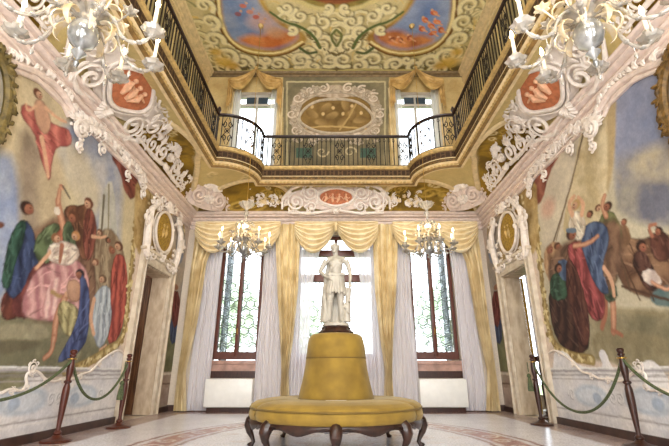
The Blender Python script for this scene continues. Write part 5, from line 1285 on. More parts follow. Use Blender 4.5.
# ================================================================== SIDE WALLS
DOOR = (7.6, 8.8, 0, 2.7)
def side_wall(sx, name, ops):
    mb = MB()
    cv = Canvas(2.8, YB, 0, 4.45, .017, lin((222, 202, 184)), 5 + sx)
    cv.mottle(.05, 3, 2)
    run(cv, ops); cv.mottle(.14, 4, 8); cv.C = np.clip(cv.C, 0, 1) ** 1.14; g_ = cv.C.mean(axis=2, keepdims=True); cv.C = g_ + (cv.C - g_) * .76
    pl = (lambda u, v: (np.full_like(u, sx * XW), u, v))
    cv.to(mb, pl, holes=[DOOR])
    c2 = Canvas(YF, 2.8, 0, 4.45, .1, lin((222, 206, 190)), 2); c2.mottle(.1, 2, 3); c2.poly([(YF, .9), (2.8, .9), (2.8, 3.7), (YF, 3.9)], lin((190, 176, 150)), lin((150, 156, 170)), fe=.05, sm=0); c2.to(mb, pl)
    c3 = Canvas(YF, YB, 4.45, ZC, .05, lin((208, 186, 136)), 6)
    for k in range(9):
        y = -1 + k * 1.2
        c3.poly([(y, 5.4), (y + .95, 5.4), (y + .95, 8.0), (y, 8.0)], lin((172, 158, 116)), lin((150, 140, 104)), fe=.02, sm=0)
        c3.stroke([(y - .12, 5.2), (y - .12, 8.2)], .05, lin((226, 206, 150)), sm=0); c3.blob((y + .47, 6.9), .28, .5, lin((200, 176, 130)), lin((120, 110, 80)))
        c3.scroll((y + .47, 6.0), .25, 1.5, 1., lin((220, 204, 160)), lin((116, 100, 66)), w=.04)
    c3.mottle(.1, 3, 5); c3.to(mb, pl)
    x0, x1 = sorted((sx * (XW + .004), sx * (XW + T)))
    mb.box(x0, x1, YF, DOOR[0], 0, 4.45); mb.box(x0, x1, DOOR[1], YB + .3, 0, 4.45); mb.box(x0, x1, DOOR[0], DOOR[1], DOOR[3], 4.45); mb.box(x0, x1, YF, YB + .3, 4.45, ZC + .2)
    return struct(mb.build(name, 'fresco', smooth=False))
side_wall(-1, 'wall_left', LEFT_PAINTING)
side_wall(1, 'wall_right', RIGHT_PAINTING)

# ================================================================== END WALL with its window openings
SIDEW = (1.72, 2.78, 1.02, 3.95); MIDW = (-.92, .92, .98, 3.95); UPW = (1.62, 2.78, 5.6, 8.12)
holes = [(-SIDEW[1], -SIDEW[0], SIDEW[2], SIDEW[3]), (SIDEW[0], SIDEW[1], SIDEW[2], SIDEW[3]), MIDW, (-UPW[1], -UPW[0], UPW[2], UPW[3]), (UPW[0], UPW[1], UPW[2], UPW[3])]
def wall_with_holes(mb, y0, y1, x0, x1, z0, z1, holes):
    xs = sorted(set([x0, x1] + [h[0] for h in holes] + [h[1] for h in holes])); zs = sorted(set([z0, z1] + [h[2] for h in holes] + [h[3] for h in holes]))
    for i in range(len(xs) - 1):
        for j in range(len(zs) - 1):
            cx, cz = (xs[i] + xs[i + 1]) / 2, (zs[j] + zs[j + 1]) / 2
            if not any(h[0] < cx < h[1] and h[2] < cz < h[3] for h in holes): mb.box(xs[i], xs[i + 1], y0, y1, zs[j], zs[j + 1])
mb = MB()
cv = Canvas(-XW, XW, 4.45, ZC, .02, lin((196, 172, 118)), 9); run(cv, UPPER_PAINTING); cv.mottle(.08, 3, 3)
cv.to(mb, lambda u, v: (u, np.full_like(u, YB - .006), v), holes=[h for h in holes if h[2] > 4.5])
wall_with_holes(mb, YB, YB + T, -XW - T, XW + T, 0, ZC + .2, holes)
struct(mb.build('wall_back', 'fresco', smooth=False))
mb = MB(); fh = [(-2.8, -1.6, 1.0, 3.9), (1.6, 2.8, 1.0, 3.9), (-.9, .9, .02, 3.9), (-2.8, -1.6, 5.6, 8.1), (1.6, 2.8, 5.6, 8.1), (-.7, .7, 5.6, 8.1)]
wall_with_holes(mb, YF - T, YF, -XW - T, XW + T, 0, ZC + .2, fh)
struct(mb.build('wall_front', 'plain_wall', smooth=False))

# ================================================================== CEILING
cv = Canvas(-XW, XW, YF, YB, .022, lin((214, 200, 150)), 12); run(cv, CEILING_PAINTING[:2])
rc = random.Random(5)
for k in range(330):   # the dense painted rocaille field
    x, y = rc.uniform(-3.5, 3.5), rc.uniform(6.4, 9.5); q = rc.random()
    if q < .35: cv.scroll((x, y), rc.uniform(.12, .34), rc.uniform(.7, 1.4), rc.uniform(0, 6), lin((246, 234, 184)), lin((112, 98, 56)), w=rc.uniform(.03, .065), flip=rc.choice((-1, 1)))
    else:
        a = rc.uniform(0, 6.28); L = rc.uniform(.12, .4); cu = rc.uniform(-2.5, 2.5); pts = []
        for i in range(6): pts.append((x, y)); x += L / 5 * math.cos(a); y += L / 5 * math.sin(a); a += cu / 5
        c_ = rc.choice([(248, 236, 188), (132, 116, 68), (104, 94, 56), (224, 200, 130), (238, 208, 124), (150, 150, 100), (250, 240, 204)])
        cv.stroke(pts, rc.uniform(.015, .04), lin(c_), .006, sm=1, al=.85)
run(cv, CEILING_PAINTING[2:])
for k in range(26):
    cv.scroll((R.uniform(-3.2, 3.2), R.uniform(YF, 4.2)), R.uniform(.2, .4), 1.4, R.uniform(0, 6), lin((238, 224, 172)), lin((112, 100, 60)), w=.05)
cv.mottle(.12, 3, 6)
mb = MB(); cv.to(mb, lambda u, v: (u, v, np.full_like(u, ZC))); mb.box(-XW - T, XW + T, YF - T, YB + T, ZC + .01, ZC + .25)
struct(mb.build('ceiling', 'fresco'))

# ================================================================== TRIM
rect = [(-XW, YF), (-XW, YB), (XW, YB), (XW, YF)]
cor = [(0, 4.06), (.04, 4.06), (.05, 4.085), (.04, 4.10), (.012, 4.105), (.012, 4.17), (.045, 4.175), (.06, 4.195), (.05, 4.215), (.025, 4.22), (.025, 4.265), (.07, 4.27), (.095, 4.295), (.085, 4.32), (.06, 4.325), (.06, 4.35), (.125, 4.355), (.15, 4.375), (.15, 4.395), (.125, 4.40), (.13, 4.415), (.19, 4.42), (.215, 4.45), (.20, 4.475), (.16, 4.48), (.16, 4.50), (0, 4.50)]
struct(MB().sweep(rect, cor).build('trim_1', 'stucco_pink'))
cc = [(0, 8.42), (.03, 8.42), (.04, 8.45), (.02, 8.46), (.02, 8.52), (.05, 8.53), (.06, 8.57), (.04, 8.58), (.04, 8.62), (.09, 8.63), (.12, 8.66), (.10, 8.68), (.15, 8.69), (.17, 8.75)]
struct(MB().sweep([(-XW, YF), (-XW, YB)], cc).build('trim_2', 'stucco_cream')); struct(MB().sweep([(XW, YB), (XW, YF)], cc).build('trim_12', 'stucco_cream'))
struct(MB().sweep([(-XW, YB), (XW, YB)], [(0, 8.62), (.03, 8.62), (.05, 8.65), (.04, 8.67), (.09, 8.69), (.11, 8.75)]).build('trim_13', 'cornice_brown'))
for sx, nm in ((-1, 'left'), (1, 'right')):
    mb = MB()
    for a, b in ((YF, 7.38), (9.02, YB)): x0, x1 = sorted((sx * XW, sx * (XW - .035))); mb.box(x0, x1, a, b, 0, .10)
    struct(mb.build('baseboard_' + nm, 'baseboard', smooth=False))
struct(MB().box(-XW, XW, YB - .03, YB, 0, .12).build('baseboard_back', 'baseboard', smooth=False))

# ================================================================== GALLERY
NA = 14
pl_, lo_, us = [], [], []
us.append(YF); pl_.append((-2.5, YF)); lo_.append((-3.45, YF))
us.append(7.62); pl_.append((-2.5, 7.62)); lo_.append((-3.45, 7.62))
for k in range(1, NA + 1):
    a = -PI / 2 + (PI / 2) * k / NA; us.append(7.62 + 1.3 * k / NA); pl_.append((-2.5 + .8 * math.cos(a), 8.42 + .8 * math.sin(a)))
    q = k / NA * 2; lo_.append((-3.45, 7.62 + 1.88 * q) if q <= 1 else (-3.45 + 1.75 * (q - 1), 9.5))
UT = 2 * (8.92 + 1.74)  # total along-length mirror sum
ext = [(UT - u, (-p[0], p[1]), (-l[0], l[1])) for u, p, l in zip(us, pl_, lo_)][::-1]
us.insert(len(us), 8.96); pl_.append((-1.7, 8.5)); lo_.append((-1.66, 9.5)); ext.insert(0, (UT - 8.96, (1.7, 8.5), (1.66, 9.5)))
for u, p, l in ext: us.append(u); pl_.append(p); lo_.append(l)
EDGE = pl_
gal = empty('gallery', (0, 4, 4.45), 'gilded gallery with moulded front and painted underside carried round the hall above the cornice', 'balcony')
gal.location = (0, 0, 0)
fas = [(-.14, 4.775), (-.07, 4.775), (-.05, 4.79), (-.03, 4.795), (-.03, 4.84), (.0, 4.86), (.015, 4.865), (.03, 4.885), (.03, 4.90), (.015, 4.905), (.015, 4.925), (.035, 4.935), (.035, 4.95)]
MB().sweep(EDGE, fas).build('fascia', 'stucco_cream', gal)
MB().sweep(EDGE, [(.0, 4.862), (.018, 4.868), (.035, 4.886), (.036, 4.90), (.019, 4.905), (.018, 4.925), (.036, 4.934)]).build('gilt_line', 'gilt_dark', gal)
MB().sweep(EDGE, [(-.078, 4.765), (-.065, 4.765), (-.042, 4.780), (-.028, 4.786), (-.028, 4.80)]).build('gilt_line', 'gilt_stripe', gal)
MB().sweep(EDGE, [(.03, 5.10), (.07, 5.11), (.09, 5.135), (.075, 5.155), (.08, 5.185), (.05, 5.19), (-.1, 5.19)]).build('edge_moulding', 'gilded', gal)
# egg-and-dart run on the fascia
eb = MB(); ep = []; er = []
def along(path, step):
    out = []; d = 0
    for a, b in zip(path[:-1], path[1:]):
        a = Vector(a); b = Vector(b); L = (b - a).length; dr = (b - a) / L
        while d < L: out.append((a + dr * d, dr)); d += step
        d -= L
    return out
for i, (p, d) in enumerate(along(EDGE, .0283)):
    n = Vector((d.y, -d.x)); c = p + n * -.025; ep.append((c.x, c.y, 4.82)); er.append(.008 if i % 3 == 0 else .022)
eb.tube(ep, er, 6, up=(0, 0, 1))
eb.build('bead_run', 'gilded', gal)
kv = Canvas(0, 1, 0, .115, .5, lin((70, 50, 34)))
tot = sum((Vector(b) - Vector(a)).length for a, b in zip(EDGE[:-1], EDGE[1:]))
kv = Canvas(0, tot, 4.95, 5.10, .0145, lin((54, 38, 26)), warp=0)
q = (kv.U0 / .19) % 1; w_ = (kv.V0 - 4.95) / .15
key = ((np.abs(w_ - .5) > .30) & (np.abs(w_ - .5) < .42)) | ((np.abs(q - .3) < .06) & (w_ > .2)) | ((np.abs(q - .75) < .06) & (w_ < .8)) | ((np.abs(w_ - .5) < .07) & (q > .3) & (q < .75))
kv.C[key] = lin((98, 74, 48)); kv.mottle(.1, 2)
cum = [0.]
for a, b in zip(EDGE[:-1], EDGE[1:]): cum.append(cum[-1] + (Vector(b) - Vector(a)).length)
kx = [p[0] for p in EDGE]; ky = [p[1] for p in EDGE]
kx2, ky2 = [], []
for i, p in enumerate(EDGE):
    a = Vector(EDGE[max(i - 1, 0)]); b = Vector(EDGE[min(i + 1, len(EDGE) - 1)]); d = (b - a).normalized(); kx2.append(p[0] + d.y * .036); ky2.append(p[1] - d.x * .036)
mb = MB(); kv.to(mb, lambda u, v: (np.interp(u, cum, kx2), np.interp(u, cum, ky2), v)); 
for i, p in enumerate(mb.v): pass
mb.build('key_pattern_band', 'fresco', gal)
mb = MB(); wl = []
for p, l in zip(pl_, lo_): wl.append((math.copysign(XW, l[0]) if abs(l[0]) > 3.4 else l[0], YB if l[1] > 9.4 else l[1]))
mb.grid(lambda s, t: ((pl_[int(round(s * (len(pl_) - 1)))][0] * (1 - t) + wl[int(round(s * (len(pl_) - 1)))][0] * t), (pl_[int(round(s * (len(pl_) - 1)))][1] * (1 - t) + wl[int(round(s * (len(pl_) - 1)))][1] * t), 5.188), len(pl_) - 1, 2)
mb.build('walkway', 'stone', gal)
sv = Canvas(YF, UT - YF, 0, 1.0, .026, lin((206, 186, 128)), 21)
def lunette(u, hw, h=.86):
    pts = [(u + hw * math.cos(PI * k / 16), -.02 + h * math.sin(PI * k / 16)) for k in range(17)]
    sv.poly(pts + [(u - hw, -.05), (u + hw, -.05)], lin((160, 128, 44)), lin((112, 88, 34)), fe=.02, sm=0, nf=7)
    for k in range(9): sv.scroll((u + hw * R.uniform(-.7, .7), R.uniform(.1, .6)), .12, 1.3, R.uniform(0, 6), lin((196, 164, 76)), lin((96, 72, 28)), w=.022)
LUN = [(7.0, 1.12), (2.7, 1.12), (-.6, .8), (8.92, .66)]
for u, hw in LUN + [(UT - a, b) for a, b in LUN]: lunette(u, hw)
for k in range(60):
    u = R.uniform(YF, UT - YF); sv.scroll((u, R.uniform(.6, .95)), .07, 1.2, R.uniform(0, 6), lin((230, 212, 160)), lin((150, 128, 76)), w=.016)
sv.mottle(.12, 4, 3)
lx = [p[0] for p in lo_]; ly = [p[1] for p in lo_]
def cove(u, v):
    u = np.asarray(u, float); s = np.clip(np.asarray(v, float), 0, 1); h = 1 - np.cos(s * PI / 2 * .98); zz = 4.47 + .47 * np.sin(s * 2.35)
    ax, ay = np.interp(u, us, lx), np.interp(u, us, ly); bx, by = np.interp(u, us, kx), np.interp(u, us, ky)
    return ax + (bx - ax) * h, ay + (by - ay) * h, zz
mb = MB(); sv.to(mb, cove); mb.build('painted_soffit', 'fresco', gal)


# ================================================================== STUCCO ORNAMENT
class Rel:
    """a local frame lying on a surface: a along, b up, n out of it"""
    def __init__(s, O, A, B):
        s.O = Vector(O); s.A = Vector(A).normalized(); s.B = Vector(B).normalized(); s.N = s.A.cross(s.B).normalized()
    def P(s, a, b, h=0.): return s.O + s.A * a + s.B * b + s.N * h
class Orn:
    def __init__(s, rel, face): s.r = rel; s.face = 1 if s_dot(rel.N, face) > 0 else -1; s.m = MB()
    def P(s, a, b, h=0.): return s.r.P(a, b, h * s.face)
    def tube(s, pts, rad, seg=6, h=0.): s.m.tube([s.P(p[0], p[1], (p[2] if len(p) > 2 else 0) + h) for p in pts], rad, seg, up=s.r.N, flat=1.)
    def scroll(s, c, r, turns, a0, fl, w=.03, h=.02):
        w *= .74
        for j in range(3): aa = a0 + fl * (.4 + j * .9); s.leaf((c[0] + r * math.cos(aa), c[1] + r * math.sin(aa)), aa + fl * .8, r * .75, w * .5, fl * 1.2, h, 2)
        n = int(12 * turns) + 2; pts = []; rad = []
        for i in range(n):
            t = i / (n - 1); a = a0 + fl * t * turns * 2 * PI; q = r * (1 - .84 * t)
            pts.append((c[0] + q * math.cos(a), c[1] + q * math.sin(a), w * .5 + t * w * .8)); rad.append(w * (.35 + .65 * math.sin(PI * min(1, .12 + t * .6))))
        s.tube(pts, rad, 6, h); p = pts[-1]; s.m.ball(s.P(p[0], p[1], h + w * .6), w * .9, 7, 5)
    def leaf(s, c, ang, L, w, curl=.5, h=.02, n=3):
        for k in range(n):
            da = (k - (n - 1) / 2) * .33; l = L * (1 - abs(da) * .6); pts = []; rad = []
            for i in range(7):
                t = i / 6; a = ang + da + curl * t * t; pts.append((c[0] + l * t * math.cos(a), c[1] + l * t * math.sin(a), .01 + .05 * math.sin(PI * t) * L * 3)); rad.append(w * (.3 + .7 * math.sin(PI * (.1 + .85 * t))))
            s.tube(pts, rad, 5, h)
    def shell(s, c, r0, r1, a0, a1, n=9, w=.02, h=.03):
        for k in range(n):
            a = a0 + (a1 - a0) * k / (n - 1); l = r1 * (.85 + .15 * math.cos((k - (n - 1) / 2) * .9))
            s.tube([(c[0] + r0 * math.cos(a), c[1] + r0 * math.sin(a), .0), (c[0] + (r0 + l) / 2 * math.cos(a), c[1] + (r0 + l) / 2 * math.sin(a), .05), (c[0] + l * math.cos(a), c[1] + l * math.sin(a), .02)], [w * .5, w, w * 1.25], 6, h)
    def ring(s, c, rx, ry, w, h=.02, wob=0., n=44, seg=8):
        pts = []
        for k in range(n + 1):
            a = 2 * PI * k / n; q = 1 + wob * math.cos(4 * a) + wob * .6 * math.cos(2 * a); pts.append((c[0] + rx * q * math.cos(a), c[1] + ry * q * math.sin(a), 0))
        s.tube(pts, w, seg, h)
    def disc(s, c, rx, ry, h=.01, wob=0., n=40, dome=.0):
        v = [s.P(c[0], c[1], h + dome)]; 
        for ring_ in (.5, 1.):
            for k in range(n):
                a = 2 * PI * k / n; q = ring_ * (1 + wob * math.cos(4 * a) + wob * .6 * math.cos(2 * a)); v.append(s.P(c[0] + rx * q * math.cos(a), c[1] + ry * q * math.sin(a), h + dome * (1 - ring_ ** 2)))
        f = [(0, 1 + k, 1 + (k + 1) % n) for k in range(n)] + [(1 + k, 1 + n + k, 1 + n + (k + 1) % n, 1 + (k + 1) % n) for k in range(n)]
        s.m.add(v, f)
    def figures(s, c, w, hgt, n, seed, sc=1.):
        r = random.Random(seed)
        for k in range(n):
            x = c[0] + w * (k - (n - 1) / 2) / max(1, n) * 1.5; y = c[1] + r.uniform(-.02, .02)
            s.m.ball(s.P(x, y + .095 * sc, .035), .026 * sc, 8, 6)
            s.tube([(x, y + .07 * sc, .02), (x + r.uniform(-.02, .02), y, .03), (x + r.uniform(-.06, .06) * sc, y - .09 * sc, .02)], [.022 * sc, .04 * sc, .018 * sc], 7)
            for q in (-1, 1): s.tube([(x, y + .05 * sc, .03), (x + q * .06 * sc, y + r.uniform(-.02, .05) * sc, .03), (x + q * .1 * sc, y + r.uniform(-.06, .07) * sc, .02)], [.014 * sc, .012 * sc, .01 * sc], 6)
    def build(s, name, m, parent=None): return s.m.build(name, m, parent)
def s_dot(a, b): return a.x * b[0] + a.y * b[1] + a.z * b[2]
def cart(loc, label, cat='stucco ornament', group=None, name='stucco_cartouche'):
    return empty(name, (0, 0, 0), label, cat, group)

SIDE = {-1: 'left', 1: 'right'}
def cove_rel(sx, y, z=4.80, x=3.10):
    B = Vector((-sx * .74, 0, .67)).normalized()
    return Rel((sx * x, y, z), (0, 1, 0), B)
for sx in (-1, 1):
    # --- soffit medallion cartouche between the lunettes
    rel = cove_rel(sx, 5.15); rel.B *= 1.22; rel.A *= 1.08; face = (-sx, 0, -.6)
    t = cart(0, 'white stucco cartouche with an orange %s medallion above the %s cornice' % ('figure' if sx < 0 else 'putto', SIDE[sx]))
    o = Orn(rel, face); o.disc((0.05, .02), .92, .40, -.02, .06, dome=.06); o.build('backing_plaque', 'stucco', t)
    o = Orn(rel, face); o.disc((0.05, .0), .36, .25, .06, .06, dome=.02); md = o.build('medallion', 'terracotta', t)
    o = Orn(rel, face); o.r = Rel(rel.P(0.05, -.02, .06 * o.face), rel.A, rel.B); o.figures((0, 0), .3, .2, 3, 5, 1.5); o.build('relief_figures', 'relief_pale', md)
    o = Orn(rel, face); o.ring((.05, 0), .40, .28, .035, .06, .06); o.ring((.05, 0), .47, .34, .022, .04, .06); o.build('medallion_frame', 'stucco', t)
    o = Orn(rel, face)
    for q in (-1, 1):
        o.scroll((.05 + q * .52, .30), .17, 1.6, PI / 2 - q * .5, -q, .035, .05); o.scroll((.05 + q * .55, -.27), .20, 1.7, -PI / 2, q, .04, .05)
        o.scroll((.05 + q * .86, -.05), .17, 1.5, 0 if q > 0 else PI, q, .034, .03); o.scroll((.05 + q * .30, .50), .12, 1.4, PI / 2, q, .028, .04); o.scroll((.05 + q * .80, .34), .13, 1.4, 1., -q, .028, .04)
        for k in range(9): o.leaf((.05 + q * (.5 + .5 * R.random()), R.uniform(-.4, .45)), R.uniform(0, 6.28), R.uniform(.10, .2), .018, R.uniform(-1, 1), .03)
        o.tube([(.05 + q * .2, -.42, .03), (.05 + q * .5, -.48, .05), (.05 + q * .9, -.36, .04), (.05 + q * 1.1, -.2, .02)], [.03, .045, .04, .02], 7)
    o.shell((.05, .32), .05, .26, .3, PI - .3, 11, .026, .05); o.shell((.05, -.33), .04, .2, -PI + .3, -.3, 9, .024, .05)
    o.build('scrollwork', 'stucco', t)
    o = Orn(rel, face)
    for k in range(34):
        a = R.uniform(.1, PI - .1); o.leaf((.05 + .75 * math.cos(a) + .3 * math.cos(a), .42 * math.sin(a) + R.uniform(0, .1)), a + R.uniform(-.5, .5), .15, .017, R.uniform(-1.2, 1.2), .02)
    o.build('foliage_fringe', 'stucco', t)
    # --- crest (shell, mask and plumes) standing on the cornice under each lunette
    for y, txt in ((7.15, 'far'), (2.7, 'near')):
        B = Vector((-sx * .42, 0, .9)).normalized(); rel2 = Rel((sx * 3.38, y, 4.47), (0, 1, 0), B); f2 = (-sx, 0, -.4); rel2.B *= 1.25; rel2.A *= 1.1
        t = cart(0, 'white stucco crest of plumes and shells on the %s %s cornice' % (txt, SIDE[sx]))
        o = Orn(rel2, f2); o.m.ball(o.P(0, .22, .06), .09, 12, 8); o.m.ball(o.P(0, .22, .13), .03, 8, 6)
        for q in (-1, 1): o.scroll((q * .10, .22), .06, 1.3, 0, q, .02, .1)
        o.tube([(-.08, .08, .08), (0, .04, .1), (.08, .08, .08)], [.04, .055, .04], 8); o.build('mask', 'stucco', t)
        o = Orn(rel2, f2); o.shell((0, .25), .08, .26, .5, PI - .5, 9, .028, .05)
        for k in range(7): o.leaf((R.uniform(-.14, .14), .42), PI / 2 + R.uniform(-.6, .6), .2, .022, R.uniform(-.8, .8), .05)
        o.build('plumes', 'stucco', t)
        o = Orn(rel2, f2)
        for q in (-1, 1):
            o.scroll((q * .30, .16), .16, 1.7, PI / 2, -q, .038, .05); o.scroll((q * .62, .12), .13, 1.5, PI / 2, -q, .03, .04); o.scroll((q * .88, .08), .09, 1.4, PI / 2, -q, .025, .03)
            o.tube([(q * .1, .05, .05), (q * .5, .02, .06), (q * 1.0, .04, .03)], [.045, .04, .02], 7)
            for k in range(9): o.leaf((q * R.uniform(.15, .95), R.uniform(.1, .3)), R.uniform(.3, 2.8), R.uniform(.08, .18), .017, R.uniform(-1, 1), .04)
        o.build('scrollwork', 'stucco', t)
    # --- corner cartouche under the rounded corner of the gallery
    Ac = Vector((-sx * 1, -1, 0)).normalized() * -sx; Bc = Vector((-sx * .34, -.34, .88)).normalized()
    rel3 = Rel((sx * 3.14, 9.19, 4.52), (Vector((sx, -1, 0))).normalized() * 1, Bc); f3 = (-sx, -1, -.6)
    t = cart(0, 'pinkish stucco corner cartouche of C-scrolls in the %s rear corner' % SIDE[sx])
    o = Orn(rel3, f3); o.disc((0, .26), .85, .34, .02, .06, dome=.04); o.build('backing_plaque', 'stucco_pink', t)
    o = Orn(rel3, f3)
    for q in (-1, 1):
        o.scroll((q * .26, .22), .20, 1.8, PI / 2 + q * .3, q, .055, .08); o.scroll((q * .60, .12), .14, 1.7, PI / 2, -q, .04, .06); o.scroll((q * .50, .36), .11, 1.5, 0, q, .03, .05)
        o.tube([(q * .05, .5, .1), (q * .3, .60, .12), (q * .6, .52, .1), (q * .80, .3, .05), (q * .95, .08, .02)], [.03, .05, .05, .04, .02], 7)
        for k in range(8): o.leaf((q * R.uniform(.2, .85), R.uniform(.05, .55)), R.uniform(0, 3.1), R.uniform(.1, .2), .02, R.uniform(-1, 1), .06)
    o.build('scrollwork', 'stucco_pink', t)
    o = Orn(rel3, f3); o.shell((0, .38), .05, .3, .4, PI - .4, 11, .03, .1); o.shell((0, .3), .03, .22, PI + .5, 2 * PI - .5, 7, .026, .1); o.build('shell', 'stucco', t)
    # --- flowers on the lunettes of the end wall
    rel4 = Rel((sx * 1.62, 9.33, 4.56), (1, 0, 0), Vector((0, -.42, .9))); f4 = (0, -1, -.4)
    t = cart(0, 'stucco flower sprays over the %s window of the end wall' % SIDE[sx])
    o = Orn(rel4, f4)
    for k in range(26): o.leaf((R.uniform(-.55, .45), abs(R.gauss(0, .16))), R.uniform(.1, 3.0), R.uniform(.07, .16), .016, R.uniform(-1, 1), .03)
    for k in range(4): o.scroll((-.5 + k * .3, .08), .09, 1.4, PI / 2, 1 if k % 2 else -1, .022, .03)
    o.build('foliage', 'stucco', t)
    o = Orn(rel4, f4)
    for k in range(9):
        c = (R.uniform(-.4, .35), R.uniform(.05, .26)); o.m.ball(o.P(c[0], c[1], .07), .02, 6, 4)
        for j in range(5): o.m.ball(o.P(c[0] + .035 * math.cos(j * 1.257), c[1] + .035 * math.sin(j * 1.257), .06), .022, 6, 4, sz=.7)
    o.build('blossoms', 'stucco_cream', t)
    # --- overdoor with its gilt oval
    rel5 = Rel((sx * (XW - .01), 8.14, 3.50), (0, 1, 0), (0, 0, 1)); rel5.A *= 1.34; rel5.B *= 1.05; f5 = (-sx, 0, 0)
    t = cart(0, 'white scrolled overdoor frame with a gold oval above the %s doorway' % SIDE[sx])
    o = Orn(rel5, f5); o.disc((0, 0), .30, .38, .03, dome=.03); ov = o.build('oval_panel', 'olive_gold', t)
    o = Orn(Rel(rel5.P(0, -.02, 0), rel5.A, rel5.B), f5); o.figures((0, 0), .2, .2, 2, 3, 1.6); o.build('relief_figures', 'gilded', ov)
    o = Orn(rel5, f5); o.ring((0, 0), .32, .40, .03, .05); o.ring((0, 0), .375, .46, .018, .03); o.build('oval_frame', 'stucco', t)
    o = Orn(rel5, f5)
    for q in (-1, 1):
        o.tube([(q * .50, -.66, .04), (q * .56, -.4, .07), (q * .62, -.1, .08), (q * .58, .2, .08), (q * .42, .38, .07), (q * .34, .30, .06)], [.07, .075, .07, .06, .05, .03], 8)
        o.scroll((q * .62, -.02), .14, 1.7, PI / 2, -q, .04, .08); o.scroll((q * .44, .42), .12, 1.6, -PI / 2, q, .035, .06); o.scroll((q * .22, .56), .11, 1.5, 0, q, .03, .05); o.scroll((q * .30, -.56), .12, 1.5, PI / 2, -q, .034, .05)
        o.scroll((q * .54, -.60), .10, 1.4, PI / 2, q, .03, .06)
        for k in range(7): o.leaf((q * R.uniform(.3, .66), R.uniform(-.5, .6)), R.uniform(0, 6.2), R.uniform(.07, .15), .016, R.uniform(-1, 1), .05)
    o.shell((0, .42), .04, .22, .4, PI - .4, 9, .024, .05); o.shell((0, -.44), .03, .16, PI + .3, 2 * PI - .3, 7, .02, .05)
    o.build('scrollwork', 'stucco', t)
    # --- moulded arch over the fresco with volutes and lace
    rel6 = Rel((sx * (XW - .005), 0, 0), (0, 1, 0), (0, 0, 1))
    t = cart(0, 'arched stucco moulding framing the top of the %s fresco' % SIDE[sx], 'moulding', None, 'fresco_arch_moulding')
    arch = [(2.3, 3.62), (2.9, 3.88), (3.595, 3.926), (3.987, 4.124), (4.356, 4.216), (4.610, 4.193), (4.779, 4.092)]
    arch = smoothline(arch, 3)
    o = Orn(rel6, f5); o.tube([(a, b, .02) for a, b in arch], .05, 8); o.tube([(a - .03, b - .09, .01) for a, b in arch], .03, 8); o.build('arch_rib', 'stucco_pink', t)
    o = Orn(rel6, f5)
    o.scroll((4.92, 3.93), .14, 1.9, PI / 2, -1, .045, .06); o.scroll((5.0, 3.70), .08, 1.5, PI / 2, -1, .03, .05)
    for k in range(30):
        i = int(k / 30 * (len(arch) - 1)); a, b = arch[i]; o.leaf((a, b + .03), R.uniform(.6, 2.4), R.uniform(.08, .16), .016, R.uniform(-1, 1), .04)
    x = 5.05
    lace = smoothline([(4.842, 4.040), (5.102, 4.114), (5.479, 4.254), (5.837, 4.259), (6.260, 4.200), (6.742, 4.219), (7.003, 4.063)], 3)
    o.tube([(a - .02, b - .10, .02) for a, b in lace], .022, 6); o.tube([(a + .02, b + .09, .02) for a, b in lace], .018, 6)
    for k in range(90):
        a, b = lace[int(k / 90 * (len(lace) - 1))]; o.leaf((a, b), R.uniform(-2.6, -.4) if k % 2 else R.uniform(.4, 2.4), R.uniform(.09, .18), .018, R.uniform(-1.2, 1.2), .03)
    for k, (a, b) in enumerate([(5.55, 3.96), (6.35, 3.93), (7.0, 3.86)]): o.scroll((a, b), .10, 1.5, -PI / 2, 1 if k % 2 else -1, .028, .04)
    o.tube([(a, b, .03) for a, b in lace], .024, 6)
    o.build('lace_scrollwork', 'stucco', t)
    # --- olive wreath medallion near the camera
    t = empty('wreath_medallion', (0, 0, 0), 'oval medallion in a thick %s wreath set in the %s fresco wall' % ('olive gilt' if sx < 0 else 'dark gilt', SIDE[sx]), 'medallion')
    rel7 = Rel((sx * (XW - .01), 3.46, 3.34), (0, 1, 0), (0, 0, 1))
    o = Orn(rel7, f5); o.disc((0, 0), .30, .52, .02, dome=.02); o.build('oval_panel', 'marble_white', t)
    o = Orn(rel7, f5); o.ring((0, 0), .34, .58, .05, .05)
    for k in range(150):
        a = R.uniform(0, 2 * PI); o.leaf((.34 * math.cos(a), .58 * math.sin(a)), a + R.choice((-1, 1)) * R.uniform(.4, 1.6), .11, .02, .4, R.uniform(.03, .09), 1)
    o.build('leaf_wreath', 'olive_wreath' if sx < 0 else 'gilt_dark', t)
    # --- white rocaille crest over the dado
    t = cart(0, 'white rocaille wave crest between dado and fresco on the %s wall' % SIDE[sx], 'stucco ornament', None, 'rocaille_crest')
    base = (4.800, 0.568)
    wave = [(4.800, 0.568), (4.929, 0.614), (5.100, 0.566), (5.168, 0.649), (5.103, 0.737), (5.180, 0.802), (5.327, 0.780), (5.470, 0.687), (5.672, 0.660), (5.820, 0.706), (6.004, 0.678), (6.210, 0.754), (6.453, 0.780), (6.619, 0.922), (6.817, 1.016), (6.978, 1.083), (7.159, 1.122), (7.310, 1.081)]
    o = Orn(rel6, f5); o.tube([(a, b, 0) for a, b in smoothline(wave, 2)], .017, 6, .01)
    for k, (a, b) in enumerate(wave[1:-1:2]): o.scroll((a, b - .03), .045, 1.4, PI / 2, 1 if k % 2 else -1, .012, .01)
    o.scroll((wave[5][0], wave[5][1] + .02), .08, 1.6, 0, 1, .016, .01)
    o.build('wave_edge', 'stucco', t); 

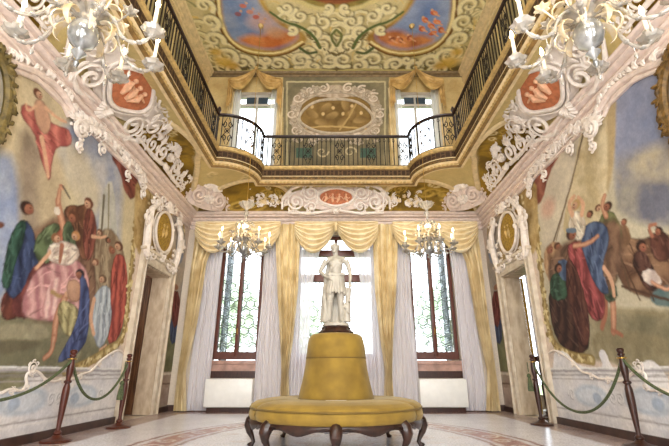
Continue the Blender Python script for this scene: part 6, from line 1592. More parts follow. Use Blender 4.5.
# --- ribs bounding the lunettes, white-yellow plaster
def rib(u, hw, lab):
    mb = MB(); pts = []
    for k in range(25):
        a = PI * k / 24; uu = u + hw * math.cos(a); vv = .02 + .88 * math.sin(a); x, y, z = cove(uu, vv); pts.append((float(x), float(y), float(z) - .02))
    mb.tube(pts, .065, 8, up=(0, 0, 1), flat=.6)
    mb.build('lunette_rib', 'stucco_cream', gal)
for u, hw in LUN[:2] + [LUN[3]]: rib(u, hw, ''); rib(UT - u, hw, '')

# --- central cartouche of the end wall
rel = Rel((0, 9.16, 4.74), (1, 0, 0), Vector((0, -.48, .88))); face = (0, -1, -.5)
t = cart(0, 'white and pink stucco cartouche with an orange oval medallion over the middle window')
o = Orn(rel, face); o.disc((0, -.03), 1.18, .30, .0, .05, dome=.05); o.build('backing_plaque', 'stucco_pink', t)
o = Orn(rel, face); o.disc((0, .0), .38, .19, .08, dome=.02); md = o.build('medallion', 'terracotta', t)
o = Orn(Rel(rel.P(0, -.02, .07 * o.face), rel.A, rel.B), face); o.figures((0, 0), .42, .2, 4, 8, 1.0); o.build('relief_figures', 'relief_pale', md)
o = Orn(rel, face); o.ring((0, 0), .42, .21, .035, .07, .03); o.ring((0, 0), .48, .26, .02, .04, .03); o.build('medallion_frame', 'stucco', t)
o = Orn(rel, face)
for q in (-1, 1):
    o.scroll((q * .60, .10), .20, 1.7, PI / 2, -q, .042, .05); o.scroll((q * .95, -.12), .22, 1.8, PI / 2, -q, .044, .04); o.scroll((q * .58, -.24), .14, 1.5, -PI / 2, q, .034, .04)
    o.tube([(q * .3, .28, .05), (q * .7, .34, .06), (q * 1.05, .2, .05), (q * 1.28, -.05, .03), (q * 1.3, -.3, .02)], [.03, .045, .045, .035, .025], 7)
    o.tube([(q * .1, -.33, .05), (q * .6, -.40, .05), (q * 1.15, -.38, .03)], [.03, .04, .03], 7)
    for k in range(12): o.leaf((q * R.uniform(.45, 1.2), R.uniform(-.35, .3)), R.uniform(0, 6.2), R.uniform(.08, .17), .017, R.uniform(-1, 1), .03)
o.shell((0, .22), .04, .2, .3, PI - .3, 11, .024, .05); o.shell((0, -.25), .04, .15, PI + .3, 2 * PI - .3, 9, .02, .05)
o.build('scrollwork', 'stucco', t)
# --- stucco surround of the painted panel between the upper windows
rel = Rel((0, YB - .012, 7.30), (1, 0, 0), (0, 0, 1))
t = cart(0, 'pale scrolled stucco surround of the brown painting between the upper windows')
o = Orn(rel, (0, -1, 0))
out = []
for k in range(61):
    a = 2 * PI * k / 60; rx = 1.02 * (1 + .05 * math.cos(4 * a)); rz = .68 * (1 + .05 * math.cos(2 * a) + .07 * abs(math.cos(a)) ** 2); out.append((.93 * rx * math.cos(a), .84 * rz * math.sin(a) + .03 - .06 * abs(math.cos(a)) ** 8, 0))
o.tube(out, .04, 8, .0); o.build('inner_frame', 'stucco_muted', t)
o = Orn(rel, (0, -1, 0))
for q in (-1, 1):
    for (x, z, r, a, fl) in [(1.10, .25, .14, 0, 1), (1.12, -.12, .13, 0, -1), (1.0, -.5, .14, 1, 1), (.5, .88, .10, 2, -1), (.88, .70, .13, 1, 1), (.6, -.74, .12, 0, -1)]: o.scroll((q * x, z), r, 1.6, a if q > 0 else PI - a, fl * q, .03, .0)
    for k in range(14): o.leaf((q * R.uniform(.3, 1.2), R.choice((-.72, .88)) + R.uniform(-.05, .05)), R.uniform(0, 6.2), .12, .016, R.uniform(-1, 1), .0)
o.ring((0, .05), 1.08, .74, .02, .0); o.shell((0, .78), .05, .22, .25, PI - .25, 11, .024, .0)
o.build('scrollwork', 'stucco_muted', t)


# ================================================================== WINDOWS
def hexlead(mb, x0, x1, z0, z1, y, cols, rad=.010):
    w = (x1 - x0) / cols; h = w * 1.05; rows = int((z1 - z0) / (h * 1.0)) + 1
    def seg(a, b):
        pa = (min(max(a[0], x0), x1), y, min(max(a[1], z0), z1)); pb = (min(max(b[0], x0), x1), y, min(max(b[1], z0), z1))
        if (Vector(pa) - Vector(pb)).length > .01: mb.tube([pa, pb], rad, 4)
    for r in range(rows + 1):
        for c in range(-1, cols + 1):
            cx = x0 + (c + (.5 if r % 2 else 0)) * w; cz = z0 + r * h
            seg((cx, cz + h * .28), (cx, cz + h * .72)); seg((cx, cz + h * .72), (cx + w / 2, cz + h * 1.28)) if 0 else seg((cx, cz + h * .72), (cx + w / 2, cz + h))
            seg((cx, cz + h * .72), (cx - w / 2, cz + h))
            seg((cx, cz + h * .28), (cx + w / 2, cz)); seg((cx, cz + h * .28), (cx - w / 2, cz))
def window(n, x0, x1, z0, z1, transoms=(), mull=True, y=9.82, fw=.075, lead=2, mid=.09, wood='window_wood'):
    mb = MB()
    mb.box(x0, x0 + fw, y - .05, y + .05, z0, z1); mb.box(x1 - fw, x1, y - .05, y + .05, z0, z1)
    mb.box(x0, x1, y - .06, y + .05, z0, z0 + fw * 2.2); mb.box(x0, x1, y - .05, y + .05, z1 - fw, z1)
    w = struct(mb.build('window_%d' % n, wood, smooth=False))
    cx = (x0 + x1) / 2
    if mull: MB().box(cx - mid / 2, cx + mid / 2, y - .065, y + .05, z0 + fw, z1 - fw, bev=.008).build('mullion', wood, w)
    for a, b in transoms: MB().box(x0 + .02, x1 - .02, y - .075, y + .05, a, b, bev=.008).build('transom', wood, w)
    MB().box(x0 + .03, x1 - .03, y - .004, y + .004, z0 + .05, z1 - .03).build('pane', 'glass', w, smooth=False)
    if lead:
        for a, b in ((x0 + fw, cx - mid / 2), (cx + mid / 2, x1 - fw)): mb = MB(); hexlead(mb, a, b, z0 + fw * 1.6, z1 - fw, y - .01, lead); mb.build('leading', 'lead', w)
    if mull and lead: MB().tube([(cx, y - .08, z0 + .55), (cx, y - .11, z0 + .6), (cx, y - .08, z0 + .68)], .012, 6).build('handle', 'brass', w)
    return w
window(1, -2.76, -1.74, 1.04, 3.93); window(2, -.92, .92, 1.0, 3.93, transoms=((2.80, 2.98), (3.42, 3.58)), mull=False, lead=0)
w2 = [o for o in bpy.data.objects if o.name == 'window_2'][0]
MB().box(-.035, .035, 9.76, 9.86, 2.98, 3.86, bev=.008).build('mullion', 'window_wood', w2)
MB().box(-.012, .012, 9.79, 9.85, 1.1, 2.8).build('mullion', 'lead', w2)
for a, b in ((-.84, -.02), (.02, .84)): mb = MB(); hexlead(mb, a, b, 1.1, 2.8, 9.81, 4, .007); mb.build('leading', 'lead', w2)
window(3, 1.74, 2.76, 1.04, 3.93)
window(4, -2.76, -1.64, 5.62, 8.1, transoms=((7.72, 7.8),), lead=0, mid=.06, wood='pale_frame'); window(5, 1.64, 2.76, 5.62, 8.1, transoms=((7.72, 7.8),), lead=0, mid=.06, wood='pale_frame')
for n_, c_ in ((4, -2.2), (5, 2.2)):
    MB().box(c_ - .30, c_ + .30, 9.76, 9.78, 7.72, 8.02).build('roller_blind', 'shutter_blue', bpy.data.objects['window_%d' % n_], smooth=False)
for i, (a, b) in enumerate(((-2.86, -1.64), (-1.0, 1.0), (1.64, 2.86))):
    mb = MB().box(a, b, 9.60, 9.80, .93, 1.02, bev=.01); mb.box(a + .03, b - .03, 9.62, YB, .80, .93)
    struct(mb.build('trim_%d' % (3 + i), 'marble_pink'))
    struct(MB().box(a + .05, b - .05, 9.62, 9.645, .655, .80).build('trim_%d' % (6 + i), 'dark_wood', smooth=False))  # dark-coloured strip stands in for the shadow band under each sill
def shutter(x, sgn, z0, z1, lab, grp=None):
    mb = MB(); y0 = 10.0
    for k in range(2): pass
    mb.box(x - .02, x + .02, y0, y0 + .05, z0, z1); mb.box(x - .02, x + .02, y0 + .43, y0 + .48, z0, z1)
    for zz in (z0, (z0 + z1) / 2 - .03, z1 - .06): mb.box(x - .02, x + .02, y0, y0 + .48, zz, zz + .06)
    n = int((z1 - z0) / .055)
    for k in range(n): mb.box(x - .014, x + .014, y0 + .05, y0 + .43, z0 + k * .055, z0 + k * .055 + .04)
    o = mb.build('window_shutter', 'shutter_blue', smooth=False); tag(o, lab, 'shutter'); return o
for cx, nm in ((-2.25, 'left'), (2.25, 'right')):
    for q, wd in ((-1, 'left'), (1, 'right')): shutter(cx + q * .42, q, 1.02, 3.9, 'open blue-grey shutter at the %s side of the %s lower window' % (wd, nm))

# ================================================================== CURTAINS
def lerp_edge(E, z):
    E = sorted(E, key=lambda p: -p[1])
    if z >= E[0][1]: return E[0][0]
    for a, b in zip(E[:-1], E[1:]):
        if a[1] >= z >= b[1]: return a[0] + (b[0] - a[0]) * (a[1] - z) / max(1e-6, a[1] - b[1])
    return E[-1][0]
def drape(name, L, Rr, y, folds, amp, m, label, cat, group=None, seed=0, z0=None, z1=None, parent=None):
    r = random.Random(seed); z1 = z1 or max(p[1] for p in L); z0 = z0 if z0 is not None else min(p[1] for p in L)
    ph = [r.uniform(0, 6) for _ in range(4)]; nu = folds * 8; nv = 40
    def fn(s, t):
        z = z1 + (z0 - z1) * t; a, b = lerp_edge(L, z), lerp_edge(Rr, z)
        w = abs(b - a); ss = s + .018 * math.sin(7 * t + ph[0] + s * 9)
        am = amp * min(1.2, .35 / max(.1, w) * .8 + .4)
        yy = y + am * math.sin(2 * PI * folds * ss + .8 * math.sin(3 * t + ph[1])) + am * .4 * math.sin(2 * PI * folds * 1.7 * ss + ph[2] + 2 * t)
        return (a + (b - a) * s, yy, z)
    mb = MB().grid(fn, nu, nv); o = mb.build(name, m, parent, angle=80)
    if label: tag(o, label, cat, group)
    return o
YC = 9.40
MR = lambda E: [(-p[0] + .03, p[1]) for p in E]
gL = [(-3.342, 4.129), (-3.352, 3.190), (-3.350, 1.845), (-3.368, 0.780), (-3.374, 0.020)]
gR = [(-2.693, 4.129), (-3.003, 3.190), (-3.084, 1.845), (-3.219, 0.780), (-3.105, 0.020)]
s1L = [(-3.124, 3.742), (-3.085, 2.317), (-3.158, 1.024), (-3.163, 0.016)]
s1R = [(-2.670, 3.742), (-2.698, 2.776), (-2.702, 1.655), (-2.705, 0.620), (-2.664, 0.016)]
s2L = [(-1.717, 3.742), (-1.701, 2.317), (-1.744, 1.231), (-1.748, 0.016)]
s2R = [(-1.311, 3.742), (-1.202, 2.317), (-1.103, 0.016)]
g2L = [(-1.467, 4.129), (-1.342, 2.536), (-1.224, 1.438), (-1.173, 0.780), (-1.180, 0.020)]
g2R = [(-0.842, 4.129), (-0.864, 2.536), (-0.940, 1.438), (-1.023, 0.780), (-0.952, 0.020)]
s3L = [(-1.001, 3.742), (-1.021, 2.317), (-0.999, 0.016)]
s3R = [(-0.334, 3.742), (-0.530, 2.776), (-0.593, 1.442), (-0.624, 0.016)]
for sx, nm, f in ((-1, 'left', lambda L, Rr: (L, Rr)), (1, 'right', lambda L, Rr: (MR(Rr), MR(L)))):
    a, b = f(gL, gR); drape('gold_curtain', a, b, YC, 5, .05, 'gold_silk', 'gold silk curtain hanging in the %s corner beside the fresco wall' % nm, 'curtain', seed=1)
    a, b = f(g2L, g2R); drape('gold_curtain', a, b, YC, 5, .05, 'gold_silk', 'gold silk curtain between the %s window and the middle window' % nm, 'curtain', seed=2)
    a, b = f(s1L, s1R); drape('sheer_curtain', a, b, YC + .13, 8, .022, 'sheer', 'white pleated sheer curtain on the outer side of the %s window' % nm, 'curtain', seed=3)
    a, b = f(s2L, s2R); drape('sheer_curtain', a, b, YC + .13, 8, .022, 'sheer', 'white pleated sheer curtain on the inner side of the %s window' % nm, 'curtain', seed=4)
    a, b = f(s3L, s3R); drape('sheer_curtain', a, b, YC + .13, 7, .022, 'sheer', 'white pleated sheer curtain at the %s edge of the middle window' % nm, 'curtain', seed=5)
def swag(mb, x0, x1, zt, drop, y, e0=.2, e1=.2, n=5, amp=.045, bias=0.):
    def fn(s, t):
        k = (4 * s * (1 - s)) ** .9; ed = e0 * (1 - s) + e1 * s
        z = zt - (t ** .9) * (ed + (drop - ed) * k)
        yy = y - .03 - .09 * math.sin(PI * t) * k + amp * math.sin(2 * PI * n * t) * (.35 + .65 * k) * (1 if t > .03 else 0)
        return (x0 + (x1 - x0) * (s + bias * t * math.sin(PI * s)), yy, z)
    mb.grid(fn, 30, 84)
def valance(x0, xm, x1, label):
    t = empty('swag_valance', (0, 0, 0), label, 'valance')
    mb = MB(); swag(mb, x0, xm + .03, 4.15, .78, 9.30, .30, .10, 6, amp=.065, bias=-.06); mb.build('swag', 'gold_silk_pale', t, angle=80)
    mb = MB(); swag(mb, xm - .03, x1, 4.15, .78, 9.29, .10, .30, 6, amp=.065, bias=.06); mb.build('swag', 'gold_silk_pale', t, angle=80)
    MB().box(x0, x1, 9.30, 9.38, 4.08, 4.15, bev=.01).build('heading', 'gold_silk', t)
    mb = MB(); mb.ball((xm, 9.26, 4.08), .045, 10, 8); mb.tube([(xm, 9.25, 4.06), (xm, 9.25, 3.9)], [.03, .04], 8); mb.build('rosette', 'gold_silk', t)
    return t
valance(-3.33, -2.30, -1.32, 'pale gold double swag valance over the left window behind a chandelier')
valance(-.98, 0.0, 1.0, 'pale gold double swag valance over the middle window behind the statue')
valance(1.34, 2.32, 3.35, 'pale gold double swag valance over the right window behind a chandelier')
for sx, nm in ((-1, 'left'), (1, 'right')):
    c = sx * 2.2; t = empty('peaked_valance', (0, 0, 0), 'gold peaked valance with tails over the upper %s window' % nm, 'valance')
    mb = MB()
    for q in (-1, 1):
        def fn(s, v, q=q):
            x = c + q * .72 * s; top = 8.64 - .34 * s ** .8; k = math.sin(PI * min(1, s * 1.05)); z = top - v * (.10 + .30 * k + .12 * s)
            return (x, 9.34 - .07 * math.sin(PI * v) + .05 * math.sin(2 * PI * 4 * v), z)
        mb.grid(fn, 20, 26)
    mb.build('swag', 'valance_gold', t, angle=80)
    for q in (-1, 1):
        mb = MB().grid(lambda s, v, q=q: (c + q * (.60 + .14 * s), 9.36 + .03 * math.sin(2 * PI * 2.5 * s), 8.34 - v * (.75 + .2 * s)), 16, 12); mb.build('tail', 'valance_gold', t, angle=80)
    mb = MB(); mb.ball((c, 9.30, 8.66), .05, 8, 6); mb.build('finial', 'gilded', t)
    for q, wd in ((-1, 'left'), (1, 'right')):
        a, b = sorted((c + q * .60, c + q * .76)); drape('gold_curtain', [(a, 8.2), (a, 5.2)], [(b, 8.2), (b, 5.2)], 9.54, 2, .025, 'gold_silk', 'narrow gold curtain at the %s side of the upper %s window' % (wd, nm), 'curtain', seed=9)
        a, b = sorted((c + q * .30, c + q * .62)); drape('sheer_curtain', [(a + (.12 if q > 0 else 0), 8.15), (a, 5.2)], [(b - (.12 if q < 0 else 0), 8.15), (b, 5.2)], 9.58, 5, .018, 'sheer_upper', 'white sheer curtain at the %s side of the upper %s window' % (wd, nm), 'curtain', seed=10)

# ================================================================== RADIATOR COVERS
for sx, nm in ((-1, 'left'), (1, 'right')):
    c = sx * 2.25; t = empty('radiator', (c, 9.45, 0), 'white flat radiator unit under the %s window' % nm, 'radiator')
    MB().box(-.5, .5, -.11, .12, .09, .64, bev=.02).build('casing', 'white_enamel', t)
    MB().box(-.44, .44, -.06, .08, 0, .09).build('plinth', 'dark_wood', t)
    mb = MB()
    for k in range(16): mb.box(-.44 + k * .056, -.44 + k * .056 + .04, -.08, .08, .639, .648)
    mb.build('top_grille', 'white_enamel', t, smooth=False)

# ================================================================== DOORWAYS
for sx, n, nm in ((-1, 1, 'left'), (1, 2, 'right')):
    mb = MB(); y0, y1, z1 = DOOR[0], DOOR[1], DOOR[3]
    prof = [(-.0, -.0), (.0, .06), (.05, .075), (.06, .055), (.15, .05), (.17, .085), (.215, .08), (.22, 0)]
    path = [(y0, 0), (y0, z1), (y1, z1), (y1, 0)]; nr = [(-1, 0), (-1, 1), (1, 1), (1, 0)]
    v = []; f = []; k = len(prof)
    for (y, z), (a, b) in zip(path, nr):
        for (w, h) in prof: v.append((sx * (XW - h), y + a * w, z + b * w))
    for i in range(3):
        for j in range(k - 1): f.append((i * k + j, i * k + j + 1, (i + 1) * k + j + 1, (i + 1) * k + j))
    mb.add(v, f); d = struct(mb.build('door_%d' % n, 'stone', angle=25))
    a, b = sorted((sx * XW, sx * (XW + T + .04)))
    MB().box(a, b, y1 - .02, y1 + .0, 0, z1).build('reveal', 'stone_reveal', d, smooth=False)
    MB().box(a, b, y0, y0 + .02, 0, z1).build('reveal', 'stone_reveal', d, smooth=False)
    MB().box(a, b, y0, y1, z1 - .02, z1).build('reveal', 'stone_reveal', d, smooth=False)
    mb = MB(); a, b = sorted((sx * (XW + T + .05), sx * (XW + T + (.75 if sx < 0 else .09))))
    mb.box(a, b, y1 - .04, y1, .01, z1 - .03)
    if sx < 0:
        for zz in ((.15, .8), (.95, 1.6), (1.75, 2.5)): mb.box(a + .1, b - .1, y1 - .055, y1 - .04, *zz)
    lf = mb.build('door_leaf', 'door_wood' if sx < 0 else 'olive_gold', d, smooth=False)
    # shallow cresting over the lintel
    mb = MB(); a, b = sorted((sx * (XW - .11), sx * XW)); mb.box(a, b, y0 - .26, y1 + .26, z1 + .22, z1 + .28, bev=.01); mb.build('lintel_cap', 'stone', d)
# rooms beyond the doorways
for sx, nm in ((-1, 'left'), (1, 'right')):
    mb = MB(); x0, x1 = XW + T, XW + 2.8
    def bx(a, b, *r):
        q = sorted((sx * a, sx * b)); mb.box(q[0], q[1], *r)
    bx(x1, x1 + .1, 5.5, 10.1, 0, 3.4); bx(x0, x1, 5.4, 5.5, 0, 3.4); bx(x0, x1, 5.4, 10.1, 3.4, 3.5)
    if sx < 0: bx(x0, x1, 9.95, 10.05, 0, 3.4)
    else: bx(x0, 4.32, 9.95, 10.05, 0, 3.4); bx(5.5, x1, 9.95, 10.05, 0, 3.4); bx(4.32, 5.5, 9.95, 10.05, 3.1, 3.4); bx(4.32, 5.5, 9.95, 10.05, 0, .3)
    struct(mb.build('wall_%s_anteroom' % nm, 'marble_pink' if sx < 0 else 'plain_wall', smooth=False))
mb = MB(); mb.box(4.62, 4.84, 9.9, 10.0, .3, 3.1); mb.box(5.36, 5.5, 9.9, 10.0, .3, 3.1); mb.box(4.36, 5.5, 9.9, 10.0, 1.0, 1.12); struct(mb.build('window_6', 'window_wood', smooth=False))
drape('anteroom_curtain', [(4.18, 3.1), (4.18, .05)], [(4.33, 3.1), (4.31, .05)], 9.86, 2, .03, 'olive_gold', 'olive gold curtain seen through the right doorway', 'curtain', seed=3)

# ================================================================== RAILINGS
def baluster_mesh():
    mb = MB(); mb.box(-.010, .010, -.009, .009, .06, .79); mb.ball((0, 0, .43), .016, 6, 4, sz=1.6); mb.ball((0, 0, .70), .012, 6, 4); mb.ball((0, 0, .16), .012, 6, 4)
    mb.tube([(-.018, 0, .75), (-.028, 0, .70), (-.01, 0, .67), (0, 0, .64)], .005, 4); mb.tube([(.018, 0, .75), (.028, 0, .70), (.01, 0, .67), (0, 0, .64)], .005, 4)
    o = mb.build('baluster', 'iron'); m = o.data; bpy.data.objects.remove(o); return m
def panel_mesh():
    mb = MB(); 
    for q in (-1, 1):
        mb.box(q * .115 - .009, q * .115 + .009, -.008, .008, .06, .79)
        for zc, fl in ((.25, 1), (.60, -1)):
            pts = [(q * (.055 + .05 * (1 - .8 * i / 14) * math.cos(q * fl * (i * .55))), 0, zc + .085 * (1 - .8 * i / 14) * math.sin(i * .55 * fl)) for i in range(15)]; mb.tube(pts, .011, 5)
        mb.tube([(q * .02, 0, .1), (q * .09, 0, .30), (q * .01, 0, .43), (q * .09, 0, .56), (q * .02, 0, .76)], .008, 5)
    mb.ball((0, 0, .43), .03, 8, 6, sy=.5); pts = [(.055 * math.cos(i * PI / 8), 0, .43 + .055 * math.sin(i * PI / 8)) for i in range(17)]; mb.tube(pts, .007, 5)
    o = mb.build('scroll_panel', 'iron'); m = o.data; bpy.data.objects.remove(o); return m
BM, PM = baluster_mesh(), panel_mesh()
def railing(path, label, every, posts=()):
    t = empty('balcony_railing', (path[0][0], path[0][1], 5.19), label, 'railing', 'wrought iron railings of the gallery')
    ox, oy = path[0]; P = [(x - ox, y - oy) for x, y in path]
    mb = MB(); mb.tube([(x, y, .83) for x, y in P], .034, 8, up=(0, 0, 1), flat=.75); mb.build('top_rail', 'rail_wood', t)
    mb = MB(); mb.tube([(x, y, .785) for x, y in P], .012, 4, up=(0, 0, 1)); mb.build('upper_iron_band', 'iron', t); mb = MB(); mb.tube([(x, y, .055) for x, y in P], .014, 4, up=(0, 0, 1)); mb.build('lower_iron_band', 'iron', t)
    pts = along(P, .105); n = 0
    for i, (p, d) in enumerate(pts):
        k = i % every
        me = None
        if k == every // 2: me = PM
        elif abs(k - every // 2) == 1: me = None; continue
        else: me = BM
        nm = 'scroll_panel' if me is PM else 'baluster'
        o = bpy.data.objects.new(nm, me); COL.objects.link(o); o.parent = t; o.location = (p.x, p.y, 0); o.rotation_euler = (0, 0, math.atan2(d.y, d.x))
    for x, y in posts:
        mb = MB(); mb.lathe([(.001, 0), (.03, 0), (.03, .04), (.018, .06), (.018, .8), (.03, .84), (.02, .88), (.045, .94), (.03, 1.0), (.001, 1.04)], (x - ox, y - oy, 0), 10); mb.build('newel_post', 'rail_wood', t)
    return t
r_ = .03
arcL = [(-2.5 + .03 + .77 * math.cos(-PI / 2 + PI / 2 * k / 12), 8.42 + .03 * 0 + .77 * math.sin(-PI / 2 + PI / 2 * k / 12)) for k in range(13)] + [(-1.70, 8.53)]
arcL[0] = (-2.53, 7.65)
railing([(-1.70, 8.53), (1.70, 8.53)], 'straight black iron railing of the gallery in front of the end wall', 7)
railing(arcL, 'rounded black iron railing at the left rear corner of the gallery', 5, posts=[(-2.53, 7.65)])
railing([(-x, y) for x, y in arcL][::-1], 'rounded black iron railing at the right rear corner of the gallery', 5, posts=[(2.53, 7.65)])
railing([(-2.53, -1.45), (-2.53, 7.62)], 'long black iron railing of the gallery along the left wall', 8)
railing([(2.53, -1.45), (2.53, 7.62)], 'long black iron railing of the gallery along the right wall', 8)

# ================================================================== ROUND SOFA
sofa = empty('round_sofa', (0, 5.2, 0), 'round mustard velvet sofa with a tall tapering centre back on carved dark legs', 'sofa')
n4 = 3
for k in range(n4):
    a0 = 2 * PI / 3 * k - 5 * PI / 6; a1 = a0 + 2 * PI / 3 - .010
    prof = [(.36, .30), (.93, .29), (.965, .305), (.980, .345), (.972, .395), (.958, .412), (.968, .424), (.958, .445), (.905, .476), (.80, .496), (.62, .504), (.44, .496), (.36, .48)]
    def fn(s, t, a0=a0, a1=a1):
        i = t * (len(prof) - 1); j = min(int(i), len(prof) - 2); q = i - j; r = prof[j][0] * (1 - q) + prof[j + 1][0] * q; z = prof[j][1] * (1 - q) + prof[j + 1][1] * q
        e = min(s, 1 - s) * 16
        if e < 1: z = .39 + (z - .39) * (1 - .12 * (1 - e) ** 2); r *= 1 - .012 * (1 - e) ** 2
        a = a0 + (a1 - a0) * s; return (r * math.cos(a), r * math.sin(a), z)
    mb = MB().grid(fn, 48, 36); c = mb.build('seat_cushion', 'velvet', sofa, angle=60)
    mb = MB(); mb.tube([(.968 * math.cos(a0 + (a1 - a0) * i / 30), .968 * math.sin(a0 + (a1 - a0) * i / 30), .418) for i in range(31)], .009, 6); mb.build('piping', 'velvet_trim', c)
mb = MB(); mb.lathe([(.425, .47), (.436, .50), (.428, .54), (.395, .68), (.368, .82), (.356, .925), (.350, .935), (.354, .945), (.345, 1.05), (.332, 1.13), (.318, 1.175), (.285, 1.205), (.22, 1.215), (.001, 1.217)], seg=48); bk = mb.build('backrest', 'velvet', sofa, angle=60)
mb = MB(); mb.tube([(.356 * math.cos(2 * PI * i / 40), .356 * math.sin(2 * PI * i / 40), .935) for i in range(41)], .006, 6); mb.build('piping', 'velvet_trim', bk)
mb = MB(); mb.tube([(.436 * math.cos(2 * PI * i / 40), .436 * math.sin(2 * PI * i / 40), .494) for i in range(41)], .009, 6); mb.build('piping', 'velvet_trim', bk)
mb = MB()
def apron(s, t):
    a = 2 * PI * s; d = .055 + .03 * abs(math.sin(4 * a)) ** 3 + .012 * math.cos(16 * a); r = .955 + .015 * math.sin(PI * t); return (r * math.cos(a), r * math.sin(a), .305 - d * t)
mb.grid(apron, 128, 6); mb.grid(lambda s, t: (lambda p: (p[0] * .95, p[1] * .95, p[2]))(apron(s, t)), 128, 6); mb.lathe([(.1, .30), (.955, .302)], seg=64)
for k in range(8):
    a = PI / 8 * (2 * k + 1) + PI / 8
    for q in (-1, 1):
        pts = [((.975) * math.cos(a + q * (.10 + .08 * (1 - .8 * i / 10) * math.cos(i * .6))), .975 * math.sin(a + q * (.10 + .08 * (1 - .8 * i / 10) * math.cos(i * .6))), .262 + .025 * (1 - .8 * i / 10) * math.sin(i * .6)) for i in range(11)]; mb.tube(pts, .007, 5)
mb.build('carved_apron', 'carved_wood', sofa)
legp = None
for k in range(8):
    a = -PI / 2 + 2 * PI * k / 8
    mb = MB(); pts = [(.93, 0, .30), (.965, 0, .26), (.985, 0, .21), (.975, 0, .15), (.94, 0, .09), (.925, 0, .05), (.945, 0, .02), (.975, 0, .014)]
    mb.tube(pts, [.055, .066, .058, .038, .026, .023, .028, .022], 10); mb.ball((.968, 0, .018), .026, 8, 6, sz=.7); mb.ball((1.0, 0, .235), .026, 8, 6, sz=1.4)
    if legp is None: legp = mb.build('leg', 'carved_wood', sofa); o = legp
    else: o = legp.copy(); COL.objects.link(o); o.parent = sofa
    o.rotation_euler = (0, 0, a)
pn = MB().box(-.11, .11, -.475, -.445, .4945, .4985).build('paper_slip', 'paper', None, smooth=False); pn.location = (0, 5.2, 0); pn['label'] = 'thin white paper slip lying at the foot of the sofa back'; pn['category'] = 'paper'

# ================================================================== STATUE
st = empty('statue', (0, 5.2, 1.217), 'white marble statue of a standing figure with hand on hip on top of the sofa', 'statue')
mb = MB(); mb.lathe([(.001, 0), (.20, 0), (.205, .02), (.18, .035), (.165, .055), (.17, .07), (.15, .085), (.001, .086)], seg=32, wave=.06, wn=8); mb.build('carved_base', 'carved_wood', st)
mb = MB(); mb.lathe([(.001, .085), (.158, .085), (.162, .10), (.155, .12), (.148, .125), (.001, .126)], seg=28); mb.build('plinth', 'marble_white', st)
b = MB(); Z0 = .12
def lim(pts, rad, seg=12): b.tube([(x, y, z + Z0) for x, y, z in pts], rad, seg)
lim([(0, .01, .50), (-.005, 0, .56), (.0, .0, .62), (.0, -.005, .70), (0, .0, .78), (0, .005, .825)], [.078, .082, .068, .084, .088, .060], 16)
lim([(-.115, .01, .80), (0, .01, .815), (.115, .01, .80)], [.042, .055, .042]); b.ball((-.045, -.05, .74 + Z0), .045, 12, 8, sz=.8); b.ball((.045, -.05, .74 + Z0), .045, 12, 8, sz=.8)
lim([(0, .01, .82), (-.005, 0, .87), (-.01, -.005, .91)], [.040, .032, .034])
b.ball((-.014, -.008, .945 + Z0), .053, 16, 12, sx=.86, sy=1.0, sz=1.2)
b.ball((-.03, -.058, .94 + Z0), .012, 8, 6, sz=1.5); b.ball((-.024, -.045, .905 + Z0), .02, 8, 6)
for k in range(16): a = k * .39 + .6; b.ball((-.012 + .048 * math.cos(a), .006 + .05 * math.sin(a) * (1 if math.sin(a) > -.5 else .7), .975 + Z0 + .018 * math.sin(k * 2)), .02, 8, 6)
b.ball((-.012, .008, 1.0 + Z0), .036, 10, 8)
lim([(-.125, .01, .80), (-.165, .02, .73), (-.205, .03, .655)], [.038, .034, .027]); lim([(-.205, .03, .655), (-.155, -.02, .60), (-.10, -.055, .565)], [.028, .024, .018])
lim([(.125, .01, .80), (.160, .01, .72), (.178, .0, .64)], [.038, .033, .027]); lim([(.178, .0, .64), (.182, -.03, .56), (.172, -.045, .49)], [.027, .022, .016])
for k in range(4):
    lim([(-.105, -.055, .566), (-.075 + .004 * k, -.085, .575 - .013 * k), (-.055 + .006 * k, -.088, .56 - .014 * k)], [.012, .009, .008], 6)
    lim([(.172, -.045, .49), (.155 + .013 * k, -.068, .462), (.153 + .014 * k, -.062, .435)], [.012, .009, .008], 6)
lim([(-.045, 0, .50), (-.065, -.03, .38), (-.075, -.045, .27)], [.066, .056, .040]); lim([(-.075, -.045, .27), (-.085, -.01, .17), (-.082, .0, .05)], [.040, .040, .024]); lim([(-.082, .005, .025), (-.088, -.045, .018), (-.092, -.08, .012)], [.027, .022, .015], 8)
lim([(.045, 0, .50), (.055, -.015, .38), (.060, -.02, .27)], [.066, .056, .040]); lim([(.060, -.02, .27), (.065, .01, .17), (.064, .02, .05)], [.040, .040, .024]); lim([(.064, .02, .025), (.074, -.03, .018), (.082, -.065, .012)], [.027, .022, .015], 8)
b.m = None
for k in range(20):  # pleats of the tunic
    a = 2 * PI * k / 20; x, y = .085 * math.cos(a), .075 * math.sin(a)
    lim([(x, y, .60), (x * 1.15, y * 1.15, .50), (x * 1.42, y * 1.4, .40), (x * 1.5, y * 1.5, .355 + .012 * math.sin(k * 2.3))], [.016, .020, .020, .014], 6)
for k in range(9):  # sash and cloak folds
    q = k / 8; lim([(-.10 + .2 * q, -.075 - .01 * math.sin(PI * q), .60 + .02 * math.sin(q * 9)), (-.08 + .19 * q, -.082, .585)], [.018, .016], 6)
lim([(.10, .0, .83), (.03, -.07, .76), (-.06, -.085, .68), (-.09, -.03, .60)], [.02, .017, .017, .02], 8)
for k in range(7):  # cloak falling behind to the left side
    x = -.155 + .035 * k; lim([(x * .6, .06, .80), (x * .85, .085, .6), (x, .08, .35), (x * 1.05 - .01, .06 + .01 * math.sin(k * 3), .02)], [.018, .024, .026, .028], 8)
lim([(-.12, .03, .50), (-.145, .02, .34), (-.13, -.01, .18), (-.14, .01, .02)], [.02, .03, .032, .036], 8)
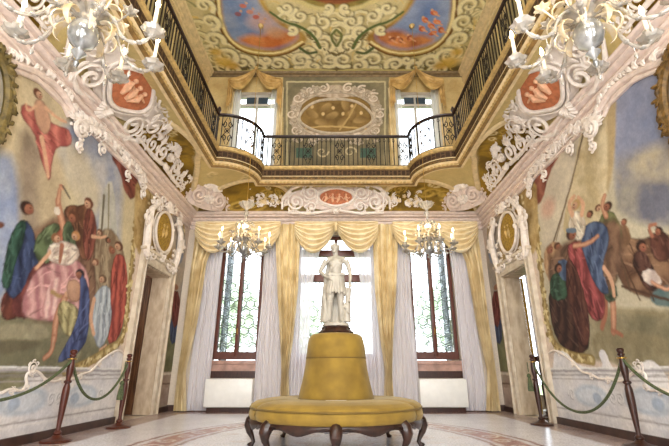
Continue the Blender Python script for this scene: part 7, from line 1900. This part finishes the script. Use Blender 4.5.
lim([(.165, -.02, .44), (.150, .0, .30), (.140, .01, .15), (.135, .01, .02)], [.030, .036, .040, .052], 10)
for k in range(6): b.ball((.145 + .03 * math.sin(k * 2.4), -.03 + .012 * math.cos(k * 3), .06 + k * .07 + Z0), .02, 8, 6)
o = b.build('figure', 'marble_white', st)
md = o.modifiers.new('Remesh', 'REMESH'); md.mode = 'VOXEL'; md.voxel_size = .0065; md.use_smooth_shade = True
sm = o.modifiers.new('Smooth', 'SMOOTH'); sm.factor = .5; sm.iterations = 2

# ================================================================== STANCHIONS AND ROPES
def stanchion(x, y, label, z=0., m='red_wood'):
    t = empty('rope_stanchion', (x, y, z), label, 'stanchion')
    MB().lathe([(.001, 0), (.165, 0), (.17, .012), (.16, .026), (.11, .036), (.06, .055), (.045, .075), (.001, .078)], seg=28).build('base', m, t)
    MB().lathe([(.03, .07), (.045, .09), (.045, .105), (.026, .125), (.024, .16), (.030, .25), (.040, .42), (.043, .52), (.040, .60), (.028, .645), (.044, .66), (.044, .675), (.026, .69), (.030, .72), (.042, .80), (.041, .85), (.030, .93), (.024, .955), (.001, .956)], seg=20).build('post', m, t)
    MB().lathe([(.022, .95), (.040, .965), (.040, .98), (.026, .99), (.040, 1.01), (.042, 1.03), (.03, 1.045), (.001, 1.05)], seg=20).build('finial', m, t)
    pts = [(.05 * math.cos(k * PI / 6), .05 * math.sin(k * PI / 6), .935) for k in range(13)]; MB().tube(pts, .006, 6).build('ring_hook', 'brass', t)
    return t
SL1, SL2, SR1, SR2, SR3 = (-3.32, 5.50), (-3.22, 6.80), (3.34, 5.10), (3.22, 7.17), (3.78, 8.10)
stanchion(*SL1, 'turned red wood stanchion standing nearest on the left, before the fresco')
stanchion(*SL2, 'turned red wood stanchion beside the left doorway')
stanchion(*SR1, 'turned dark wood stanchion standing nearest on the right, before the fresco', m='dark_wood')
stanchion(*SR2, 'turned dark wood stanchion beside the right doorway', m='dark_wood')
stanchion(*SR3, 'turned dark wood stanchion standing inside the right doorway, behind the other', m='dark_wood')
def rope(a, b, sag, label, tassel=None, za=.93, zb=.93):
    pts = []; A = Vector((*a, za)); B = Vector((*b, zb))
    for i in range(33):
        t = i / 32; p = A.lerp(B, t); u = 2 * t - 1; p.z -= sag * (1 - (math.cosh(1.6 * u) - 1) / (math.cosh(1.6) - 1)); pts.append(p)
    mb = MB(); mb.tube(pts, .017, 8); o = mb.build('barrier_rope', 'rope_green'); tag(o, label, 'rope')
    if tassel:
        x, y, z = tassel; m2 = MB(); m2.tube([(x, y, .93), (x, y, z + .02)], .008, 6); m2.lathe([(.001, .0), (.022, -.01), (.034, -.04), (.020, -.07), (.026, -.085), (.045, -.22), (.042, -.27), (.001, -.27)], (x, y, z), 14, wave=.05, wn=7)
        m2.build('tassel', 'rope_green', o)
    return o
rope(SL1, SL2, .50, 'sagging green rope between the two left stanchions, with a tassel', (SL2[0] + .0, SL2[1] - .10, .66))
rope((-3.40, 3.2), SL1, .42, 'green rope running off the left edge of the view from the nearest left stanchion')
rope(SR2, SR1, .66, 'sagging green rope between the two right stanchions in the hall, with a tassel', (SR2[0] - .09, SR2[1], .76))
rope(SR1, (3.40, 3.2), .42, 'green rope running off the right edge of the view from the nearest right stanchion')
stanchion(-3.40, 3.2, 'turned red wood stanchion left of the view near the camera'); stanchion(3.40, 3.2, 'turned dark wood stanchion right of the view near the camera', m='dark_wood')

# ================================================================== CHANDELIERS
def chandelier():
    t = empty('chandelier', (0, 0, 0), 'x', 'chandelier', 'four glass chandeliers')
    MB().lathe([(.001, -.30), (.012, -.29), (.02, -.26), (.008, -.23), (.03, -.20), (.05, -.175), (.02, -.15), (.03, -.13), (.075, -.10), (.100, -.04), (.104, .0), (.09, .055), (.06, .09), (.03, .10)], seg=28).build('glass_ball', 'murano_grey', t)
    MB().lathe([(.028, .09), (.05, .12), (.10, .16), (.14, .20), (.12, .21), (.05, .19), (.025, .23), (.02, .34), (.05, .38), (.075, .45), (.05, .52), (.022, .56), (.02, .66), (.04, .70), (.055, .74), (.03, .79), (.015, .83)], seg=24, wave=.05, wn=8).build('stem', 'murano', t)
    MB().lathe([(.02, .80), (.04, .83), (.11, .88), (.15, .94), (.165, .95), (.15, .955), (.10, .90), (.03, .86)], seg=40, wave=.08, wn=10).build('crown_bowl', 'murano', t)
    MB().tube([(0, 0, .86), (0, 0, 5.65)], .006, 6).build('rod', 'brass', t)
    MB().lathe([(.001, 5.645), (.07, 5.645), (.06, 5.60), (.02, 5.56), (.009, 5.55)], seg=16).build('ceiling_rose', 'gilded', t)
    for k in range(8):
        a = 2 * PI * k / 8; ca, sa = math.cos(a), math.sin(a)
        pts = smoothline([(.05, .15), (.14, .20), (.22, .10), (.28, -.04), (.38, -.09), (.47, -.06), (.50, .0)], 2)
        mb = MB(); mb.tube([(r * ca, r * sa, z) for r, z in pts], [.013 + .004 * math.sin(i * 1.6) for i in range(len(pts))], 8)
        for q in range(5): r, z = pts[int((q + .8) / 5.6 * len(pts))]; mb.ball((r * ca, r * sa, z), .023, 8, 6, sz=.6)
        arm = mb.build('arm', 'murano', t)
        c = (.50 * ca, .50 * sa, .0)
        MB().lathe([(.012, -.03), (.03, -.01), (.062, .0), (.078, .022), (.083, .028), (.058, .013), (.025, .015), (.024, .05), (.036, .07), (.034, .085), (.015, .07)], c, 28, wave=.09, wn=7).build('drip_pan', 'murano', arm)
        MB().lathe([(.001, .06), (.014, .06), (.014, .24), (.001, .245)], c, 10).build('candle', 'candle', arm)
        MB().lathe([(.001, .245), (.014, .262), (.018, .28), (.011, .305), (.001, .335)], c, 8).build('flame', 'flame', arm)
        for j, (r0, z0, L, up, cu, mm) in enumerate(((.06, .18, .30, 1.2, -1.5, 'murano_gold'), (.05, .48, .24, 1.1, -1.6, 'murano'), (.10, .10, .26, .1, -1.4, 'murano_gold'))):
            aa = a + PI / 8 * (j % 2); pts = []; rad = []; ang = up; r, z = r0, z0
            for i in range(10): pts.append((r * math.cos(aa), r * math.sin(aa), z)); rad.append(.006 + .024 * math.sin(PI * min(1, .1 + i / 10))); r += L / 9 * math.cos(ang); z += L / 9 * math.sin(ang); ang += cu * 2.1 / 9
            MB().tube(pts, rad, 6, up=(math.cos(aa), math.sin(aa), .3), flat=.28).build('glass_leaf', mm, t)
        mb = MB(); fa = a + PI / 8; fc = Vector((.26 * math.cos(fa), .26 * math.sin(fa), .30)); mb.tube([(.05 * math.cos(fa), .05 * math.sin(fa), .14), (.18 * math.cos(fa), .18 * math.sin(fa), .17), fc], .008, 6)
        for j in range(6):
            b_ = j * 1.047; d = Vector((math.cos(b_), math.sin(b_), .5)); mb.tube([fc, fc + d * .035, fc + d * .065 + Vector((0, 0, -.01))], [.008, .022, .004], 6)
        mb.ball(fc + Vector((0, 0, .01)), .018, 8, 6); mb.build('glass_flower', 'murano_gold' if k % 2 else 'murano', t)
        mb = MB(); pr = .34; mb.tube([(pr * ca, pr * sa, -.08), (pr * ca, pr * sa, -.13)], .003, 4); mb.lathe([(.001, -.19), (.014, -.165), (.010, -.14), (.001, -.125)], (pr * ca, pr * sa, 0), 8); mb.build('pendant_drop', 'murano', t)
    return t
proto = chandelier()
spots = [(-1.83, 7.9, 'glass chandelier hanging before the left window, far left of the four'), (1.85, 7.9, 'glass chandelier hanging before the right window, far right of the four'),
         (-1.83, 2.37, 'large near glass chandelier cut off by the top left edge of the photo'), (1.83, 2.37, 'large near glass chandelier cut off by the top right edge of the photo')]
for i, (x, y, lb) in enumerate(spots):
    c = proto if i == 0 else copy_tree(proto); c.location = (x, y, 3.09); c.rotation_euler = (0, 0, [0, .2, 0.0, .12][i]); c['label'] = lb

# ================================================================== GARDEN
lawn = MB().grid(lambda s, t: (-30 + 60 * s, 10.4 + 40 * t, -.6), 4, 4).build('lawn', 'lawn'); struct(lawn)
def garden_tree(x, y, h, r, label, seed):
    rr = random.Random(seed); t = empty('garden_tree', (x, y, -.6), label, 'tree', 'garden trees outside the windows')
    MB().tube([(0, 0, 0), (.1, .05, h * .3), (0, 0, h * .62)], [.22, .16, .08], 8).build('trunk', 'bark', t)
    mb = MB()
    for k in range(520):
        a = rr.uniform(0, 2 * PI); b_ = math.acos(rr.uniform(-1, 1)); q = r * rr.uniform(.55, 1.) * (1 + .2 * math.sin(3 * a + b_ * 4)); c = (q * math.sin(b_) * math.cos(a), q * math.sin(b_) * math.sin(a), h * .65 + q * .9 * math.cos(b_)); l = rr.uniform(.12, .26)
        d1 = Vector((rr.uniform(-1, 1), rr.uniform(-1, 1), rr.uniform(-1, 1))).normalized() * l; d2 = d1.orthogonal().normalized() * l * .5; C = Vector(c)
        mb.add([C - d1, C + d2, C + d1, C - d2], [(0, 1, 2, 3)])
    mb.build('foliage', 'leaf_green', t, smooth=False)
garden_tree(-4.4, 16.5, 5.4, 1.7, 'green garden tree seen through the left lower window', 1); garden_tree(-1.0, 19, 4.6, 1.6, 'low green garden tree seen faintly through the middle window', 2); garden_tree(4.6, 17, 5.4, 1.7, 'green garden tree seen through the right lower window', 3)


# ================================================================== LIGHT
w = bpy.data.worlds.new('World'); bpy.context.scene.world = w; w.use_nodes = True
bg = w.node_tree.nodes['Background']; bg.inputs['Color'].default_value = (.86, .93, 1., 1); bg.inputs['Strength'].default_value = 4.5
def area(name, loc, rot, sx, sy, power, col):
    l = bpy.data.lights.new(name, 'AREA'); l.shape = 'RECTANGLE'; l.size = sx; l.size_y = sy; l.energy = power; l.color = col
    if not power: l.cycles.is_portal = True
    o = bpy.data.objects.new(name, l); COL.objects.link(o); o.location = loc; o.rotation_euler = rot; return o
# added fill lamps in the unseen front openings; sky portals at the end windows
for i, (x, z, sx, sz, p) in enumerate(((-2.2, 2.4, 1.2, 2.8, 1), (2.2, 2.4, 1.2, 2.8, 1), (0, 2.0, 1.8, 3.6, 1.3), (-2.2, 6.8, 1.2, 2.5, 1.1), (2.2, 6.8, 1.2, 2.5, 1.1), (0, 6.8, 1.4, 2.5, 1.2))):
    area('front_fill_lamp', (x, YF - .1, z), (PI / 2, 0, 0), sx, sz, 112 * p, (1., .97, .93))
for i, (x, z, sx, sz, p) in enumerate(((-2.25, 2.5, 1.0, 2.8, 1), (2.25, 2.5, 1.0, 2.8, 1), (0, 2.5, 1.8, 2.8, 1.6), (-2.2, 6.8, 1.1, 2.4, 1.2), (2.2, 6.8, 1.1, 2.4, 1.2))):
    area('end_window_sky_portal', (x, 9.93, z), (-PI / 2, 0, 0), sx, sz, 0, (1, 1, 1))
for x, y, lb in spots:
    l = bpy.data.lights.new('candle_glow', 'POINT'); l.energy = 24 if y > 5 else 13; l.color = (1, .82, .58); l.shadow_soft_size = .35
    o = bpy.data.objects.new('candle_glow', l); COL.objects.link(o); o.location = (x, y, 3.55)
l = bpy.data.lights.new('anteroom_lamp', 'POINT'); l.energy = 25; l.color = (1, .85, .7); l.shadow_soft_size = .2
o = bpy.data.objects.new('anteroom_lamp', l); COL.objects.link(o); o.location = (-5.2, 7.2, 2.6)

# ------------------------------------------------------------------ empties to the base of their things
bpy.context.view_layer.update()
from mathutils import Matrix
for o in list(COL.objects):
    if o.type == 'EMPTY' and o.parent is None and o.location.length < 1e-6 and o.rotation_euler.z == 0:
        cs = []
        def rec(q):
            for c in q.children:
                if c.type == 'MESH': cs.extend([c.matrix_world @ Vector(b) for b in c.bound_box])
                rec(c)
        rec(o)
        if not cs: continue
        lo = [min(c[i] for c in cs) for i in range(3)]; hi = [max(c[i] for c in cs) for i in range(3)]
        b = Vector(((lo[0] + hi[0]) / 2, (lo[1] + hi[1]) / 2, lo[2])); o.location = b
        for c in o.children: c.matrix_parent_inverse = Matrix.Translation(-b)

# ================================================================== CAMERA
cam = bpy.data.cameras.new('camera'); co = bpy.data.objects.new('camera', cam); COL.objects.link(co)
cam.sensor_width = 36; cam.lens = 415 / 669 * 36; cam.clip_start = .05; cam.shift_x = -1.5 / 669
co.location = (0, 0, .78); co.rotation_euler = (PI / 2 + math.atan(149 / 415), 0, 0)
sc = bpy.context.scene; sc.camera = co
sc.view_settings.view_transform = 'Standard'; sc.view_settings.look = 'None'; sc.view_settings.gamma = 1; sc.view_settings.use_curve_mapping = False
sc.view_settings.exposure = 0.16
sc.cycles.max_bounces = 6; sc.cycles.diffuse_bounces = 4; sc.cycles.glossy_bounces = 3; sc.cycles.transmission_bounces = 4; sc.cycles.transparent_max_bounces = 12
sc.cycles.caustics_reflective = False; sc.cycles.caustics_refractive = False; sc.cycles.sample_clamp_indirect = 4; sc.cycles.use_denoising = True
